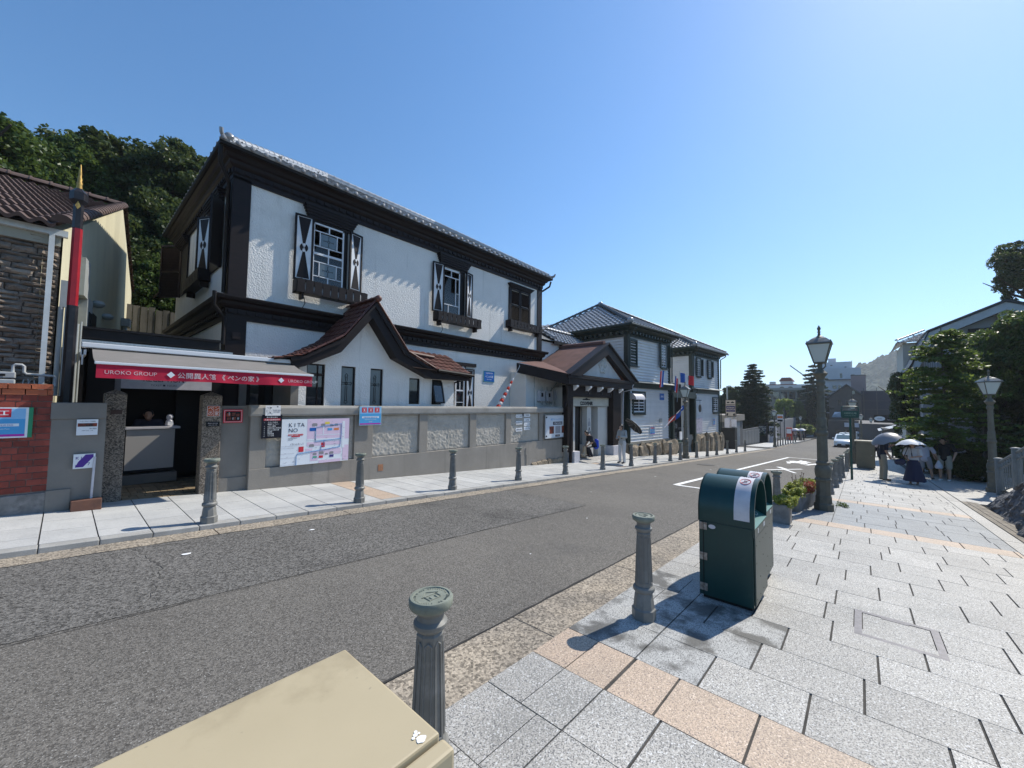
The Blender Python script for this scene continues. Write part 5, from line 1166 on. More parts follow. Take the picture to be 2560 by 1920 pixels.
b = W(); b.box(.14, .145, 8.594, 8.6, 1.37, 1.6); b.build('joint', black, T)
T, fr = signboard('price_notice', 'small white notice with a row of photographs on the grey wall left of the gateway', .14, 1.125, .215, .23, white, 8.575, .015)
rects(T, 'photo_strip', MATS['photo_brown'], fr, [(.0 + .01, .125, .205, .175)], .001, .001); text('うろこグループ共通券', .016, darkp, T, fr, .11, .195, .001, 'CENTER'); text('OPEN 10:00 - 17:00', .014, darkp, T, fr, .11, .06, .001, 'CENTER'); text('¥1,050', .026, darkp, T, fr, .13, .085, .001)
T, fr = signboard('kitano_sign', 'small white KITANO sign with a purple diagonal on the grey wall left of the gateway', .13, .64, .22, .21, white, 8.575, .015)
pur = flat('sign_purple', (.08, .03, .25), .5); polys(T, 'purple_diagonal', pur, fr, [[(.02, .02), (.10, .02), (.20, .16), (.20, .20), (.12, .20), (.05, .10)]], .001, .001); text('K I T', .055, pur, T, fr, .02, .135, .0025); text('N', .055, pur, T, fr, .02, .02, .0025); text('7', .06, pur, T, fr, .14, .04, .001); 
T = thing('standpipe', 'thin pale pipe standing in a brown planter trough against the grey wall', 'pipe', (.33, 8.5, .04)); b = W(); b.tube([(.33, 8.53, .1), (.34, 8.54, .62), (.345, 8.56, .8)], .014, 8); b.build('pipe', sticker, T)
b = W(); b.box(.13, .44, 8.42, 8.56, -.01, .2, .01); b.build('trough', mat('brown_trough', (.16, .075, .05), (.11, .055, .04), ns=9, rough=.8), T)
gran = mat('speckled_granite_pillar', (.20, .165, .13), (.15, .125, .10), ns=2, rough=.8, vor=(70, .25, 1.7), bump=.7, bs=90, bd=.005)
for k, (x, lb) in enumerate(((.42, 'left granite gate pillar with a pyramid top beside the reception gateway'), (1.67, 'right granite gate pillar bearing an orange four-character sign'))):
    T = thing('gate_pillar', lb, 'gate pillar', (x + .13, 9.08, gz(x)), 0, 'granite gate pillars'); b = W(); w_ = .26 if k == 0 else .29
    b.box(x, x + w_, 8.94, 9.22, -.1, 1.75); b.build('shaft', gran, T, bevel=.012)
    b = W(); b.add([(x, 8.94, 1.75), (x + w_, 8.94, 1.75), (x + w_, 9.22, 1.75), (x, 9.22, 1.75), (x + w_ / 2, 9.08, 1.82)], [(0, 1, 4), (1, 2, 4), (2, 3, 4), (3, 0, 4)]); b.build('cap', gran, T)
    if k == 0: b = W(F(.5, 8.938, 1.42)); b.box(0, .13, 0, .07, 0, .006); b.build('name_plate', MATS['photo_dark'], T)
T = thing('pen_sign', 'square orange tiled sign reading ペンの家 on the right gate pillar', 'sign', (1.73, 8.92, 1.38)); T['label'] = 'square orange sign with four white characters on the right gate pillar'
fr = F(1.735, 8.938, 1.37); b = W(fr); b.box(0, .19, 0, .19, 0, .012); b.build('board', white, T); orr = flat('sign_orange', (.42, .08, .02), .5)
for i, c_ in enumerate('ペンの家'):
    xx, yy = (i % 2) * .092 + .005, (1 - i // 2) * .092 + .005; rects(T, 'square', orr, fr, [(xx, yy, xx + .087, yy + .087)], .012, .002); text(c_, .075, white, T, fr, xx + .044, yy + .018, .0145, 'CENTER')
T, fr = signboard('name_plate', 'small dark plate with tiny pale lettering below the orange sign on the gate pillar', 1.73, 1.18, .2, .09, black, 8.938, .008); text('BEN\'S HOUSE', .025, sticker, T, fr, .1, .05, .001, 'CENTER'); text('OPEN 9:30-17:00', .018, sticker, T, fr, .1, .02, .001, 'CENTER')
T = thing('side_wall', 'short grey wall between the right gate pillar and the long grey wall', 'wall', (1.97, 9.0, gz(2)))
b = W(); b.box(1.965, 2.418, 9.0, 9.2, -.2, 1.56); b.build('wall', cementd, T); b = W(); b.box(1.965, 2.418, 8.975, 8.999, -.2, .2); b.build('base', cementd, T)
T, fr = signboard('framed_notice', 'dark framed notice with a red border on the short grey wall right of the gateway', 1.99, 1.24, .31, .25, redp, 8.975, .015)
rects(T, 'white_line', white, fr, [(.015, .015, .295, .235)], .001, .001); rects(T, 'red_field', redp, fr, [(.02, .02, .29, .23)], .0025, .001); polys(T, 'dark_field', black, fr, [rrect(.035, .035, .275, .215, .02)], .0035, .001)
rects(T, 'photo', MATS['photo_brown'], fr, [(.05, .12, .11, .18), (.13, .13, .19, .19), (.2, .12, .255, .17), (.06, .05, .12, .10), (.15, .05, .2, .11)], .0055, .001); rects(T, 'grey_photo', greyp, fr, [(.08, .14, .1, .2), (.14, .06, .16, .1), (.22, .06, .25, .1)], .0068, .001)

# reception yard: brick floor, lean-to, counter
fb = MB().slope(.43, 2.4, 8.98, 11.6, .045, -.2).build('reception_floor', joint, None, kind='structure')
flb = mat('yard_brick', (.27, .20, .12), (.19, .145, .09), ns=6, rough=.85, rnd=.2)
me = mesh_of(MB().box(0, 1, 0, 1, 0, 1), 'yard_brick_mesh', flb); n_ = 0
y = 8.99; j = 0
while y < 11.0 and n_ < 280:
    x = .70 if y < 9.22 else .44
    xe = 2.40 if y < 9.02 else (1.66 if y < 9.22 else 2.40)
    bx = x
    while bx + .195 < xe:
        if (int((bx - x) / .2) + j) % 2 == 0:
            for q in (0, .1): piece('brick', me, fb, (bx, y + q, gz(bx) + .03), (0, AS, 0), (.192, .092, .035)); n_ += 1
        else:
            for q in (0, .1): piece('brick', me, fb, (bx + q, y, gz(bx + q) + .03), (0, AS, 0), (.092, .192, .035)); n_ += 1
        bx += .2
    y += .2; j += 1
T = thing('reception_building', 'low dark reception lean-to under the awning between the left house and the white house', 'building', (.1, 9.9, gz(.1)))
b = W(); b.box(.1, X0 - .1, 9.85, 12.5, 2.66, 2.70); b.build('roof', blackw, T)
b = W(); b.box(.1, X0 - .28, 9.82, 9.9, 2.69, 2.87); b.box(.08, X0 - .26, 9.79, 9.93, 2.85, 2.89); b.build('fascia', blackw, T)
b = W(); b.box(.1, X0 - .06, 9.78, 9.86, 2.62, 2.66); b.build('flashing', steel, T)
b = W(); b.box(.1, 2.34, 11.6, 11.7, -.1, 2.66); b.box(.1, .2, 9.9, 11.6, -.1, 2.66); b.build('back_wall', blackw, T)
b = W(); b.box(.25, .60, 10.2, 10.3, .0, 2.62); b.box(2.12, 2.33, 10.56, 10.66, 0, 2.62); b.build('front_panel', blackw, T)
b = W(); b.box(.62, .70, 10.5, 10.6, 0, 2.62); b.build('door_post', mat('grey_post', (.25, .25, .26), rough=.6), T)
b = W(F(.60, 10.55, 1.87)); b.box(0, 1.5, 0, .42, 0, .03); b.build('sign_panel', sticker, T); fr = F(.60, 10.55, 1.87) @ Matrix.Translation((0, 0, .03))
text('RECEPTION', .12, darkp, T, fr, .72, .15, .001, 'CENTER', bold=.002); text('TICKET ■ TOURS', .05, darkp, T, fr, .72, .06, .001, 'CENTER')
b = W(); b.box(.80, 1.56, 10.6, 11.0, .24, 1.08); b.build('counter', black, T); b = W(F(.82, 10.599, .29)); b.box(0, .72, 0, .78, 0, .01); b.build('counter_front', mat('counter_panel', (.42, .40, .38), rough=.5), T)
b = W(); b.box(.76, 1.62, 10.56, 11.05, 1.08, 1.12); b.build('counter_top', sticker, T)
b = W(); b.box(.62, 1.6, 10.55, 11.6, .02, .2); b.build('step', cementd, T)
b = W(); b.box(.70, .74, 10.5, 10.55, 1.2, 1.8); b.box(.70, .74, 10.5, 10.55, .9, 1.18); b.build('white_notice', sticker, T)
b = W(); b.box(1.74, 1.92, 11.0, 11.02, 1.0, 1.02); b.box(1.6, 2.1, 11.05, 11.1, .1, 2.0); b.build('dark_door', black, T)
T = thing('figurine', 'small white owl-like figurine holding a card at the right end of the counter', 'figurine', (1.47, 10.75, 1.12))
b = W(); b.lathe([(.02, 0), (.07, .0), (.075, .05), (.06, .11), (.04, .14), (.055, .16), (.058, .2), (.035, .24), (.001, .25)], 12, (1.47, 10.75, 1.12)); b.build('body', sticker, T)
b = W(); b.box(1.43, 1.51, 10.66, 10.67, 1.14, 1.22); b.build('card', white, T)
# awning
T = thing('awning', 'grey fabric awning with a crimson lettered valance stretched over the reception gateway', 'awning', (1.7, 8.8, 2.2))
b = W(); b.box(.14, 3.20, 9.14, 9.26, 2.475, 2.555, .012); b.build('cassette', mat('white_aluminium', (.72, .73, .74), rough=.35), T)
b = W(); b.box(.14, .2, 9.2, 9.85, 2.36, 2.44); b.box(3.1, 3.16, 9.2, 10.5, 2.36, 2.44); b.box(.15, .17, 9.2, 9.22, 2.2, 2.44); b.build('bracket', MATS['white_aluminium'], T)
fab = mat('awning_grey_fabric', (.20, .185, .175), (.17, .16, .15), ns=3, rough=.95)
vs = []; fs = []; nx, ny = 30, 8
for i in range(nx + 1):
    for j in range(ny + 1):
        t = j / ny; x = .26 + (3.24 - .26) * i / nx; y = 9.2 - 1.08 * t; z = 2.47 - .27 * t ** .9 - .035 * math.sin(math.pi * t) + .006 * math.sin(x * 4.2) * math.sin(math.pi * t)
        vs.append((x, y, z))
for i in range(nx):
    for j in range(ny): a = i * (ny + 1) + j; fs.append((a, a + 1, a + ny + 2, a + ny + 1))
b = W(); b.add(vs, fs, True); b.build('canopy', fab, T)
b = W(); b.box(.26, 3.24, 8.08, 8.13, 2.155, 2.195, .008); b.build('front_bar', MATS['white_aluminium'], T)
b = W(); b.tube([(.5, 9.15, 2.38), (.9, 8.7, 2.24), (.5, 8.15, 2.12)], .018, 6); b.tube([(2.9, 9.15, 2.38), (2.5, 8.7, 2.24), (2.9, 8.15, 2.12)], .018, 6); b.build('folding_arm', MATS['white_aluminium'], T)
vred = mat('crimson_fabric', (.50, .012, .045), (.43, .01, .04), ns=5, rough=.85)
def vy(x, z): k = (2.155 - z) / .2; return 8.10 + .014 * math.sin(x * 6.3 + 1) * k + .007 * math.sin(x * 17) * k - .01 * k
vs = []; fs = []; nx, ny = 90, 5
for i in range(nx + 1):
    for j in range(ny + 1): x = .28 + 2.94 * i / nx; z = 2.155 - .20 * j / ny + (.004 * math.sin(x * 5) if j == ny else 0); vs.append((x, vy(x, z), z))
for i in range(nx):
    for j in range(ny): a = i * (ny + 1) + j; fs.append((a, a + 1, a + ny + 2, a + ny + 1))
b = W(); b.add(vs, fs, True); b.build('valance', vred, T)
def vtext(s, size, x, z, al='LEFT', bold=0):
    o = text(s, size, white, T, F(0, 8.10, 0), x, z, 0, al, bold=bold); I = INV[T.name].translation
    for v in o.data.vertices: v.co.y = vy(v.co.x - I.x, v.co.z - I.z) - .004 + I.y
vtext('UROKO GROUP', .078, .36, 2.02); vtext('公開異人館', .10, 1.17, 2.01, bold=.0016); vtext('《 ペンの家 》', .10, 1.70, 2.01, bold=.0016); vtext('UROKO GROUP', .074, 2.78, 2.02)
b = W()
for x in (1.09, 2.66): b.add([(x - .05, vy(x, 2.05) - .012, 2.05), (x, vy(x, 2.05) - .012, 2.0), (x + .05, vy(x, 2.05) - .012, 2.05), (x, vy(x, 2.05) - .012, 2.10)], [(0, 1, 2, 3)])
b.build('diamond', white, T)
# red and black finial pole
T = thing('totem_pole', 'tall black and red hexagonal pole with a gold spire beside the left house', 'pole', (0, 9.0, gz(0)))
b = W(); b.lathe([(.062, 1.0), (.062, 3.08)], 6, (.02, 9, 0), smooth=False); b.lathe([(.058, 4.28), (.055, 4.68)], 6, (.01, 9, 0), smooth=False); b.build('black_shaft', mat('pole_black', (.012, .011, .014), (.05, .045, .05), ns=12, nd=8, lo=.55, hi=.8, rough=.4), T)
b = W(); b.lathe([(.059, 3.08), (.057, 4.28)], 6, (.015, 9, 0), smooth=False); b.build('red_shaft', mat('pole_red', (.33, .012, .02), (.26, .01, .018), ns=8, rough=.4), T)
b = W(); b.lathe([(.06, 4.66), (.10, 4.72), (.10, 4.84), (.04, 4.91)], 6, (.005, 9, 0), smooth=False); b.build('black_cap', MATS['pole_black'], T)
b = W(); b.lathe([(.035, 4.91), (.03, 4.97), (.036, 5.0), (.024, 5.03), (.03, 5.06), (.018, 5.1), (.02, 5.14), (.012, 5.24), (.004, 5.30)], 12, (.003, 9, 0)); b.prism([(-.03, 4.62), (0, 4.57), (.03, 4.62), (.0, 4.70)], 'y', 8.93, 8.94); b.build('gold_spire', brassy, T)

# ================================================================== LEFT HOUSE (stone cladding, cream gable)
T = thing('stone_clad_house', 'brown stone-clad house with a wavy tile roof and cream gable at the far left', 'house', (-.13, 9.6, gz(0)))
al = rad(81.4); wv = Vector((math.cos(al), math.sin(al), 0)); A0 = Vector((-.13, 9.6, 0)); P0 = A0 + wv * 6.9; B0 = A0 + wv * 13.4
cream = mat('cream_render', (.60, .56, .40), (.50, .465, .33), ns=.8, nd=7, rough=.9, c3=(.36, .34, .24), n3=.9, l3=.55, h3=.85, stretch=(1, 1, .3), bump=.2, bs=50)
e_ = 4.33
b = W(); b.add([tuple(A0), tuple(B0), tuple(B0 + Vector((0, 0, e_))), tuple(P0 + Vector((0, 0, 7.35))), tuple(A0 + Vector((0, 0, e_)))] + [tuple(p + Vector((-.2, 0, 0))) for p in (A0, B0, B0 + Vector((0, 0, e_)), P0 + Vector((0, 0, 7.35)), A0 + Vector((0, 0, e_)))], [(0, 1, 2, 3, 4), (9, 8, 7, 6, 5), (4, 3, 8, 9), (3, 2, 7, 8)]); b.build('gable_wall', cream, T)
b = W(); b.box(-8, -.15, 9.66, 9.9, -.3, 4.30); b.build('front_wall', mat('stone_joint', (.13, .105, .085), rough=.95), T)
stm = mat('split_stone', (.25, .195, .15), (.15, .125, .105), ns=5, nd=7, rough=.85, rnd=.22, c3=(.33, .27, .21), n3=4, l3=.55, h3=.72, bump=.9, bs=22, bd=.02)
sms = []
for k in range(5):
    g_ = random.Random(k); bm = bmesh.new(); bmesh.ops.create_grid(bm, x_segments=6, y_segments=3, size=.5)
    for v in bm.verts:
        ed = abs(v.co.x) > .49 or abs(v.co.y) > .49; x, y = v.co.x, v.co.y
        v.co = Vector((x + g_.uniform(-.03, .03), (0 if not ed else .35) - (0 if ed else g_.uniform(0, .55)), y + g_.uniform(-.05, .05) + .05 * math.sin(x * 5 + k)))
    bb = MB(); bb.bm(bm); sms.append(mesh_of(bb, 'split_stone_mesh', stm))
n_ = 0; z = 1.0
while z < 4.28 and n_ < 295:
    h_ = R.uniform(.05, .11); x = -.15
    while x > -1.9 and n_ < 295:
        ln = R.uniform(.18, .42); q = piece('stone', R.choice(sms), T, (x - ln / 2, 9.61 + R.uniform(-.01, .015), z + h_ / 2), (0, R.uniform(-.04, .04), 0), (ln - .008, .05, h_ * .93)); x -= ln; n_ += 1
    z += h_
wg = mat('white_gutter', (.62, .66, .66), (.52, .55, .55), ns=5, rough=.5)
b = W(); b.box(-8, -.08, 9.50, 9.60, 4.25, 4.345); b.build('gutter', wg, T)
b = W(); b.box(-.275, -.215, 9.50, 9.56, 1.75, 4.25); b.build('downpipe', wg, T)
b = W(); b.box(-8, -.15, 9.58, 9.64, 4.10, 4.25); b.build('eave_board', mat('eave_grey', (.35, .34, .28), rough=.7), T)
# roof
troof = mat('brown_wave_tile', (.115, .075, .062), (.085, .055, .047), ns=3, rough=.7, rnd=.12)
b = W(); b.add([(-9, 9.35, 4.33), (-.25, 9.35, 4.33), (P0.x - .05, P0.y, 7.37), (-9, P0.y, 7.37)], [(0, 1, 2, 3)]); b.add([(-9, P0.y, 7.37), (P0.x - .05, P0.y, 7.37), (B0.x - .1, B0.y + .3, 4.33), (-9, B0.y + .3, 4.33)], [(0, 1, 2, 3)]); rf = b.build('roof', troof, T)
sv = []; ff = []; n_s = 8
for j, (t, h) in enumerate(((0, .04), (1.08, .008))):
    for k in range(n_s + 1): s_ = k / n_s; sv.append((s_ , t, h + .034 * math.sin(2 * math.pi * s_)))
for k in range(n_s + 1): sv.append((k / n_s, 0.0, .034 * math.sin(2 * math.pi * k / n_s) - .02))
for k in range(n_s): ff += [(k, k + 1, n_s + 2 + k, n_s + 1 + k), (2 * n_s + 2 + k, 2 * n_s + 3 + k, k + 1, k)]
bb = MB(); bb.add(sv, ff, True); tme = mesh_of(bb, 'wave_tile_mesh', troof)
ru = 20; slp = math.atan2(7.37 - 4.35, P0.y - 9.33); rl = math.hypot(7.37 - 4.35, P0.y - 9.33) / ru; n_ = 0
order = []
for j in range(ru):
    y = 9.33 + (P0.y - 9.33) * j / ru; z = 4.36 + (7.37 - 4.35) * j / ru; xr = A0.x + (y - 9.6) / math.sin(al) * math.cos(al) * 1.0 - .04
    for i in range(30):
        x = xr - .21 * (i + 1)
        order.append((i, x, y, z))
rest = MB(True)
for i, x, y, z in sorted(order):
    M = Matrix.Translation((x, y, z)) @ Matrix.Rotation(slp, 4, 'X') @ Matrix.Diagonal((.21, rl, 1, 1))
    if n_ < 298:
        o = D.objects.new('roof_tile', tme); COL.objects.link(o); o.parent = T; o.matrix_basis = INV[T.name] @ M; n_ += 1
    else: rest.M = M; rest.add(sv, ff, True)
rest.M = Matrix(); rest.build('roof_tiles', troof, T, kind='stuff')
captiles('verge_tile', A0 + Vector((-.02, -.28, 4.42)), P0 + Vector((0, 0, 7.46)), .11, troof, T, .3)
captiles('verge_tile', B0 + Vector((-.02, .1, 4.42)), P0 + Vector((0, 0, 7.46)), .09, troof, T, .3)
captiles('ridge_tile', (-8, P0.y, 7.43), P0 + Vector((0, 0, 7.45)), .12, troof, T, .35)
# pipes, boxes on the cream wall
pgr = mat('grey_plastic', (.33, .35, .34), (.28, .29, .28), ns=5, rough=.5)
b = W(); b.box(-.12, -.02, 9.5, 9.56, 3.12, 3.55); b.build('meter_box', pgr, T)
for x, y, r in ((-.10, 9.53, .032), (-.04, 9.50, .018)): pipe(T, [(x, y, 3.12), (x, y, 1.7)], r, pgr, 'conduit')
pipe(T, [(.09, 9.7, 2.9), (.09, 9.7, 1.6)], .022, pgr, 'conduit'); pipe(T, [(.13, 9.75, 2.95), (.13, 9.75, 1.6)], .016, pgr, 'conduit')
def FG(d, z): p = A0 + wv * d; return Matrix.Translation((p.x + .01, p.y, z)) @ Matrix.Rotation(al - 0, 4, 'Z') @ Matrix.Rotation(math.pi / 2, 4, 'X')
for d_, z, w_, h_ in ((1.0, 3.55, .5, .7), (1.4, 2.6, .6, 1.0)):
    b = W(FG(d_, z)); b.box(0, w_, 0, h_, 0, .12); q = b.build('wall_box', pgr, T)
b = W(FG(1.6, 2.95)); b.box(0, .12, 0, .4, .12, .13); b.box(.2, .32, 0, .4, .12, .13); b.build('meter_window', black, T)
b = W(FG(2.3, 2.5)); b.box(0, .9, -1.5, 1.0, 0, .04); b.build('side_door', black, T)
for d_, z in ((3.0, 3.75), (4.4, 3.7), (4.0, 3.0), (6.6, 3.1)): b = W(); p = A0 + wv * d_; b.sph((p.x + .08, p.y, z), .12, 10, 6, (1, 1, .7)); b.build('vent_cowl', pgr, T)
pipe(T, [A0 + wv * 8.2 + Vector((.08, 0, 4.0)), A0 + wv * 8.2 + Vector((.08, 0, 1.5))], .07, pgr)
b = W(FG(8, 4.0)); b.box(0, .5, 0, .25, 0, .2); b.build('rain_head', pgr, T)
# gas meter with pipework in front
T = thing('gas_meter', 'small white gas meter with looping white pipes above the red brick wall', 'gas meter', (-.6, 9.3, 1.9))
mw = mat('meter_white', (.50, .52, .52), (.4, .41, .41), ns=9, rough=.5)
b = W(); b.box(-.72, -.49, 9.3, 9.45, 1.83, 1.93, .012); b.box(-.72, -.49, 9.31, 9.44, 1.95, 2.04, .012); b.build('meter', mw, T); b = W(); b.box(-.64, -.58, 9.295, 9.305, 1.975, 2.01); b.build('dial', black, T)
b = W(); b.tube([(-.52, 9.38, 2.03), (-.52, 9.38, 2.13), (-.50, 9.38, 2.155), (-.44, 9.38, 2.155), (-.415, 9.38, 2.13), (-.415, 9.38, 2.05), (-.39, 9.38, 2.02), (-.13, 9.38, 2.005), (-.105, 9.38, 1.98), (-.105, 9.38, 1.85)], .018, 8); b.build('pipework', mw, T)
b = W(); b.tube([(-.42, 9.3, 1.84), (-.41, 9.3, 1.93), (-.37, 9.3, 1.95), (-.36, 9.3, 1.86)], .006, 6); b.tube([(-.37, 9.3, 1.84), (-.35, 9.3, 1.92), (-.31, 9.3, 1.93), (-.30, 9.3, 1.84)], .006, 6); b.build('hose_hook', mw, T)
T = thing('passage_fence', 'grey wooden fence at the back of the passage behind the reception lean-to', 'fence', (1.5, 19, 3))
fw = mat('weathered_fence', (.16, .15, .13), (.09, .085, .07), ns=5, rough=.95, stretch=(1, 1, .2)); 
me = mesh_of(MB().box(0, 1, 0, 1, 0, 1), 'fence_board_mesh', fw)
for k in range(14): piece('board', me, T, (1.25 + k * .2, 19 + .02 * (k % 2), 0), (0, 0, 0), (.18, .03, 4.9 + .1 * R.random()))

# ================================================================== SOUVENIR PORCH
T = shop = thing('souvenir_shop', 'low shop with a brown gabled porch, dark posts and a plaster crest in its gable', 'shop', (13.7, 8.6, gz(13.7)))
shing = mat('brown_shingle', (.155, .075, .062), (.12, .058, .05), ns=2.5, rough=.9, rnd=.13, bump=.3, bs=60)
b = W(); b.box(14.2, 18.0, 9.4, 12.5, -1.4, 2.6); b.build('shop_wall', mat('shop_white', (.60, .59, .55), (.52, .51, .47), ns=1, rough=.85), T)
b = W(); b.box(11.0, 13.68, 10.0, 12.5, -.8, 2.9) if 0 else b.box(13.94, 17.9, 10.95, 12.5, 2.4, 4.62); b.build('rear_wall', stucco, T)
# posts
b = W(); b.box(13.08, 13.30, 8.62, 8.80, -.2, 2.45) if 0 else b.box(13.15, 13.55, 8.64, 8.9, -.20, 2.46); b.build('post', brownw, T); b = W(); b.box(17.0, 17.8, 8.64, 8.95, -.22, 2.46); b.build('post', brownw, T)
b = W(); b.box(13.52, 13.92, 8.55, 8.9, -.75, -.2, .01); b.build('post_plinth', sticker, T); b = W(); b.box(16.85, 17.95, 8.55, 9.05, -1.05, -.2, .01); b.build('post_plinth', sticker, T)
b = W(); b.box(13.15, 17.8, 8.70, 8.9, 2.02, 2.46); b.build('lintel', brownw, T)
b = W(); b.box(12.85, 18.65, 8.45, 8.72, 2.48, 2.84); b.box(12.80, 18.75, 8.40, 8.70, 2.72, 2.86); b.build('beam', brownw, T, bevel=.01)
for x in (13.55, 14.6, 15.6, 16.55, 17.55): b = W(); b.prism([(8.46, 2.47), (8.46, 2.40), (8.64, 2.26), (8.72, 2.26), (8.72, 2.47)], 'x', x, x + .13); b.build('bracket', whitew, T)
for x in (14.6, 15.7, 16.6): b = W(); b.tube([(x, 8.69, 2.22), (x, 8.60, 2.26), (x, 8.56, 2.2)], .015, 5); b.lathe([(.05, -.06), (.03, 0)], 10, (x, 8.55, 2.2)); b.build('spotlight', black, T)
# gable
b = W(); b.prism([(14.1, 2.92), (17.7, 2.92), (15.9, 3.98)], 'y', 8.60, 8.66); b.build('tympanum', mat('tympanum_white', (.56, .57, .56), (.48, .49, .48), ns=3, rough=.8), T)
b = W()
for (a, c) in (((12.95, 2.72), (16.0, 4.36)), ((19.0, 2.72), (16.0, 4.36))):
    d_ = (Vector((c[0] - a[0], c[1] - a[1]))).normalized(); n2 = Vector((-d_.y, d_.x)) * (.30 if a[0] < 16 else -.30)
    q = [a, c, (c[0], c[1] - .36), (a[0] - n2.x * 0 + (.55 if a[0] < 16 else -.55), a[1] + .0)]
    b.prism([(a[0], a[1] + .10), (c[0], c[1]), (c[0], c[1] - .42), (a[0] + (.75 if a[0] < 16 else -.75), a[1] + .10)], 'y', 8.36, 8.58)
b.build('gable_board', brownw, T)
b = W()
for (a, c) in (((12.85, 2.80), (16.0, 4.43)), ((19.1, 2.80), (16.0, 4.43))): b.prism([(a[0], a[1]), (a[0], a[1] + .07), (c[0], c[1] + .05), (c[0], c[1] - .02)], 'y', 8.30, 8.70)
b.build('verge', brownw, T)
b = W(); crest = mat('plaster_crest', (.52, .53, .51), rough=.8)
for i in range(46):
    t = i / 46 * 2 * math.pi; rr = .30 + .06 * math.sin(5 * t); b.sph((15.9 + rr * math.cos(t) * .95, 8.60, 3.38 + rr * math.sin(t) * .8), R.uniform(.03, .06), 6, 4)
for i in range(26): b.sph((15.9 + R.uniform(-.2, .2), 8.60, 3.36 + R.uniform(-.22, .24)), R.uniform(.03, .07), 6, 4)
b.build('crest', crest, T)
# roof planes, left slope seen; shingles in courses
b = W(); b.add([(12.95, 8.36, 2.84), (16.0, 8.36, 4.42), (16.0, 11.2, 4.42), (12.95, 11.2, 2.84)], [(3, 2, 1, 0)]); b.add([(19.05, 8.36, 2.84), (16.0, 8.36, 4.42), (16.0, 11.2, 4.42), (19.05, 11.2, 2.84)], [(0, 1, 2, 3)]); b.build('roof', shing, T)
sh = mesh_of(MB().box(0, 1, 0, 1, 0, 1), 'shingle_mesh', shing); an = math.atan2(1.58, 3.05); Ls = math.hypot(1.58, 3.05)
for i in range(9):
    for j in range(4):
        t = i / 9; x = 12.93 + 3.05 * t; z = 2.845 + 1.58 * t; y0 = 8.34 + j * .72 - (.3 if i % 2 else 0); y1 = y0 + .72; y0 = max(y0, 8.34); y1 = min(y1, 11.2)
        if y1 - y0 > .1: piece('shingle', sh, T, (x, y0 + .003, z), (0, -an - .02, 0), (Ls / 9 * 1.06, y1 - y0 - .006, .022))
b = W(); b.box(15.88, 16.14, 8.5, 11.2, 4.40, 4.56) if 0 else b.tube([(15.98, 8.55, 4.46), (15.98, 11.2, 4.46)], .13, 8); b.build('ridge_cap', MATS['brown_shingle'], T)
# left lean-to part of the roof with deep fascia
b = W(); b.prism([(10.75, 3.04), (12.95, 2.76), (12.95, 2.44), (10.75, 2.72)], 'y', 8.58, 8.7) if 0 else b.add([(11.55, 9.95, 3.28), (12.88, 8.40, 2.86), (12.88, 8.40, 2.46), (11.55, 9.95, 2.90), (11.75, 10.05, 3.28), (13.05, 8.5, 2.86), (13.05, 8.5, 2.46), (11.75, 10.05, 2.90)], [(0, 1, 2, 3), (7, 6, 5, 4), (0, 4, 5, 1), (3, 2, 6, 7), (0, 3, 7, 4), (1, 5, 6, 2)]); b.build('side_fascia', brownw, T)
b = W(); b.add([(11.6, 9.95, 3.3), (12.9, 8.42, 2.87), (13.2, 8.5, 2.9), (13.9, 10.3, 3.5), (13.9, 10.6, 3.6)], [(0, 1, 2, 3, 4)]); b.build('side_roof', shing, T)
b = W(); b.add([(13.3, 9.6, -.7), (13.3, 9.6, 2.8), (12.0, 10.55, 2.95), (12.0, 10.55, -.7), (13.6, 9.6, 2.6), (13.6, 9.6, -.7)], [(3, 2, 1, 0), (0, 1, 4, 5)]) if 0 else b.box(11.9, 14.3, 9.76, 10.58, -.8, 2.95); b.build('side_wall', stucco, T)
pipe(T, [(12.86, 8.52, 2.46), (12.9, 8.5, 2.25), (12.98, 8.56, 2.15), (12.98, 8.6, 1.75), (12.9, 8.6, 1.65), (12.9, 8.6, 1.6)], .04, brownw)
pipe(T, [(13.2, 8.78, 1.7), (13.4, 8.68, 1.65), (13.45, 8.68, 1.45), (13.38, 8.65, -.62)], .06, brownw)
pipe(T, [(18.72, 8.42, 2.72), (18.6, 8.5, 2.45), (18.2, 8.7, 2.35), (18.15, 8.8, -.3)], .025, sticker)
T2 = thing('electric_boxes', 'grey electricity meter boxes with looping cables on the white wall left of the souvenir porch', 'electric meters', (12.3, 9.2, 1.7))
for x, z, w_, h_ in ((11.71, 1.80, .36, .43), (12.21, 1.80, .36, .43), (12.82, 1.86, .38, .40)):
    b = W(F(x + .9, 9.75, z)); b.box(0, w_, 0, h_, 0, .14, .01); b.build('meter_box', sticker, T2)
    if z < 1.83: b = W(F(x + .9, 9.75, z)); b.box(.10, .22, .18, .34, .14, .145); b.build('meter_glass', black, T2)
b = W()
for k in range(4): x = 12.75 + k * .32; b.tube([(x, 9.7, 1.82), (x + .02, 9.66, 1.72), (x + .1, 9.66, 1.66), (x + .18, 9.7, 1.8), (x + .16, 9.72, 2.4)], .012, 5)
b.tube([(13.9, 9.7, 2.6), (13.6, 9.7, 2.35), (13.4, 9.7, 2.2)], .02, 5); b.tube([(12.4, 9.74, 2.9), (12.42, 9.74, 1.55)], .012, 5); b.build('cables', pgr, T2)
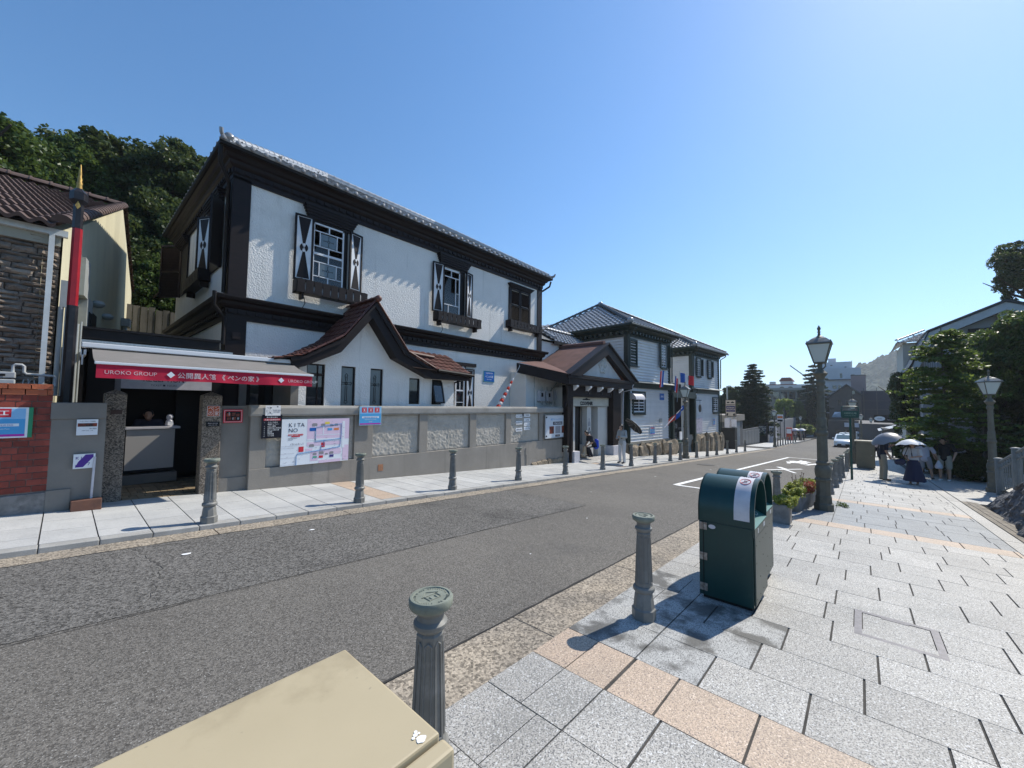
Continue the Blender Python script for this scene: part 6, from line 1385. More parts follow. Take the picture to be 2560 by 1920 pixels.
# doorway set between the posts
b = W(); b.box(13.75, 16.95, 8.86, 8.92, 1.62, 2.0); q = b.build('shop_sign_board', mat('shop_cream', (.50, .48, .40), (.44, .42, .35), ns=3, rough=.7), T)
text('COUVENIR', .21, black, T, F(0, 8.858, 0), 14.95, 1.67, .001, 'CENTER', bold=.012, sx=1.0); b = W(F(14.95, 8.858, 1.88)); b.prism([(-.35, 0), (.35, 0), (.28, .05), (.12, .05), (.04, .1), (-.04, .1), (-.12, .05), (-.28, .05)], 'z', 0, .004); b.build('sign_emblem', black, T)
cm = MATS['shop_white']
b = W(); b.box(13.80, 14.18, 8.95, 9.8, -.5, 2.4); b.build('door_jamb', cm, T); b = W(); b.box(15.15, 15.5, 8.95, 9.2, -.5, 1.6); b.box(15.05, 15.6, 8.9, 9.25, -.62, -.05); b.build('door_jamb', cm, T); b = W(); b.box(16.1, 16.9, 8.95, 9.4, -.7, 1.6); b.build('door_jamb', cm, T)
b = W(); b.box(14.18, 15.15, 9.3, 9.35, -.5, 1.6); b.box(15.5, 16.1, 9.3, 9.35, -.6, 1.6); b.build('glass_door', glass('shop_glass', (.02, .02, .02), .05), T)
for x in (13.98, 15.33): 
    b = W(F(x, 8.948, .75)); b.prism([(-.09, 0), (.09, 0), (.09, .12), (.03, .22), (.03, .34), (-.03, .34), (-.03, .22), (-.09, .12)], 'z', 0, .003); b.build('bottle_print', greyp, T)
b = W(F(15.33, 8.948, .35)); b.tube([(-.12, 0, .004), (.13, .02, .004), (0, .34, .004), (-.12, 0, .004)], .012, 4); b.tube([(-.11, .1, .004), (.11, .14, .004)], .02, 4); b.build('door_print', darkp, T)
text('あけてね', .10, mblue, T, F(0, 8.948, 0), 15.33, .18, .001, 'CENTER')
b = W(); b.box(13.95, 18.3, 8.75, 9.4, -1.2, -.62); b.build('step', granite, T, bevel=.01); b = W(); b.add([(13.9, 8.15, gz(13.9) + .08), (18.4, 8.15, gz(18.4) + .10), (18.4, 8.75, gz(18.4) + .32), (13.9, 8.75, gz(13.9) + .16), (13.9, 8.15, -1.2), (18.4, 8.15, -1.2), (18.4, 8.75, -1.2), (13.9, 8.75, -1.2)], [(0, 1, 2, 3), (0, 4, 5, 1), (1, 5, 6, 2), (0, 3, 7, 4)]); b.build('ramp', granite, T)
# small tiled roof behind (link building)
T = thing('link_building', 'low white link building with a grey hipped tile roof behind the souvenir porch', 'building', (14.2, 11, gz(14)))
b = W(); b.box(15.2, 19.0, 11.2, 13.6, 0, 4.7); b.build('wall', stucco, T)
b = W(); b.add([(15.3, 10.8, 4.68), (19.2, 10.8, 4.68), (19.2, 14.0, 4.68), (13.9, 14.0, 4.68), (15.3, 12.3, 5.55), (19.2, 12.3, 5.55), (13.9, 10.8, 4.68)], [(0, 1, 5, 4), (1, 2, 5), (2, 3, 4, 5), (3, 6, 4), (6, 0, 4)]); q = b.build('roof', kaw, T)
b = W(); tilegrid(b, (15.2, 10.78, 4.70), (.28, 0, 0), (0, .25, .145), 14, 6, amp=.04, step=.05); b.build('roof_tiles', kaw, q, kind='stuff')
captiles('ridge_tile', (15.3, 10.8, 4.82), (15.3, 12.3, 5.68), .12, ridgem, q); captiles('ridge_tile', (15.3, 12.3, 5.65), (19.2, 12.3, 5.65), .11, ridgem, q); b = W(); tilegrid(b, (13.9, 13.9, 4.70), (0, -.28, 0), (.25, 0, .155), 11, 5, amp=.04, step=.05); b.build('roof_tiles', kaw, q, kind='stuff')
b = W(); b.box(15.2, 19.2, 10.75, 10.85, 4.56, 4.69); b.box(13.85, 13.95, 10.8, 14, 4.56, 4.69); b.build('eave', blackw, T)

# ================================================================== TWO GREEN-TRIMMED CLAPBOARD HOUSES
clap = mat('white_clapboard', (.76, .745, .72), (.68, .67, .65), ns=1.2, nd=6, rough=.65, rnd=.04, c3=(.48, .48, .47), n3=1, l3=.6, h3=.85, streak=((.50, .49, .46), .62, .85))
dgr = mat('dark_green_trim', (.012, .026, .022), (.018, .034, .03), ns=6, rough=.45); ledge = mat('pale_flashing', (.30, .32, .31), (.24, .26, .25), ns=4, rough=.6)
def clap_house(name, label, ox, oy, L_, Dp, ez, rz, wins, gnd, ent=None):
    T = thing(name, label, 'house', (ox, oy, gnd), rz); T['group'] = 'green-trimmed clapboard houses'
    H = MB  # local coordinates, z measured from world 0 -> subtract gnd
    def B(): return MB(M=Matrix.Translation((0, 0, -gnd)))
    def FL(x, z): return MW[T.name] @ Matrix.Translation((x, 0, z - gnd)) @ Matrix.Rotation(math.pi / 2, 4, 'X')
    zt = ez - .55; zs = 2.98
    b = B(); b.box(.02, L_ - .02, .03, Dp, gnd - .3, ez - .1); b.build('wall_core', clap, T)
    me = mesh_of(MB().add([(0, -.034, 0), (1, -.034, 0), (1, .026, 1), (0, .026, 1), (0, .03, 0), (1, .03, 0)], [(0, 1, 2, 3), (4, 5, 1, 0)]), 'clapboard_mesh', clap)
    pitch = .158; n_ = 0
    for z0, z1 in ((-.22, zs - .38), (zs + .04, zt)):
        k = 0
        while z0 + pitch * k < z1 - .02:
            z = z0 + pitch * k; h_ = min(pitch, z1 - z); q = D.objects.new('clapboard', me); COL.objects.link(q); q.parent = T; q.matrix_basis = Matrix.Translation((.2, -.0, z - gnd)) @ Matrix.Diagonal((L_ - .4, 1, h_, 1)); k += 1
            q = D.objects.new('clapboard', me); COL.objects.link(q); q.parent = T; q.matrix_basis = Matrix.Translation((0.0, Dp, z - gnd)) @ Matrix.Rotation(-math.pi / 2, 4, 'Z') @ Matrix.Diagonal((Dp - .2, 1, h_, 1))
    b = B(); b.box(-.04, .2, -.045, .2, -.25, zt); b.build('corner_board', dgr, T); b = B(); b.box(L_ - .2, L_ + .04, -.045, .2, -.25, zt); b.build('corner_board', dgr, T)
    b = B(); ring(b, 0, L_, 0, Dp, [(0, zt), (.05, zt), (.05, zt + .2), (.1, zt + .22), (.12, zt + .3), (.35, ez - .14), (.42, ez - .12), (.42, ez - .02), (0, ez)]); b.build('cornice', dgr, T)
    b = B(); n = int(L_ / .33)
    for i in range(n): b.box(.1 + i * .33, .22 + i * .33, -.28, -.04, zt + .12, zt + .26)
    for i in range(int(Dp / .33)): b.box(-.28, -.04, .1 + i * .33, .22 + i * .33, zt + .12, zt + .26)
    b.build('cornice_brackets', dgr, T, kind='stuff')
    b = B(); b.box(-.03, L_ + .03, -.06, 0, zs - .36, zs - .06); b.build('string_course', dgr, T); b = B(); b.prism([(-.30, zs - .06), (0, zs + .05), (0, zs - .08), (-.30, zs - .09)], 'x', -.05, L_ + .25); b.build('ledge', ledge, T)
    b = B(); b.box(-.02, L_ + .02, -.04, .02, -.36, -.22); b.build('sill_band', mat('sill_concrete', (.33, .30, .24), rough=.9), T)
    # stone base: single rocks
    x = -.1; k = 0
    while x < L_ - .15:
        w_ = R.uniform(.7, 1.25); bb = W()
        p = MW[T.name] @ Vector((x + w_ / 2, -.05, 0)); zb = gz(p.x) - .15; hh = (-.36 - zb)
        stone(bb, (p.x, p.y, zb + hh / 2), (w_ * .60, .24, hh * .62), ox + k * 2.7, .5); bb.build('base_stone', rockb, T); x += w_; k += 1
    # roof
    e = .5; r_ = (Dp + 2 * e) / 2; rh = r_ * .54
    b = B(); b.add([(-e, -e, ez), (L_ + e, -e, ez), (L_ + e, Dp + e, ez), (-e, Dp + e, ez), (-e + r_, -e + r_, ez + rh), (L_ + e - r_, -e + r_, ez + rh)] if L_ + 2 * e > 2 * r_ else [(-e, -e, ez), (L_ + e, -e, ez), (L_ + e, Dp + e, ez), (-e, Dp + e, ez), (L_ / 2, Dp / 2, ez + rh), (L_ / 2 + .01, Dp / 2, ez + rh)], [(0, 1, 5, 4), (1, 2, 5), (2, 3, 4, 5), (3, 0, 4)]); rf = b.build('roof', kaw, T)
    hx = min(r_, (L_ + 2 * e) / 2); tw = .28
    nv = int(math.hypot(r_, rh) / .27); nu = int((L_ + 2 * e) / tw)
    b = B(); tilegrid(b, (-e, -e - .02, ez + .02), ((L_ + 2 * e) / nu, 0, 0), (0, r_ / nv, rh / nv), nu, nv, amp=.04, step=.055, clip=lambda i, j: min(i, nu - i) * tw > (j - .2) * hx / nv); b.build('roof_tiles', kaw, rf, kind='stuff')
    nl = int((Dp + 2 * e) / tw); nv2 = int(math.hypot(hx, rh) / .27); b = B(); tilegrid(b, (-e - .02, Dp + e, ez + .02), (0, -(Dp + 2 * e) / nl, 0), (hx / nv2, 0, rh / nv2), nl, nv2, amp=.04, step=.055, clip=lambda i, j: min(i, nl - i) * tw > (j - .2) * r_ / nv2); b.build('roof_tiles', kaw, rf, kind='stuff')
    wp = lambda p: MW[T.name] @ Vector((p[0], p[1], p[2] - gnd))
    pk = (-e + hx, -e + r_, ez + rh + .1); pk2 = (L_ + e - hx, -e + r_, ez + rh + .1)
    captiles('ridge_tile', wp((-e + .1, -e + .1, ez + .14)), wp(pk), .11, MATS['ridge_tile_dark'], rf); captiles('ridge_tile', wp((-e + .1, Dp + e - .1, ez + .14)), wp(pk), .11, MATS['ridge_tile_dark'], rf)
    if pk2[0] > pk[0] + .2: captiles('ridge_tile', wp(pk), wp(pk2), .11, MATS['ridge_tile_dark'], rf)
    captiles('ridge_tile', wp((L_ + e - .1, -e + .1, ez + .14)), wp(pk2), .11, MATS['ridge_tile_dark'], rf)
    b = B(); b.sph((-e + .1, -e + .1, ez + .16), .17, 10, 8); b.sph(pk, .17, 10, 8); b.build('ridge_ornament', kaw, rf)
    b = B(); b.tube([(-e - .05, -e - .04, ez - .03), (L_ + e + .05, -e - .04, ez - .03)], .055, 8); b.tube([(-e - .04, -e - .04, ez - .03), (-e - .04, Dp, ez - .03)], .055, 8); b.build('gutter', dgr, T)
    for x in (-.02, L_ + .1): b = B(); b.tube([(x, -e, ez - .08), (x, -e, ez - .22), (x, -.12, zt + .1), (x, -.1, zs + .1)], .04, 6); b.tube([(x, -.34, zs - .1), (x, -.34, zs - .3), (x, -.1, zs - .5), (x, -.1, gz(ox) + .1)], .04, 6); b.build('downpipe', dgr, T)
    for kind, x, z, w_, h_ in wins:
        fr = FL(x, z)
        if kind == 'closed':
            b = W(fr); e2 = .08
            for r in ((-e2, -e2, w_ + e2, 0), (-e2, h_, w_ + e2, h_ + e2), (-e2, 0, 0, h_), (w_, 0, w_ + e2, h_)): b.box(r[0], r[2], r[1], r[3], 0, .07)
            b.build('window_frame', dgr, T); shutter(T, fr, w_, h_, 'louvre', m=dgr); b = W(fr); b.box(-.15, w_ + .15, -.12, -.08, 0, .14); b.build('sill', dgr, T)
        else:
            b = W(fr); e2 = .09
            for r in ((-e2, -e2, w_ + e2, 0), (-e2, h_, w_ + e2, h_ + e2), (-e2, 0, 0, h_), (w_, 0, w_ + e2, h_)): b.box(r[0], r[2], r[1], r[3], 0, .08)
            b.box(0, w_, -.14, -.09, 0, .14); b.build('window_frame', dgr, T)
            sash(T, fr, w_, h_, [(w_ / 2 - .015, 0, w_ / 2 + .015, h_), (0, h_ / 2 - .02, w_, h_ / 2 + .02)])
            if kind == 'open': shutter(T, fr @ Matrix.Translation((-w_ * .55 - .05, 0, .03)), w_ * .5, h_, 'louvre', rz=rad(-20), m=dgr, hinge='r'); shutter(T, fr @ Matrix.Translation((w_ + .05, 0, .03)), w_ * .5, h_, 'louvre', rz=rad(-20), m=dgr)
    return T, FL
mat('ridge_tile_dark', (.09, .10, .105), (.06, .065, .07), ns=5, rough=.45)
T, FL = clap_house('clapboard_house', 'nearer white clapboard house with dark green trim, right of the souvenir porch', 19.3, 9.0, 4.75, 6.6, 5.85, rad(-5.7),
    [('closed', .22, 3.84, .62, 1.28), ('open', 3.62, 3.95, .62, 1.3), ('sash', .5, 1.32, 1.15, 1.02)], -1.05)
b = W(FL(.12, 2.0)); vs = []; fs = []
for k in range(7):
    a = k / 6 * math.pi / 2; vs += [(0, .34 * math.sin(a), .42 * math.cos(a)), (.95, .34 * math.sin(a), .42 * math.cos(a))]
for k in range(6): fs.append((2 * k, 2 * k + 1, 2 * k + 3, 2 * k + 2))
b.add(vs, fs, True); b.add([(0, 0, 0)] + [vs[2 * k] for k in range(7)], [tuple(range(8))]); b.add([(.95, 0, 0)] + [vs[2 * k + 1] for k in range(7)], [tuple(range(8))[::-1]]); b.build('hood_awning', sticker, T)
q, fr = None, FL(3.45, 2.02); T2 = thing('wall_plaque', 'blue plaque on the clapboards between window and entrance of the nearer clapboard house', 'sign', (22.7, 8.6, 2.0)); b = W(fr); b.box(0, .50, 0, .38, .02, .04); b.build('panel', blue, T2); text('英国館', .12, white, T2, fr, .25, .16, .042, 'CENTER')
T2 = thing('premium_pass_sign', 'small blue poster low on the clapboards of the nearer house, behind the parasol woman', 'sign', (21.7, 8.75, .1)); fr = FL(2.25, .08); b = W(fr); b.box(0, .55, 0, .45, .03, .045); b.build('board', white, T2); pass_sign(T2, fr @ Matrix.Translation((0, 0, .045)), .55, .45)
T2 = thing('vent_grille', 'small grey vent grille on the nearer clapboard house', 'vent', (23, 8.6, .8)); b = W(FL(3.35, .75)); b.box(0, .32, 0, .2, .02, .05); b.build('grille', pgr, T2)
T, FL3 = clap_house('clapboard_house', 'farther white clapboard house with dark green trim, its side lit beyond the lamp with flags', 28.6, 8.62, 4.9, 5.2, 5.75, rad(-5.7),
    [('open', .75, 3.85, .55, 1.2), ('open', 2.75, 3.85, .5, 1.2), ('sash', 3.6, 1.3, .95, 1.0)], -1.55)
T2 = thing('premium_pass_sign', 'small blue poster on the clapboards under the window of the farther clapboard house', 'sign', (32.0, 8.2, .4)); fr = FL3(3.55, .3); b = W(fr); b.box(0, .4, 0, .5, .03, .045); b.build('board', white, T2); pass_sign(T2, fr @ Matrix.Translation((0, 0, .045)), .4, .5)
T2 = thing('poster', 'pale pink poster with lettering near the entrance of the farther clapboard house', 'poster', (29.3, 8.4, .3)); fr = FL3(.45, -.15); b = W(fr); b.box(0, 1.1, 0, 1.05, .03, .045); b.build('sheet', mat('poster_pink', (.6, .55, .62), rough=.5), T2)
b = W(fr)
for k in range(40): x, y = R.uniform(.05, .95), R.uniform(.05, .95); b.box(x, x + .04, y, y + .07, .046, .048)
b.build('print', greyp, T2)
# entrance between the two houses
T = thing('entrance_porch', 'dark green entrance canopy and doorway crowded with wares between the two clapboard houses', 'doorway', (26.2, 9.0, gz(26)))
b = W(); b.box(24.1, 28.4, 9.3, 9.4, -1.5, 3.2); b.build('dark_recess', black, T); b = W(); b.box(24.0, 28.5, 8.35, 9.4, 2.42, 2.62); b.box(24.0, 28.5, 8.3, 8.4, 2.2, 2.45); b.build('canopy', dgr, T)
b = W(); b.box(24.1, 24.3, 8.35, 8.5, -1.3, 2.3); b.box(28.1, 28.35, 8.3, 8.45, -1.5, 2.3); b.build('post', dgr, T)
b = W()
for k in range(26):
    x, z = R.uniform(24.5, 28.0), R.uniform(-.9, 1.7); b.box(x, x + R.uniform(.12, .4), 9.2, 9.29, z, z + R.uniform(.15, .4))
b.build('shop_pictures', mat('wares_grey', (.28, .28, .27), (.04, .04, .05), ns=9, lo=.45, hi=.5, rough=.6), T, kind='stuff')
T = thing('shop_stand', 'white leaflet stand standing in the entrance between the clapboard houses', 'stand', (25.9, 8.6, gz(26))); b = W(); b.box(25.7, 26.1, 8.55, 8.75, gz(26) + .05, gz(26) + .9); b.build('base', gp, T); b = W(); b.box(25.72, 26.08, 8.5, 8.56, gz(26) + .9, gz(26) + 1.4); b.build('board', white, T)
T = thing('hanging_sign', 'round black hanging sign on a bracket at the farther clapboard house corner', 'sign', (28.2, 8.1, 1.6)); b = W(F(28.5, 8.1, 1.55)); b.lathe([(.001, -.02), (.26, -.02), (.26, .02), (.001, .02)], 20); b.build('disc', black, T); b = W(); b.tube([(28.6, 8.6, 2.1), (28.5, 8.0, 2.1)], .02, 5); b.tube([(28.5, 8.1, 2.1), (28.5, 8.1, 1.8)], .012, 5); b.build('bracket', black, T)
# flags at the left lamp
def flag(name, label, p, d, up, cols, w_, h_, emb=False):
    T = thing(name, label, 'flag', p); p = Vector(p); d = Vector(d); up = Vector(up); side = d.cross(up).normalized()
    n = 12; per = n // len(cols)
    for ci, c_ in enumerate(cols):
        vs = []; fs = []
        for i in range(per + 1):
            t = (ci * per + i) / n
            for j in range(2): vs.append(tuple(p + d * w_ * t + up * h_ * (j - .5) + side * .07 * w_ * math.sin(t * 9) - Vector((0, 0, .08 * w_ * t))))
        for i in range(per): fs.append((2 * i, 2 * i + 2, 2 * i + 3, 2 * i + 1))
        b = W(); b.add(vs, fs, True); b.build('stripe', flat('flag_' + c_[0], c_[1], .8), T)
    if emb: b = W(); q = p + d * w_ * .5; b.prism([(q.x - .05, q.z - .12), (q.x + .05, q.z - .1), (q.x + .08, q.z + .05), (q.x, q.z + .14), (q.x - .08, q.z + .04)], 'y', q.y - .1, q.y - .09); b.build('emblem', darkp, T)
    return T
fbl, fwh, frd = ('blue', (.02, .09, .35)), ('white', (.7, .7, .7)), ('red', (.55, .02, .03))
flag('flag', 'large blue, white and red flag flying above the left lamp post', (23.1, 7.6, 3.3), (1, -.1, 0), (0, 0, 1), [fbl, fwh, frd], 1.7, .55, True)
flag('flag', 'folded red, white and blue flag hanging left of the lamp with flags', (21.1, 8.0, 3.1), (.8, 0, .2), (.2, 0, 1), [frd, fwh, fbl], .6, .9)
flag('flag', 'small drooping blue and red flag right behind the lantern of the lamp with flags', (22.2, 7.6, 2.95), (.6, 0, -.2), (.2, 0, 1), [fbl, fwh, frd], .6, .8)
T = flag('flag', 'blue and red flag drooping from a slanting staff across the lamp post', (22.9, 7.2, 1.72), (-.88, .2, -.42), (.3, 0, .75), [fbl, fbl, ('orange', (.6, .07, .04))], 1.9, .4)
b = W(); b.tube([(23.4, 7.3, 1.95), (20.6, 7.6, .55)], .018, 6); b.build('staff', sticker, T)
T = thing('flag_staff', 'thin upright staffs carrying the flags above the left lamp post', 'flagpole', (22.1, 7.6, 2.2)); b = W(); b.tube([(23.05, 7.62, 3.65), (22.6, 7.62, 1.9)], .015, 6); b.build('staff', steel, T)
# ================================================================== STREET EDGE BEYOND THE HOUSES
T = thing('garage', 'grey garage with a ribbed roller shutter beyond the second clapboard house', 'garage', (43, 9.1, gz(43)))
gar = mat('garage_grey', (.10, .105, .11), (.08, .082, .085), ns=3, rough=.7); shm = mat('shutter_grey', (.13, .14, .145), (.11, .115, .12), ns=3, rough=.5)
b = W(); b.box(38.6, 46, 9.0, 12, -3, .35); b.build('wall', gar, T); b = W(); b.box(38.5, 46.2, 8.85, 12, .35, .95); b.build('parapet', cement, T)
b = W()
for k in range(22): b.prism([(8.99, -2.1 + k * .11), (8.95, -2.06 + k * .11), (8.99, -2.0 + k * .11)], 'x', 39.0, 44.6)
b.build('roller_shutter', shm, T)
T = thing('shop_sign', 'tall black-framed cream sign board with a navy panel beyond the farther clapboard house', 'sign', (38, 8.3, gz(38)))
fr = F(38, 8.74, .85, rad(-90)) ; b = W(fr); b.box(0, .84, 0, 1.46, -.04, .04); b.build('board', black, T)
crm = flat('sign_cream', (.45, .38, .30), .6); rects(T, 'cream_field', crm, fr, [(.05, .05, .79, 1.41)], .04, .004); rects(T, 'navy_panel', flat('sign_navy', (.03, .03, .10), .5), fr, [(.08, .40, .76, .94)], .044, .004)
text('YOKAN', .16, crm, T, fr, .42, .72, .050, 'CENTER', bold=.004); text('NAGAYA', .16, crm, T, fr, .42, .56, .050, 'CENTER', bold=.004); text('ANTIQUE SHOP', .06, crm, T, fr, .42, .45, .050, 'CENTER')
polys(T, 'silhouettes', black, fr, [[(.12, 1.16), (.30, 1.16), (.36, 1.22), (.30, 1.28), (.16, 1.26)], [(.42, 1.16), (.72, 1.16), (.68, 1.24), (.58, 1.30), (.46, 1.24)], [(.08, 1.0), (.76, 1.0), (.76, 1.05), (.08, 1.05)], [(.08, .08), (.2, .08), (.24, .26), (.12, .30)], [(.62, .08), (.76, .08), (.74, .30), (.60, .24)]], .044, .006)
b = W(); b.tube([(38.1, 8.55, gz(38)), (38.1, 8.6, 3.5)], .06, 8); b.tube([(38.1, 8.1, gz(38)), (38.1, 8.1, .86)], .05, 8); b.build('post', mat('galvanised', (.35, .36, .35), rough=.4, metal=.5), T)
T = thing('bin_store', 'pale boxes and dark clutter at the foot of the tall sign board', 'boxes', (38, 8.5, gz(38))); b = W(); b.box(37.5, 38.0, 8.3, 8.7, -.1, .7); b.box(37.6, 38.1, 7.9, 8.2, 0, .6); b.build('box', sticker, T); b = W(); b.box(37.4, 38.2, 7.9, 9.0, -2, -.1); b.build('base', black, T)
T = thing('slatted_gate', 'tall grey gate of broad panels between the garage and the vending machines', 'gate', (51, 9.4, gz(51)))
b = W(); b.box(46.2, 57.5, 9.5, 9.6, -3.1, -.75); b.build('backing', gar, T)
me = mesh_of(MB().box(0, 1, 0, 1, 0, 1), 'gate_panel_mesh', shm)
for k in range(7): piece('panel', me, T, (46.4 + k * 1.6, 9.42, -2.9), (0, 0, 0), (1.5, .06, 2.0 - k * .02))
T = thing('vending_machine', 'drinks vending machine with a dark picture front beside the grey gate', 'vending machine', (60, 9.3, gz(60)))
z = gz(60); b = W(); b.box(60, 60.8, 9.0, 10.0, z, z + 2.3); b.build('body', black, T); b = W(); b.box(59.97, 60, 9.1, 9.9, z + .9, z + 2.1); b.build('display', mat('vm_display', (.4, .38, .3), (.05, .05, .08), ns=7, lo=.45, hi=.5, rough=.4), T)
T = thing('vending_machine', 'paler vending machine next to the dark one beside the grey gate', 'vending machine', (61, 8.6, gz(61))); b = W(); b.box(61, 61.8, 8.2, 8.9, z, z + 2.1); b.build('body', sticker, T); b = W(); b.box(60.97, 61, 8.3, 8.8, z + .8, z + 1.9); b.build('display', MATS['vm_display'], T)
T = thing('hanging_sign', 'dark lozenge sign above the vending machines', 'sign', (60, 8.9, -.3)); b = W(); b.prism([(8.65, -.35), (9.0, -.15), (9.35, -.35), (9.0, -.55)], 'x', 59.9, 60); b.build('panel', black, T)
T = thing('plot_wall', 'long plain grey wall behind the umbrella crowd', 'wall', (80, 9.8, gz(80))); b = W(); b.box(62.5, 100, 9.9, 10.2, -5, -.35); b.build('wall', mat('panel_grey', (.22, .22, .23), (.18, .18, .19), ns=2, rough=.8), T)
T = thing('park_sign', 'white and orange advertising panel behind the left lamp post', 'sign', (75, 9.5, 0)); b = W(); b.box(75, 75.1, 9.05, 9.85, -.55, .6); b.build('board', white, T); b = W(); b.box(74.97, 75, 9.1, 9.8, .0, .35); b.build('orange_band', MATS['map_orange'], T); b = W(); b.box(74.97, 75, 9.1, 9.8, -.5, -.2); b.build('dark_band', black, T); b = W(); b.box(75, 75.1, 9.4, 9.5, -3.4, -.55); b.build('post', gar, T)
T = thing('info_board', 'slim white information board standing behind the far left bollards', 'sign', (66, 9.0, gz(66))); b = W(); b.box(66, 66.1, 8.7, 9.15, -2.6, -1.3); b.build('board', sticker, T); b = W(); b.box(65.97, 66, 8.8, 9.05, -2.3, -1.7); b.build('print', black, T)
T = thing('ticket_board', 'red notice stand with a white upper panel beside the umbrella crowd', 'notice stand', (73, 8.1, gz(73))); z = gz(73); b = W(); b.box(73, 73.4, 7.75, 8.45, z + .1, z + 2.0); b.build('stand', mat('stand_red', (.45, .03, .02), rough=.5), T); b = W(); b.box(72.97, 73, 7.8, 8.4, z + 1.1, z + 1.8); b.build('panel', white, T); b = W(); b.box(72.97, 73, 7.9, 8.3, z + .4, z + .9); b.build('dark_panel', MATS['sign_orange'], T)
T = thing('utility_pole', 'thin grey utility pole beyond the left lamp', 'pole', (72, 9.6, gz(72))); b = W(); b.tube([(80, 9.5, gz(80)), (80, 9.5, 1.8)], .07, 6); b.build('pole', gar, T)
b = None

# ================================================================== TREES
def crown_mesh(name, m, n, per, size, seed, shape=(1, 1, 1), r0=.22, flat_=.3, low=-.6):
    """unit crown: clumps crowd the outside of a lumpy ellipsoid; returns a mesh ~1 unit in radius"""
    g = np.random.RandomState(seed); cs = []; rs = []
    lobes = g.normal(size=(14, 3)); lobes /= np.linalg.norm(lobes, axis=1)[:, None]
    while len(cs) < n:
        d = g.normal(size=3); d /= np.linalg.norm(d)
        if d[2] < low: continue
        k = max(0, (lobes @ d).max()); rad_ = (.58 + .42 * k ** 3) * (g.uniform(.35, 1) ** .33)
        cs.append(d * rad_ * np.array(shape)); rs.append(r0 * g.uniform(.5, 1.15))
    V, Fq = leafquads(cs, rs, per, size, seed + 1, flat_)
    return npmesh(name, V, Fq, m)
def trunk_mesh(h, r, seed, spread=.6, top=.5):
    g = random.Random(seed); b = MB(); b.tube([(0, 0, -.3), (g.uniform(-.05, .05), 0, h * .35), (g.uniform(-.1, .1), g.uniform(-.1, .1), h * .7), (0, 0, h)], [r * 1.2, r, r * .8, r * .4], 8)
    for k in range(7):
        a = k * 2.4 + g.random(); z = h * g.uniform(.45, .9); L_ = h * spread * g.uniform(.35, .6)
        b.tube([(0, 0, z), (L_ * .5 * math.cos(a), L_ * .5 * math.sin(a), z + L_ * .35), (L_ * math.cos(a), L_ * math.sin(a), z + L_ * .8)], [r * .5, r * .3, r * .1], 6)
    return b
def tree(name, label, x, y, zb, zt, rx, ry, cmesh, group=None, seed=1, rz=0, crown_bottom=None, tm=None, cat='tree'):
    T = thing(name, label, cat, (x, y, zb), rz, group); h = zt - zb; cb = (crown_bottom - zb) if crown_bottom is not None else h * .25
    c = D.objects.new('crown', cmesh); COL.objects.link(c); c.parent = T; c.location = (0, 0, (h + cb) / 2); c.scale = (rx, ry, (h - cb) / 2)
    trunk_mesh(h * .8, max(.06, h * .025), seed, *((.15,) if cat == 'bush' else ())).build('trunk', tm or bark, T, smooth=True); return T
CA = crown_mesh('crown_dark_a', lf_dark, 330, 190, .036, 11, r0=.17); CB = crown_mesh('crown_dark_b', lf_dark, 330, 190, .036, 12, low=-.8, r0=.17); CC = crown_mesh('crown_mid', lf_mid, 300, 170, .036, 13, r0=.17)
CM = crown_mesh('crown_mid_b', lf_mid, 200, 150, .05, 15, low=-.9, r0=.18)
fg = 'trees on the slope behind the houses'
tl = [(-3.6, 25, 13.2, 3.2, CC, 'leftmost pale green tree with open branches showing sky'), (-.6, 27, 13.5, 3.0, CC, 'light green rounded tree second from the left on the slope'), (-6.5, 26, 12.5, 3.2, CC, 'tree at the extreme left edge above the stone-clad house'),
      (1.6, 28, 15.0, 3.4, CA, 'dark tree rising above the passage, left of the middle of the slope'), (4.3, 27, 15.6, 3.2, CB, 'tallest dark tree on the slope just left of the white house roof'), (7.2, 28, 16.2, 3.4, CA, 'dark tree mostly hidden by the roof of the white house'),
      (.2, 24, 10.6, 3.0, CB, 'dark tree low in front behind the cream gable'), (2.9, 24.5, 11.5, 2.8, CA, 'dense dark tree directly above the passage fence'), (5.2, 24.5, 12.2, 2.8, CB, 'dark tree pressed against the left eaves of the white house'),
      (1.2, 22, 8.0, 2.6, CA, 'lower dark tree at the back of the passage'), (4.0, 22.5, 9.0, 2.6, CA, 'lower dark tree behind the rear corner of the white house'), (-2.2, 24, 9.5, 3.0, CB, 'dark tree showing just above the wavy tile roof')]
for k, (x, y, zt, r_, cm_, lb) in enumerate(tl): tree('broadleaf_tree', lb, x, y, 0, zt, r_, r_ * .9, cm_, fg, k, rz=k * 1.1, crown_bottom=max(2, zt - 7.5))
tree('shrub_tree', 'bright green rounded bush-like tree in the gap beside the white house', 2.15, 21.2, 1, 7.5, 1.05, 1.2, CM, None, 3, crown_bottom=4.2)
# hill slope behind
hm = mat('hill_foliage', (.035, .06, .028), (.06, .09, .04), ns=.12, nd=9, rough=.95, c3=(.02, .04, .02), n3=.25, l3=.5, h3=.7)
b = MB(); b.add([(-60, 24, 0), (12, 24, 0), (18, 45, 14), (-60, 45, 10)], [(0, 1, 2, 3)]); b.build('hillside', earth, None, kind='structure')
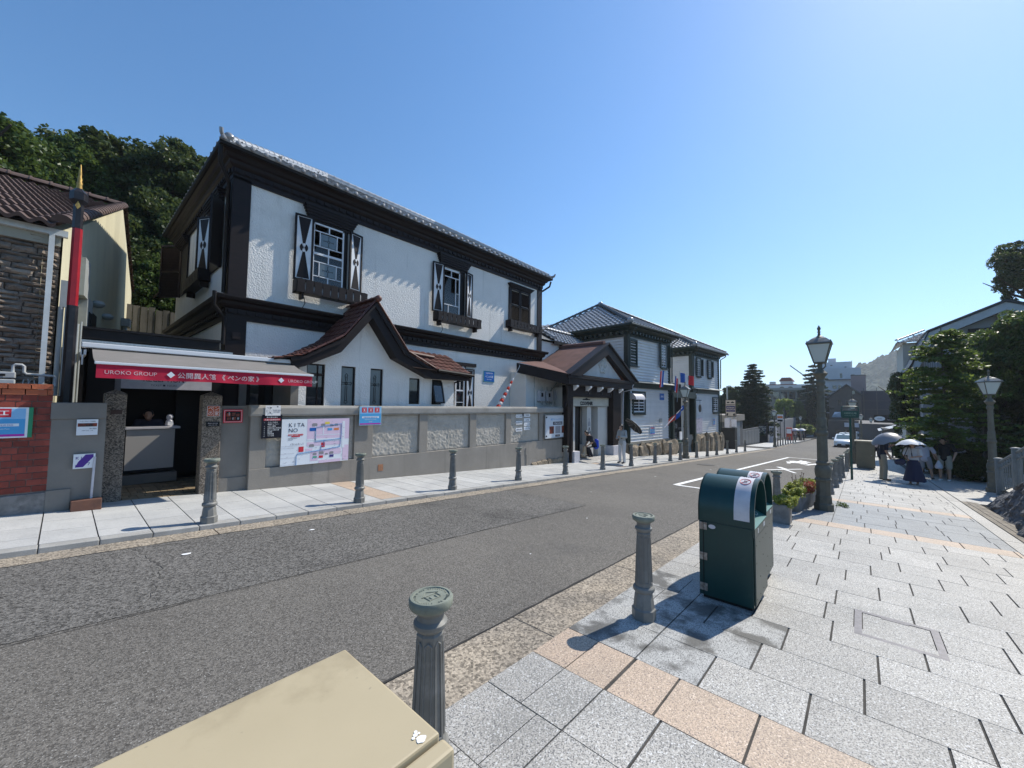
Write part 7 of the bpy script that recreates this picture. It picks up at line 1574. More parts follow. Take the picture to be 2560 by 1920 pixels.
# conifers
def conifer_mesh(h, r, seed, m, tiers=15, droop=.12, per=60, size=.12, gap=.0, top=.12):
    g = np.random.RandomState(seed); cs = []; rs = []; br = MB()
    for t in range(tiers):
        f = (t + .5) / tiers; z = h * (.12 + .88 * f); R_ = 1.1 * r * (1 - f) ** .62 * g.uniform(.75, 1.15) + .12
        nb = max(4, int(11 * (1 - f) + 4)); a0 = g.rand() * 6
        for k in range(nb):
            a = a0 + 2 * math.pi * k / nb + g.uniform(-.25, .25); L_ = R_ * g.uniform(.6, 1.15)
            br.tube([(0, 0, z), (L_ * math.cos(a), L_ * math.sin(a), z - droop * L_ + .1)], [.04, .01], 4, caps=False)
            for s_ in np.linspace(.2, 1, max(3, int(L_ / .35))):
                cs.append((L_ * s_ * math.cos(a), L_ * s_ * math.sin(a), z - droop * L_ * s_ + g.uniform(-.05, .08))); rs.append((.22 + .14 * L_ / r) * r / 2.1)
    V, Fq = leafquads(cs, rs, per, size, seed, .6); return npmesh('conifer_crown', V, Fq, m), br
def conifer(label, x, y, zb, h, r, seed, **k):
    T = thing('conifer', label, 'tree', (x, y, zb)); me, br = conifer_mesh(h, r, seed, lf_con, **k); c = D.objects.new('crown', me); COL.objects.link(c); c.parent = T
    bb = MB(); bb.tube([(0, 0, -.5), (0, 0, h * .98)], [h * .022, .03], 8); bb.build('trunk', bark, T); br.build('branches', bark, T)
conifer('tall layered dark conifer beyond the grey gate on the left', 62, 10.8, -3.0, 10.6, 2.5, 5, tiers=26, per=120, size=.115)
conifer('dark spreading cedar behind the near lamp post in the distance', 108, 7.3, -5, 16.3, 4.0, 9, tiers=17, per=100, size=.22, droop=.2)
tree('broadleaf_tree', 'dark green tree left of the tall conifer', 68, 14.6, -3, 5.0, 2.4, 2.4, CA, None, 21, crown_bottom=-1); tree('broadleaf_tree', 'dark green tree low behind the grey gate', 66, 12.6, -3, 3.2, 2.2, 2.2, CB, None, 22, crown_bottom=-2)
lf2 = crown_mesh('crown_yellow', lf_yel, 120, 90, .085, 17); 
tree('broadleaf_tree', 'bright yellow-green tree right of the tall conifer', 100, 11.6, -4, 3.9, 2.0, 2.0, lf2, None, 23, crown_bottom=-1.5); tree('broadleaf_tree', 'second yellow-green tree before the cedar', 101, 9.6, -4, 3.3, 1.5, 1.4, CC, None, 24, crown_bottom=-1.5)
tree('bush', 'green bushes behind the umbrella crowd', 96, 8.0, -4.6, -1.3, 1.8, 1.7, lf2, None, 25, crown_bottom=-4.2, cat='bush')
# right side planting
rg_ = 'trees beyond the right pavement'
tree('broadleaf_tree', 'large dark tree at the right edge under the gabled roof', 27.5, -5.7, -1, 6.25, 2.3, 2.1, CC, rg_, 31, crown_bottom=.4); tree('broadleaf_tree', 'dark tree between the gabled house and the layered maple', 29.5, -4.6, -1.5, 5.3, 2.2, 1.7, CA, rg_, 32, crown_bottom=.2)
tree('broadleaf_tree', 'dark tree farthest right, cut by the picture edge', 26, -8.8, -1, 6.3, 2.8, 2.4, CA, rg_, 33, crown_bottom=.5); tree('broadleaf_tree', 'dense dark round tree left of the maple, above the white parasol', 36, -2.6, -2, 4.6, 2.2, 1.25, CB, rg_, 34, crown_bottom=-.5)
tree('broadleaf_tree', 'dark tree mass behind the maple and lamp', 33, -6.5, -2, 4.6, 3, 2.6, CB, rg_, 35, crown_bottom=-1.6); tree('broadleaf_tree', 'dark undergrowth tree behind the stair railing', 29, -7.5, -2, 1.6, 3, 2.4, CA, rg_, 36, crown_bottom=-1.8)
tree('pine_tree', 'tall dark tree above the gabled roof at the right edge', 44, -9.6, 4, 14.2, 3.2, 2.4, CB, None, 37, crown_bottom=8.6)
# layered maple: horizontal sprays
T = thing('maple_tree', 'young maple with bright horizontal layers of leaves and a slim trunk beside the dark-shirted man', 'tree', (24.6, -2.75, gz(24.6)))
g = np.random.RandomState(40); cs = []; rs = []; br = MB(True); br.tube([(24.6, -2.75, gz(24.6)), (24.6, -2.72, 1.5), (24.6, -2.7, 5.2)], [.07, .055, .015], 8)
for t in range(26):
    z = 0.1 + 5.0 * t / 26; R_ = 2.3 * (1 - (z / 5.6)) ** .65 * g.uniform(.7, 1.1) + .15
    for k in range(5):
        a = g.rand() * 6.28; L_ = R_ * g.uniform(.65, 1.1); br.tube([(24.6, -2.72, z - .1), (24.6 + L_ * math.cos(a), -2.72 + L_ * .85 * math.sin(a), z + .12)], [.015, .004], 4, caps=False)
        for s_ in np.linspace(.3, 1, 5): cs.append((L_ * s_ * math.cos(a), .03 + L_ * .85 * s_ * math.sin(a), z - gz(24.6) + g.uniform(-.04, .1) - .06 * s_)); rs.append(.26)
br.build('trunk', mat('pale_bark', (.16, .14, .11), (.1, .09, .07), ns=8, rough=.9), T); V, Fq = leafquads(cs, rs, 26, .09, 41, .75); npobj('crown', V, Fq, leafmat('maple_leaves', (.035, .075, .015), (.10, .16, .03), (.2, .25, .07), .45), T)
bsh = crown_mesh('bush_leaves', lf_dark, 140, 90, .075, 19, low=-.9, r0=.2)
tree('bush', 'leafy dark green bush behind the dark-shirted man', 25.0, -3.45, gz(25), -.1, .9, .75, CM, 'bushes at the edge of the right pavement', 42, crown_bottom=gz(25) - .05, cat='bush'); tree('bush', 'dark bush reaching to the stair foot behind the dark-shirted man', 26.3, -3.0, gz(26), .6, 1.1, 1.0, bsh, 'bushes at the edge of the right pavement', 43, crown_bottom=gz(26) - .1, cat='bush')
tree('bush', 'low bush left of the maple trunk behind the grey-shirted woman', 28.5, -2.3, gz(28), .4, 1.3, .8, bsh, 'bushes at the edge of the right pavement', 44, crown_bottom=gz(28) - .1, cat='bush'); tree('bush', 'lighter bush in the distance above the white parasol', 40, -2.4, gz(40), -.1, 1.4, .8, CM, 'bushes at the edge of the right pavement', 45, crown_bottom=gz(40) - .1, cat='bush')
tree('bush', 'dark bush behind the stair flight', 24.5, -5.2, gz(24), 1.2, 1.2, 1.3, bsh, 'bushes at the edge of the right pavement', 46, crown_bottom=gz(24) - .1, cat='bush')
b = MB(); b.box(30, 60, -14, -8.9, -4, 3.2); b.build('dark_bank', earth, None, kind='structure')
# ================================================================== RIGHT: rock face, stairs, railing, gabled house
T = thing('rock_wall', 'rough dark rock face sloping up beside the brick edging at the right edge', 'rock', (13, -2.4, gz(13)))
nx, nz = 150, 60; g = np.random.RandomState(2); vs = []; fs = []
for i in range(nx + 1):
    x = 6.5 + (15.9 - 6.5) * i / nx; t0 = (15.9 - x); top = min(2.4, .02 + t0 * .36 + .1 * noise.noise(Vector((x * 1.1, 0, 3)))) 
    yb = -2.24 + (.14 if x < 12 else 0) - .05 * max(0, x - 13)
    for j in range(nz + 1):
        t = j / nz; z = gz(x) - .05 + (top + .05) * min(1, t * 1.4); y = yb - .42 * top * min(1, t * 1.4) - (max(0, t - .71) / .29) * 2.2
        a = .16 * noise.noise(Vector((x * 2.2 + z * .8, z * 2.5, 1))) + .075 * noise.noise(Vector((x * 6, z * 7, 5))) + .035 * noise.noise(Vector((x * 15, z * 15, 9)))
        a *= min(1, top * 2.5) * (1 if j > 0 else .3); vs.append((x, y - a, z + a * .7))
for i in range(nx):
    for j in range(nz): a = i * (nz + 1) + j; fs.append((a, a + nz + 1, a + nz + 2, a + 1))
b = W(); b.add(vs, fs, False); b.build('rock_face', rock, T)
T = thing('stairs', 'stone steps climbing away behind the stair railing at the right', 'steps', (19.5, -3.2, gz(19.5)))
me = mesh_of(MB().box(0, 1, 0, 1, 0, 1), 'tread_mesh', granite)
for k in range(11): piece('step', me, T, (18.0 + k * .05, -3.35 - (k + 1) * .36, gz(19) + .15 * k), (0, 0, 0), (3.6, .38, .17 + (0 if k else 0)))
T = thing('stair_railing', 'cast grey-green railing with posts rising beside the steps at the right edge', 'railing', (18.2, -3.4, gz(18)))
rm = mat('railing_paint', (.19, .21, .21), (.15, .165, .165), ns=10, rough=.5)
ps = []
for k in range(5):
    x = 19.3 - k * 2.3; y = -3.18 - k * .34; zb = gz(19) - .2 + k * .36 + (0.0); zt = .26 + k * .46; 
    x, y = [(19.4, -3.23), (18.0, -3.32), (16.6, -3.42), (15.2, -3.52), (13.8, -3.62)][k]; zt = [.12, .55, .98, 1.4, 1.8][k]; zb = zt - 1.15
    b = W(); b.box(x - .075, x + .075, y - .075, y + .075, zb, zt, .008); b.lathe([(.10, zt), (.11, zt + .02), (.08, zt + .05), (.001, zt + .06)], 10, (x, y, 0)); b.build('post', rm, T); ps.append((x, y, zt))
for p, q in zip(ps[:-1], ps[1:]):
    p = Vector(p); q = Vector(q); b = W(); b.tube([p - Vector((0, 0, .10)), q - Vector((0, 0, .10))], .035, 6); b.tube([p - Vector((0, 0, .30)), q - Vector((0, 0, .30))], .022, 6); b.tube([p - Vector((0, 0, 1.0)), q - Vector((0, 0, 1.0))], .022, 6)
    for s_ in range(7): c = p.lerp(q, (s_ + .5) / 7) - Vector((0, 0, .2)); b.tube([c + Vector((.07 * math.cos(a), 0, .07 * math.sin(a))) for a in [i * math.pi / 4 for i in range(9)]], .012, 5)
    b.build('rail', rm, T)
    me = mesh_of(MB().tube([(0, 0, 0), (0, 0, 1)], .014, 6), 'baluster_mesh', rm)
    for s_ in range(9): c = p.lerp(q, (s_ + .5) / 9); piece('baluster', me, T, c - Vector((0, 0, 1.0)), (0, 0, 0), (1, 1, .7))
T = thing('gabled_house', 'pale house with a broad white bargeboard gable half hidden by dark trees at the right', 'house', (34, -6, -1.5))
pw = mat('pale_wall', (.36, .38, .40), (.3, .32, .33), ns=1, rough=.8); bbm = mat('grey_bargeboard', (.46, .49, .52), (.40, .43, .45), ns=3, rough=.6); drk = mat('dark_roof', (.04, .04, .045), rough=.6)
gp_ = [(-2.2, 3.6), (-3.02, 5.98), (-5.85, 7.28), (-9.2, 5.7), (-9.2, -1.5), (-2.4, -1.5)]
b = W(); b.prism([(-2.75, -2), (-2.75, 4.3), (-3.35, 5.65), (-5.85, 6.9), (-9.2, 5.3), (-9.2, -2)], 'x', 32.7, 42); b.build('wall', pw, T)
b = W(); b.prism([(-2.3, 4.0), (-3.02, 5.98), (-3.25, 5.62), (-2.6, 4.0)], 'x', 32.0, 32.2); b.prism([(-3.02, 5.98), (-5.85, 7.28), (-5.85, 6.88), (-3.25, 5.62)], 'x', 32.0, 32.2); b.prism([(-5.85, 7.28), (-9.6, 5.6), (-9.6, 5.2), (-5.85, 6.88)], 'x', 32.0, 32.2); b.build('bargeboard', bbm, T)
b = W(); b.prism([(-2.2, 3.95), (-3.0, 6.02), (-3.1, 6.1), (-2.15, 3.95)], 'x', 31.9, 42); b.prism([(-3.0, 6.0), (-5.85, 7.30), (-5.85, 7.42), (-2.95, 6.1)], 'x', 31.9, 42); b.prism([(-5.85, 7.30), (-9.6, 5.62), (-9.6, 5.74), (-5.85, 7.42)], 'x', 31.9, 42); b.build('roof', drk, T)
b = W(); b.box(32.3, 32.7, -5.98, -5.62, 5.6, 6.9); b.build('gable_post', bbm, T); b = W(); b.box(32.62, 32.7, -5.5, -4.6, 5.2, 6.1); b.box(32.6, 32.68, -7.4, -6.4, 4.8, 5.9); b.build('gable_window', black, T)
b = W()
for k in range(6): b.box(32.5, 32.55, -2.9 - k * .09, -2.86 - k * .09, 4.0, 4.9)
b.build('balcony_bars', bbm, T)
b = W(); b.box(38, 44, -4.6, -2.35, -3, 6.2); b.build('rear_wing', mat('rear_wing_white', (.48, .47, .42), rough=.85), T); b = W(); b.add([(37.6, -2.0, 6.2), (37.6, -4.9, 6.2), (40.5, -4.9, 7.2), (40.5, -3.6, 7.2), (44, -2.0, 6.2)], [(0, 1, 2, 3), (0, 3, 4)]); q = b.build('rear_roof', kaw, T)
b = W(); tilegrid(b, (37.55, -2.05, 6.22), (0, -.3, 0), (.34, 0, .117), 9, 8, amp=.04, step=.04, clip=lambda i, j: i * .3 > j * .19); b.build('roof_tiles', kaw, q, kind='stuff'); captiles('ridge_tile', (37.6, -2.05, 6.35), (40.5, -3.6, 7.3), .10, kaw, q, .35)
# ================================================================== FAR BUILDINGS
def win(T, x, y0, y1, z0, z1, m=None):
    b = W(); b.box(x - .06, x, y0, y1, z0, z1); f = b.build('window', m or paneg, T); return f
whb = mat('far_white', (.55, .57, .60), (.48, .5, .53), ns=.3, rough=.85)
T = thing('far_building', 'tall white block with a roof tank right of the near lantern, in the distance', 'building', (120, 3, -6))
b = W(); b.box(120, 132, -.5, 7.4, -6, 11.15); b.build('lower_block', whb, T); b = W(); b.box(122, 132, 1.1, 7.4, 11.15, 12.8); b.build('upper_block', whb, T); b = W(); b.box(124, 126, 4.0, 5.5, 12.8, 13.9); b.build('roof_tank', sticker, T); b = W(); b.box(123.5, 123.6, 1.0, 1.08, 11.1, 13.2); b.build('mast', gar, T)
for y0, y1, z0, z1 in ((2.8, 3.2, 8.8, 9.9), (.6, 1.2, 9.0, 9.6), (4.6, 5.0, 11.9, 12.1), (2, 2.4, 11.4, 11.6), (3.9, 4.6, 6.3, 7.1), (3.0, 3.6, 6.3, 7.1)): win(T, 120 if z1 < 11 else 122, y0, y1, z0, z1)
b = W(); b.box(119.4, 120, -.4, 5.8, 8.35, 8.5); b.box(119.4, 120, -.4, 5.8, 5.6, 5.75); b.build('balcony', gar, T)
T = thing('far_building', 'pink-brown box-shaped rooftop block in front of the white block', 'building', (112, 0, -6)); b = W(); b.box(112, 118, -1.2, 1.2, -6, 8.75); b.build('wall', mat('far_pink', (.29, .22, .22), (.25, .19, .19), ns=.4, rough=.9), T); b = W(); b.box(111.9, 118, -1.25, 1.25, 8.75, 8.9); b.build('parapet', gar, T)
T = thing('far_building', 'dark brown gabled house in the distance behind the green sign', 'building', (105, 2, -5)); brb = mat('far_brown', (.10, .085, .075), (.075, .065, .06), ns=.6, rough=.9)
b = W(); b.prism([(4.7, -5), (4.7, 3.9), (1.85, 6.4), (-.3, 4.5), (-.3, -5)], 'x', 105, 111); b.build('wall', brb, T); b = W(); b.prism([(5.0, 3.8), (1.85, 6.5), (1.85, 6.7), (5.05, 3.95)], 'x', 104.7, 111); b.prism([(-.5, 4.4), (1.85, 6.5), (1.85, 6.7), (-.55, 4.6)], 'x', 104.7, 111); b.build('roof', gar, T)
for y in (3.0, 1.7, .5): win(T, 105, y - .3, y + .3, 2.4, 3.4)
win(T, 105, .6, 1.0, 4.6, 5.3)
T = thing('far_building', 'wide dark building under navy netting above the oval sign', 'building', (112, -3, -5)); nav = mat('navy_net', (.035, .04, .06), (.05, .055, .075), ns=.5, rough=.9, stretch=(1, 1, .3)); b = W(); b.box(110, 118, -9, -.35, -5, 5.4); b.build('netting', nav, T)
b = W()
for k in range(5): b.box(109.9, 110, -8.8 + k * 2, -8.7 + k * 2, -4, 6.0)
for z in (1.5, 3.3, 5.2): b.box(109.9, 110, -8.8, -.4, z, z + .06)
b.build('scaffold', gar, T)
T = thing('far_building', 'low terracotta-roofed shop below the brown gabled house', 'building', (100, 3, -5)); b = W(); b.box(98, 103, -.6, 4.6, -6, -.6); b.build('wall', brb, T); b = W(); b.prism([(4.0, .3), (2.5, 1.1), (2.3, .2)], 'x', 97.5, 98); b.add([(97.5, 4.0, .0), (97.5, 2.6, .0), (98.5, 2.6, 1.0), (98.5, 3.6, 1.0)], [(0, 1, 2, 3)]); b.build('awning', mat('blue_awning', (.25, .33, .42), rough=.6), T)
for y in (.4, 1.6, 2.8): win(T, 98, y, y + .7, -4, -2.4)
b = W(); b.box(97.9, 98, -.4, 2.2, -1.8, -1.0); b.build('fascia', sticker, T)
T = thing('far_building', 'grey-beige building with large dark windows behind the yellow-green trees', 'building', (125, 13, -6)); gb = mat('far_grey_beige', (.19, .19, .17), (.16, .16, .145), ns=.4, rough=.9)
b = W(); b.box(125, 140, 7.5, 22, -6, 6.3); b.build('wall', gb, T); b = W(); b.box(124.6, 140, 7.4, 22, 6.3, 6.9); b.build('parapet', mat('far_parapet', (.27, .27, .25), rough=.9), T)
for k in range(6): win(T, 125, 17.6 - k * 1.75, 18.9 - k * 1.75, 3.9, 5.9)
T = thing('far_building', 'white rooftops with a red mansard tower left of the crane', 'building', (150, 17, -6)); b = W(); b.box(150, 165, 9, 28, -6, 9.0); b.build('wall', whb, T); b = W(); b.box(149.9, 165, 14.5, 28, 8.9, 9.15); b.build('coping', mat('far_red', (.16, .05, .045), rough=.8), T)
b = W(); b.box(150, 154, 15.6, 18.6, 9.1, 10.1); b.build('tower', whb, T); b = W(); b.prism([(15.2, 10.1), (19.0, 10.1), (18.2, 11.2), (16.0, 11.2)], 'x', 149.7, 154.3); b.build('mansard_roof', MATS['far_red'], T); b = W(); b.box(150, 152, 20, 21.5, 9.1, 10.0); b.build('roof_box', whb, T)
for k in range(2): b = W(); b.add([(149.9, 18.2 - k * 2.2 + .75 * math.cos(a), 7.6 + .8 * math.sin(a)) for a in [i * math.pi / 8 for i in range(9)]], [tuple(range(9))]); b.build('arched_window', gb, T)
T = thing('crane', 'thin tower-crane jib slanting up behind the cedar', 'crane', (200, 19, -8)); b = W(); b.tube([(200, 21.3, 19.4), (200, 17.5, 15.8)], .22, 4); b.tube([(200, 17.5, 15.8), (200, 14, 12)], .22, 4); b.build('jib', mat('crane_grey', (.25, .27, .3), rough=.7), T); b = W(); b.box(199.8, 200.2, 13.8, 14.4, -8, 12.5); b.build('mast', MATS['crane_grey'], T)
# far low walls and roofs on the right side
T = thing('far_wall', 'low grey wall above the far end of the right pavement', 'wall', (70, -1, -3)); b = W(); b.box(72, 92, -3.5, .1, -5, -.35); b.build('wall', mat('far_grey_wall', (.14, .135, .13), rough=.9), T)
T = thing('small_building', 'small grey building with a sloping white roof above the white parasol', 'building', (62, -2.8, -3)); b = W(); b.box(62, 66, -4.2, -1.9, -4, -.55); b.build('wall', MATS['far_grey_wall'], T); b = W(); b.add([(61.7, -1.6, -.85), (61.7, -4.2, .0), (66, -4.2, .1), (66, -1.6, -.75)], [(0, 1, 2, 3)]); b.build('roof', bbm, T); b = W(); b.box(61.95, 62, -3.5, -3.1, -2.2, -1.0); b.build('door', black, T)
T = thing('oval_sign', 'white oval sign on dark hoarding above the small grey building', 'sign', (70, -2, .4)); b = W(); b.box(70, 70.2, -3.9, -1.4, -.1, .9); b.build('hoarding', black, T); b = W(); b.add([(69.95, -1.95 + .52 * math.cos(a), .42 + .3 * math.sin(a)) for a in [i * math.pi / 10 for i in range(20)]], [tuple(range(20))]); b.build('oval', white, T)
text('Cafe', .22, darkp, T, F(69.9, -1.95, .34, rad(-90)), 0, 0, .0, 'CENTER')
T = thing('shop_hoarding', 'dark shop sign with a pale line right of the oval sign', 'sign', (60, -2.9, .3)); b = W(); b.box(60, 60.15, -3.3, -2.25, .25, .75); b.build('board', black, T); text('RESTAURANT', .16, sticker, T, F(59.98, -2.77, .42, rad(-90)), 0, 0, 0, 'CENTER')
T = thing('gate_post', 'pale upright gate post among the bushes right of the dark shop sign', 'post', (50, -3, -2.5)); b = W(); b.box(50, 50.3, -3.2, -2.9, -3, .6); b.build('post', concr, T)
# hill in the distance
nx, ny = 260, 110; vs = []; fs = []
for i in range(nx + 1):
    y = 40 - 560 * i / nx
    for j in range(ny + 1):
        t = j / ny; s_ = max(0.0, min(1, (66 - y) / 62)); topz = -8 + (62 * (s_ ** 1.5) + 20 * max(0, min(1, (4 - y) / 40)) + (8 * math.sin(y * .03) if y < -60 else 0)) * math.sin(math.pi / 2 * min(1, t * 1.0))
        n0 = noise.noise(Vector((y * .06, t * 12, 2))) * 5 + noise.noise(Vector((y * .12, t * 16, 7))) * 5 + abs(noise.noise(Vector((y * .22, t * 34, 4)))) * 9
        vs.append((560 + 170 * t, y, topz + n0 * min(1, s_ * 3) * (.3 + .7 * t)))
for i in range(nx):
    for j in range(ny): a = i * (ny + 1) + j; fs.append((a, a + 1, a + ny + 2, a + ny + 1))
b = MB(); b.add(vs, fs, False); b.build('hill', mat('far_hill', (.028, .052, .026), (.014, .03, .015), ns=.06, nd=9, rough=.95, c3=(.045, .075, .035), n3=.15, l3=.52, h3=.7), None, kind='structure')
b = MB(); b.box(-60, 300, -45, -30, -20, 3.5); b.build('far_bank', earth, None, kind='structure')

# ================================================================== VEHICLES
def car(label, x, y, zb, col, s_=1.0, van=False, taxi=True):
    T = thing('car', label, 'car', (x, y, zb)); pm = mat('car_paint_' + ('w' if col[0] > .4 else 'd'), col, rough=.25, coat=.6, spec=.5)
    # nose towards -x
    pr = [(0, .25), (-.0, .55), (.06, .70), (.35, .86), (1.05, .98), (1.75, 1.42), (2.1, 1.50), (3.0, 1.50), (3.75, 1.20), (4.05, 1.0), (4.1, .3)]
    n = len(pr); vs = []; fs = []; hw = .85
    sec = [(-1, 0), (-1, .45), (-.93, .62), (-.76, 1)]
    b = MB(); bm = bmesh.new()
    ys = [-1, -.92, -.6, 0, .6, .92, 1]
    for k, yy in enumerate(ys):
        for (px, pz_) in pr:
            t = abs(yy); top = pz_ > .99; inset = 1 - (.16 * (pz_ - .95) / .5 if pz_ > .95 else 0); xx = px + (.22 * max(0, t - .6) / .4 if px < 1 else 0) - (.12 * max(0, t - .6) / .4 if px > 3.5 else 0); zz = pz_ - (.05 if t > .95 and pz_ > .5 else 0) - (.02 if .9 < t < .95 and pz_ > 1.3 else 0); vs.append((xx, yy * hw * inset, zz))
    for k in range(len(ys) - 1):
        for i in range(n - 1): a = k * n + i; fs.append((a, a + n, a + n + 1, a + 1))
    fs += [tuple(range(n)), tuple(range((len(ys) - 1) * n, len(ys) * n))[::-1], ]
    fs += [tuple(k * n for k in range(len(ys))) + tuple(k * n + n - 1 for k in reversed(range(len(ys))))]
    b.add(vs, fs, True); b.build('body', pm, T, angle=40)
    b = MB(); b.add([(1.04, -.66, 1.0), (1.04, .66, 1.0), (1.72, .58, 1.42), (1.72, -.58, 1.42)], [(0, 1, 2, 3)]); b.M = Matrix.Translation((-.035, 0, .012)); b.v = [tuple(Vector(p) + Vector((-.03, 0, .02))) for p in b.v]; b.build('windscreen', glass('car_glass', (.10, .16, .17), .05), T)
    b = MB()
    for s2 in (-1, 1): b.add([(1.35, s2 * .815, 1.03), (3.6, s2 * .815, 1.06), (3.0, s2 * .735, 1.42), (1.95, s2 * .735, 1.42)], [(0, 1, 2, 3) if s2 < 0 else (3, 2, 1, 0)])
    b.build('side_window', MATS['car_glass'], T)
    for s2 in (-1, 1):
        b = MB(); b.box(.05, .35, s2 * .5, s2 * .80, .62, .76, .03); b.build('headlight', mat('headlight', (.75, .72, .6), rough=.1, spec=.8), T)
        b = MB(); b.box(1.25, 1.4, s2 * .86, s2 * 1.04, .98, 1.1, .03); b.build('door_mirror', pm, T)
    b = MB(); b.prism([(-.62, .22), (.62, .22), (.50, .48), (-.50, .48)], 'x', -.03, .02); b.build('grille', black, T)
    b = MB(); b.box(-.05, -.03, -.17, .17, .34, .44); b.build('number_plate', white, T)
    for xx in (.75, 3.35):
        for s2 in (-1, 1):
            M = Matrix.Translation((xx, s2 * .76, .3)) @ Matrix.Rotation(math.pi / 2, 4, 'X'); w_ = MB(M=M).lathe([(.2, -.1), (.3, -.1), (.3, .1), (.2, .1)], 18).build('wheel', black, T); MB(M=M).lathe([(.001, -.09), (.2, -.09), (.2, .09), (.001, .09)], 14).build('hub', steel, w_)
    if taxi: b = MB(); b.box(2.0, 2.15, -.12, .12, 1.5, 1.6, .02); b.build('roof_lamp', white, T)
    b = MB(); b.box(.1, 4.0, -.8, .8, .18, .3); b.build('underbody', black, T)
    return T
c1 = car('white car with a dark grille driving up the road towards the camera', 59.5, 1.48, gz(61), (.72, .76, .76))
copy_thing(c1, (76, 1.65, gz(77)), 0, 'second white car following close behind the first one')
T = thing('truck', 'small white truck partly hidden behind the far lamp post', 'truck', (74, -.2, gz(74))); z = gz(75)
b = W(); b.box(74.0, 78, -.95, .45, z + .5, z + 1.7, .06); b.build('cab', MATS['car_paint_w'], T); b = W(); b.box(73.97, 74, -.8, .3, z + 1.15, z + 1.6); b.build('windscreen', MATS['car_glass'], T); b = W(); b.box(73.96, 74, -.8, .3, z + .5, z + .85); b.build('grille', black, T); b = W()
for y in (-.8, .3): b.lathe([(.3, -.1), (.3, .1)], 12, (0, 0, 0)) if 0 else b.box(74.6, 75.2, y - .1, y + .1, z, z + .55, .1)
b.build('wheels', black, T)

# ================================================================== PEOPLE
skin = mat('skin', (.42, .25, .17), rough=.55); skin_d = skin
hairm = mat('black_hair', (.012, .010, .010), rough=.5)
_b = bmesh.new(); bmesh.ops.create_icosphere(_b, subdivisions=2, radius=1); ICO_V = np.array([v.co[:] for v in _b.verts]); _b.verts.index_update(); ICO_F = np.array([[v.index for v in f.verts] for f in _b.faces]); _b.free()
def blob(name, caps, m, par, vox=.016, extra=None):
    """one continuous surface out of tapered capsules: caps = (p, q, rp, rq)"""
    P_ = []; S_ = []
    for c in caps:
        p, q, r1, r2 = Vector(c[0]), Vector(c[1]), c[2], c[3]; sc = c[4] if len(c) > 4 else (1, 1, 1)
        n = max(1, int((q - p).length / (min(r1, r2) * .5)))
        for i in range(n + 1): r_ = r1 + (r2 - r1) * i / n; P_.append(tuple(p.lerp(q, i / n))); S_.append((r_ * sc[0], r_ * sc[1], r_ * sc[2]))
    V = (ICO_V[None] * np.array(S_)[:, None] + np.array(P_)[:, None]).reshape(-1, 3); n = len(P_)
    Fq = (ICO_F[None] + (np.arange(n) * len(ICO_V))[:, None, None]).reshape(-1, 3)
    me = npmesh(name, V, Fq, m); me.materials.clear(); o = D.objects.new(name, me)
    md = o.modifiers.new('r', 'REMESH'); md.mode = 'VOXEL'; md.voxel_size = vox; md.use_smooth_shade = True
    s2 = o.modifiers.new('s', 'SMOOTH'); s2.iterations = 4; s2.factor = .5
    m2 = evalmesh(o); D.objects.remove(o); D.meshes.remove(me)
    m2.materials.clear(); m2.materials.append(m); m2.name = name
    o = D.objects.new(name, m2); COL.objects.link(o); o.parent = par; return o
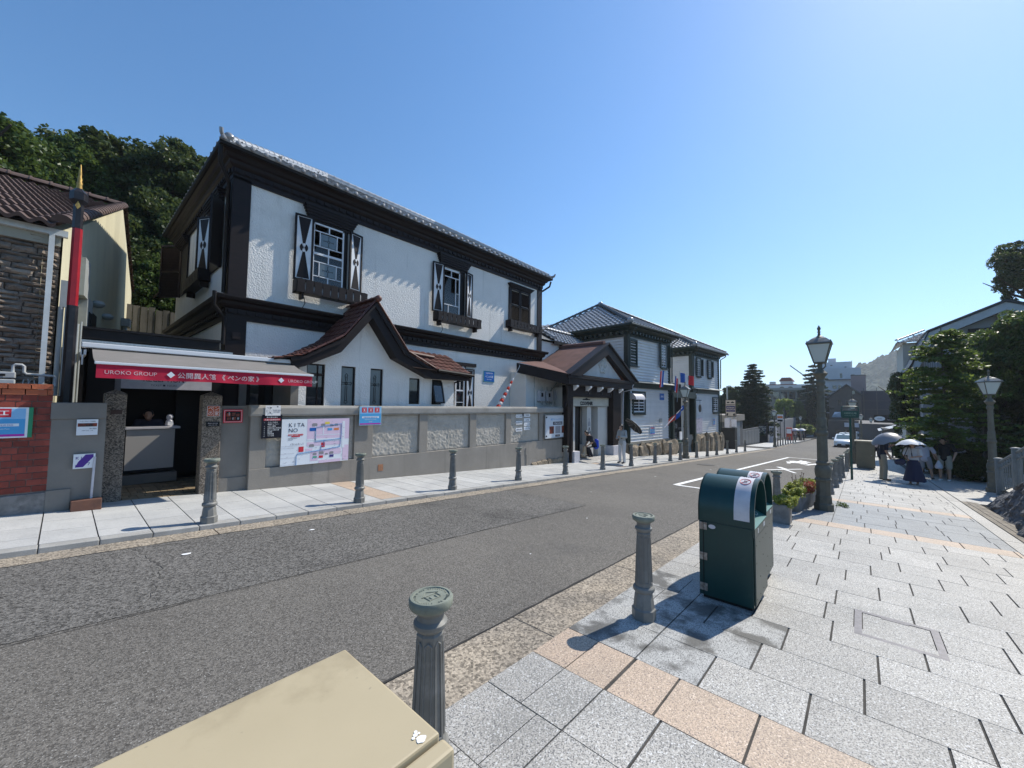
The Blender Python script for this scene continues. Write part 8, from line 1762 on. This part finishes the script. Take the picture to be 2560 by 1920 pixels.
def person(label, loc, rz, h=1.65, shirt=(.5, .5, .5), pants=None, skirt=None, shorts=None, hair='short', arms=None, legs=None, lean=0, shoes=(.05, .05, .06), head_tilt=0, sl='short', group=None, hairc=None, vox=.018, low=False, wide=1.0):
    """figure facing +x; z scaled so that the total height is h"""
    T = thing('person', label, 'person', loc, rz, group); k = h / 1.70
    V3 = lambda x, y, z: (x * k, y * k, z * k)
    sh_l, sh_r = (0 + lean, .18, 1.40), (0 + lean, -.18, 1.40); hip_l, hip_r = (0, .095, .92), (0, -.095, .92)
    arms = arms or {}; al_ = arms.get('l', [(.0, .24, 1.14), (.10, .24, .90)]); ar_ = arms.get('r', [(.0, -.24, 1.14), (.10, -.24, .90)])
    legs = legs or {}; ll_ = legs.get('l', [(.02, .10, .50), (-.02, .10, .08)]); lr_ = legs.get('r', [(.04, -.10, .50), (.02, -.10, .08)])
    hd = Vector((.03 + lean + head_tilt * .10, 0, 1.585 - head_tilt * .03)); nk = Vector((lean * .9, 0, 1.45))
    C_ = [((lean, 0, 1.30), (0, 0, .98), .115, .12, (.8, 1.15, 1)), (sh_l, sh_r, .05, .05), (tuple(nk), (hd.x, 0, hd.z - .06), .05, .045), (tuple(hd), (hd.x, 0, hd.z), .088, .088, (1.05, .85, 1.25)), ((hd.x + .02, 0, hd.z - .055), (hd.x + .035, 0, hd.z - .06), .055, .05),
          ((hd.x + .098, 0, hd.z - .01), (hd.x + .085, 0, hd.z + .03), .017, .010), ((hd.x, .078, hd.z - .01), (hd.x, .078, hd.z + .02), .016, .014), ((hd.x, -.078, hd.z - .01), (hd.x, -.078, hd.z + .02), .016, .014), ((hd.x + .08, .02, hd.z - .05), (hd.x + .08, -.02, hd.z - .05), .012, .012)]
    for s_, sh, ar in ((1, sh_l, al_), (-1, sh_r, ar_)):
        e, w_ = ar; C_ += [(sh, e, .052, .042), (e, w_, .042, .028)]
        d = (Vector(w_) - Vector(e)).normalized(); p = Vector(w_) + d * .05; C_ += [(w_, tuple(p), .026, .032)]
        sd = d.cross(Vector((0, 1, 0))); sd = sd.normalized() if sd.length > .1 else Vector((1, 0, 0))
        for f in range(4):
            o_ = sd * (-.024 + .016 * f); b0 = p + o_ + d * .015; m1 = b0 + d * (.035 + .004 * (1.5 - abs(f - 1.5))); m2_ = m1 + d * .022 + Vector((0, -s_ * .014, 0)); C_ += [(tuple(b0), tuple(m1), .0095, .0085), (tuple(m1), tuple(m2_), .0085, .007)]
        C_ += [(tuple(p - d * .02 + sd * -.025), tuple(p + sd * -.05 + d * .02), .011, .009)]
    for hp, lg in ((hip_l, ll_), (hip_r, lr_)):
        kn, an_ = lg; C_ += [(hp, kn, .082, .056), (kn, ((kn[0] + an_[0]) / 2 - .015, (kn[1] + an_[1]) / 2, (kn[2] + an_[2]) / 2 + .06), .056, .054), (((kn[0] + an_[0]) / 2 - .015, (kn[1] + an_[1]) / 2, (kn[2] + an_[2]) / 2 + .06), an_, .054, .036), (an_, (an_[0] + .12, an_[1], .045), .036, .03)]
    def sc_(L): return [((c[0][0] * k, c[0][1] * k * wide, c[0][2] * k), (c[1][0] * k, c[1][1] * k * wide, c[1][2] * k), c[2] * k, c[3] * k) + tuple(c[4:]) for c in L]
    blob('body', sc_(C_), skin, T, .012 if not low else .02)
    cm_ = lambda n, c_: mat(n + '_%02x%02x%02x' % tuple(int(q * 255) for q in c_), c_, rough=.85, bump=.2, bs=30)
    S = [((lean, 0, 1.30), (0, 0, 1.0), .135, .14, (.82, 1.22, 1)), ((0, 0, 1.0), (0, 0, .90), .14, .15, (.85, 1.2, 1)), (sh_l, sh_r, .068, .068)]
    for sh, ar in ((sh_l, al_), (sh_r, ar_)):
        e, w_ = ar; e = Vector(e); shv = Vector(sh)
        if sl == 'short': S += [(sh, tuple(shv.lerp(e, .75)), .07, .075)]
        else: S += [(sh, tuple(e), .068, .06), (tuple(e), tuple(e.lerp(Vector(w_), .9)), .06, .05)]
    blob('shirt', sc_(S), cm_('shirt', shirt), T, .016 if not low else .03)
    if pants or shorts:
        P_ = [((0, 0, .98), (0, 0, .90), .135, .14, (.85, 1.15, 1))]
        for hp, lg in ((hip_l, ll_), (hip_r, lr_)):
            kn, an_ = Vector(lg[0]), Vector(lg[1])
            if pants: P_ += [(hp, tuple(kn), .098, .082), (tuple(kn), tuple(an_ + Vector((0, 0, .0))), .08, .068)]
            else: P_ += [(hp, tuple(kn + Vector((0, 0, .04))), .105, .10)]
        blob('trousers' if pants else 'shorts', sc_(P_), cm_('trousers', pants or shorts), T, .016 if not low else .03)
    if skirt:
        b = MB(); b.lathe([(.15 * k, .98 * k), (.19 * k, .85 * k), (.25 * k, .5 * k), (.33 * k, .14 * k), (.32 * k, .13 * k), (.2 * k, .5 * k)], 28, (0, 0, 0), caps=False)
        b.v = [(x * (1 + .08 * math.sin(7 * math.atan2(y, x)) * (1 - z / k)) - .10 * (1 - z / k), y * (1 + .07 * math.sin(7 * math.atan2(y, x)) * (1 - z / k)), z) for x, y, z in b.v]; b.build('skirt', cm_('skirt', skirt), T)
    H_ = [((hd.x - .012, 0, hd.z + .03), (hd.x - .03, 0, hd.z + .0), .095, .09, (1.02, .95, 1.1))]
    if hair == 'long': H_ += [((hd.x - .06, 0, hd.z), (hd.x - .08, 0, hd.z - .22), .075, .05, (.7, 1.1, 1))]
    if hair == 'bun': H_ += [((hd.x - .1, 0, hd.z), (hd.x - .1, 0, hd.z - .05), .04, .04)]
    o = blob('hair', sc_(H_), hairm if not hairc else mat('brown_hair', hairc, rough=.5), T, .014 if not low else .025)
    bm = bmesh.new(); bm.from_mesh(o.data)       # cut the hair away from the face
    fx = (hd.x + .045) * k
    for v in bm.verts:
        if v.co.x > fx and v.co.z < (hd.z + .075) * k: v.co.x = fx
    bm.to_mesh(o.data); bm.free()
    for lg in (ll_, lr_):
        a = Vector(lg[1]); blob('shoe', sc_([((a.x - .03, a.y, a.z - .03), (a.x + .15, a.y, a.z - .045), .042, .038)]), cm_('shoe', shoes), T, .014 if not low else .025)
    return T
def umbrella(label, hand, top, r, outer, inner, group=None, ribs=8, depth=.28, tip=True):
    """open umbrella: shaft from the hand to the top point, canopy round the shaft's axis"""
    hand = Vector(hand); top = Vector(top); ax = (top - hand).normalized(); T = thing('umbrella', label, 'umbrella', tuple(hand), 0, group)
    q = ax.to_track_quat('Z', 'Y').to_matrix().to_4x4(); M = Matrix.Translation(top) @ q
    def P(s_, a): rr = r * s_ * (1 - .035 * (1 - math.cos(a * ribs)) * s_); return (rr * math.cos(a), rr * math.sin(a), -depth * s_ ** 2.0 * (r / .5) * (1 - .12 * (1 - math.cos(a * ribs)) * .5))
    for nm, m_, off in (('canopy', outer, 0), ('lining', inner, -.006)):
        b = W(M); n = ribs * 4; vs = []; fs = []
        for i in range(7):
            for k in range(n): p = P(max(i / 6, .01), 2 * math.pi * k / n); vs.append((p[0], p[1], p[2] + off))
        for i in range(6):
            for k in range(n): f = (i * n + k, i * n + (k + 1) % n, (i + 1) * n + (k + 1) % n, (i + 1) * n + k); fs.append(f[::-1] if nm == 'canopy' else f)
        b.add(vs, fs, True); b.build(nm, m_, T, angle=25)
    b = W(M)
    for k in range(ribs): a = 2 * math.pi * k / ribs; b.tube([tuple(Vector(P(s_, a)) - Vector((0, 0, .012))) for s_ in (.02, .35, .7, 1)], .004, 4)
    b.build('ribs', steel, T)
    b = W(); b.tube([hand - ax * .12, top + ax * (.05 if tip else 0)], .007, 6); b.tube([hand - ax * .16, hand - ax * .02], .014, 6); b.build('shaft', black, T); return T
um_w = mat('umbrella_white', (.62, .63, .64), rough=.6); um_b = mat('umbrella_black', (.012, .012, .014), rough=.7); um_g = mat('umbrella_grey', (.22, .215, .225), rough=.4); um_l = mat('umbrella_light', (.42, .41, .43), rough=.5)
# woman left
gl_ = pz(15.2); person('woman in pale top and wide white trousers looking at a phone by the souvenir shop', (15.45, 7.45, gl_), rad(165), 1.60, shirt=(.40, .41, .40), pants=(.62, .61, .60), arms={'l': [(.05, .26, 1.16), (.26, .12, 1.18)], 'r': [(.03, -.25, 1.13), (.24, -.10, 1.08)]}, hair='bun', head_tilt=.5, sl='long', shoes=(.08, .07, .07))
umbrella('black-lined white parasol tilted back over the shoulder of the pale-dressed woman', (15.42, 7.36, gl_ + 1.12), (15.85, 7.05, gl_ + 1.60), .44, um_w, um_b, depth=.12)
T = person('person crouching on the shop step wearing a bright blue backpack', (14.95, 8.55, gz(15) + .25), rad(150), 1.55, shirt=(.03, .03, .04), pants=(.015, .015, .02), lean=.12, legs={'l': [(.30, .12, .42), (.12, .12, .08)], 'r': [(.32, -.12, .40), (.14, -.12, .08)]}, arms={'l': [(.2, .22, 1.15), (.42, .12, 1.0)], 'r': [(.2, -.22, 1.15), (.42, -.1, 1.0)]}, head_tilt=1)
for ch in T.children:      # crouch: fold the upper body down over the bent legs
    for v in ch.data.vertices:
        x, y, z = v.co
        if ch.name.startswith(('body', 'shirt', 'hair', 'trousers')) and z > .40:
            f = min(1, (z - .40) / .45); v.co.z = z - .42 * f; v.co.x = x - .08 * f + (max(0, z - .95) * .35)
T2 = thing('backpack', 'bright blue backpack on the crouching person', 'backpack', (14.95, 8.5, gz(15) + .7)); bb = blob('bag', [((-.02, 0, .0), (0, 0, .20), .14, .12, (.7, 1, 1))], mat('backpack_blue', (.01, .06, .5), rough=.6), T2, .02); bb.location = (.12, -.05, .0)
T = thing('dog', 'small cream dog held by the crouching person on the step', 'dog', (14.62, 8.75, gz(14.6) + .2)); blob('dog_body', [((0, 0, .22), (.0, .0, .40), .09, .08), ((0, 0, .22), (-.12, 0, .12), .09, .09), ((0, 0, .44), (0, 0, .46), .07, .06), ((.03, 0, .44), (.09, 0, .43), .035, .025), ((.03, .04, .3), (.05, .04, .03), .03, .022), ((.03, -.04, .3), (.05, -.04, .03), .03, .022), ((-.1, .06, .1), (-.02, .07, .03), .045, .025), ((-.1, -.06, .1), (-.02, -.07, .03), .045, .025), ((-.2, 0, .1), (-.28, 0, .2), .03, .02), ((0, .05, .48), (0, .07, .42), .02, .02), ((0, -.05, .48), (0, -.07, .42), .02, .02)], mat('dog_fur', (.5, .4, .28), (.38, .3, .2), ns=20, rough=.9, bump=.5, bs=60), T, .014)
# four people on the right
z = gz(20.8) + .015
person('man in a navy T-shirt and khaki trousers, head hidden under a grey umbrella', (20.8, -.62, z), rad(-75), 1.70, shirt=(.012, .016, .035), pants=(.27, .245, .19), arms={'l': [(.14, .25, 1.18), (.30, .14, 1.30)], 'r': [(.02, -.27, 1.14), (.12, -.24, .93)]}, lean=.05, shoes=(.02, .02, .02), hair='short', wide=1.08)
umbrella('grey umbrella with a pale sunlit panel, held low over the man in navy', (20.72, -.85, z + 1.30), (20.62, -.66, z + 1.78), .50, um_g, um_b, 'umbrellas on the right pavement')
z = gz(20) + .015
person('woman in a white T-shirt and long navy skirt under a white parasol', (20.1, -1.40, z), rad(165), 1.52, shirt=(.52, .52, .53), skirt=(.018, .022, .055), arms={'l': [(.10, .24, 1.15), (.30, .08, 1.12)], 'r': [(.06, -.25, 1.13), (.26, -.12, 1.02)]}, hair='long', hairc=(.08, .045, .03), shoes=(.3, .24, .2), head_tilt=.5)
umbrella('white parasol with a dark underside over the woman in the long navy skirt', (19.95, -1.35, z + 1.14), (20.02, -1.32, z + 1.60), .42, um_w, um_b, 'umbrellas on the right pavement')
T = thing('shoulder_bag', 'dark shoulder bag hanging at the front of the woman in the navy skirt', 'bag', (19.85, -1.1, z + .8)); blob('bag', [((0, 0, .0), (0, .12, -.02), .10, .09, (.8, 1, 1.2))], mat('bag_navy', (.02, .02, .05), rough=.7), T, .02); b = W(); b.tube([(19.88, -1.12, z + .88), (20.0, -1.3, z + 1.40), (20.2, -1.45, z + 1.38)], .012, 5); b.build('strap', black, T)
z = gz(23.9) + .015
person('woman in a pale grey top and grey shorts with bare legs, behind the parasol woman', (23.6, -1.98, z), rad(-20), 1.60, shirt=(.40, .40, .46), shorts=(.26, .25, .26), arms={'l': [(.02, .26, 1.14), (.16, .26, .95)], 'r': [(.05, -.28, 1.14), (.2, -.30, .92)]}, legs={'l': [(.05, .10, .5), (-.05, .10, .08)], 'r': [(.12, -.12, .5), (.22, -.14, .08)]}, hair='long', shoes=(.05, .05, .05), wide=1.12)
z = gz(24) + .015
person('man in a loose black T-shirt and beige shorts holding a white plastic bag', (23.75, -2.55, z), rad(160), 1.74, shirt=(.010, .011, .014), shorts=(.36, .32, .25), arms={'l': [(.05, .28, 1.14), (.16, .24, .90)], 'r': [(.06, -.28, 1.14), (.18, -.2, .92)]}, head_tilt=.8, shoes=(.62, .62, .62), wide=1.18)
T = thing('plastic_bag', 'thin white plastic bag hanging from the hand of the man in black', 'bag', (23.55, -2.35, z + .6)); b = W(); b.lathe([(.02, .30), (.06, .2), (.11, .1), (.12, .02), (.09, -.03), (.001, -.04)], 12, (23.55, -2.36, z + .52)); b.v = [(x, y * 1.0, zz) for x, y, zz in b.v]; b.build('bag', sticker, T)
# crowd under umbrellas, far left; walkers far right
cg = 'people crowded under umbrellas on the far left pavement'
for k, (x, y, s_, p_, lb) in enumerate([(75.5, 8.1, (.02, .02, .02), (.02, .02, .03), 'far person in black at the left end of the umbrella crowd'), (75.2, 7.55, (.45, .45, .42), (.05, .05, .06), 'far person in a pale shirt, second from the left in the umbrella crowd'), (76.5, 7.1, (.03, .03, .03), (.02, .02, .02), 'far person in dark clothes in the middle of the umbrella crowd'), (76.0, 6.95, (.3, .28, .25), (.25, .22, .2), 'far person in a light brown outfit in the umbrella crowd'), (76.8, 7.0 - .35, (.2, .2, .22), (.05, .05, .07), 'far person at the right end of the umbrella crowd')]):
    person(lb, (x, y, pz(x)), rad(160 + 30 * k), 1.6, shirt=s_, pants=p_, group=cg, low=True)
for k, (x, y, o_, lb) in enumerate([(75.4, 8.0, um_b, 'black umbrella at the left of the far crowd'), (75.1, 7.5, um_w, 'white umbrella at the left of the far crowd'), (76.3, 7.15, um_b, 'dark umbrella in the middle of the far crowd'), (76.0, 6.75, um_w, 'white umbrella at the right of the far crowd')]): umbrella(lb, (x, y, pz(x) + 1.2), (x - .1, y + .1, pz(x) + 1.85), .55, o_, um_b, 'umbrellas of the far crowd')
for k, (x, y, s_, lb) in enumerate([(45, -2.05, (.05, .05, .06), 'far walker in dark clothes seen between the two near umbrellas'), (46, -2.35, (.02, .02, .02), 'second far walker in black seen between the two near umbrellas'), (44, -.95, (.45, .38, .4), 'far walker in a pale pink top left of the grey umbrella')]): person(lb, (x, y, gz(x) + .015), rad(180), 1.65, shirt=s_, pants=(.02, .02, .03), low=True, group='walkers far down the right pavement')
T = person('receptionist bent over behind the counter in the dark reception', (1.22, 11.32, -.12), rad(-100), 1.6, shirt=(.05, .05, .07), pants=(.03, .03, .03), lean=.16, arms={'l': [(.15, .25, 1.12), (.35, .15, 1.05)], 'r': [(.15, -.25, 1.12), (.35, -.1, 1.05)]}, head_tilt=1)

# ================================================================== AIR
hz = D.materials.new('haze_air'); hz.use_nodes = True; t_ = hz.node_tree; t_.nodes.clear(); o_ = t_.nodes.new('ShaderNodeOutputMaterial'); v_ = t_.nodes.new('ShaderNodeVolumePrincipled')
v_.inputs['Color'].default_value = (.86, .93, 1, 1); v_.inputs['Density'].default_value = .00042; v_.inputs['Anisotropy'].default_value = .3; t_.links.new(v_.outputs[0], o_.inputs['Volume'])
b = MB(); b.box(-210, 1510, -1210, 1210, -40, 100); b.build('haze', hz, None, kind='stuff')
D.scenes.remove(WORK)
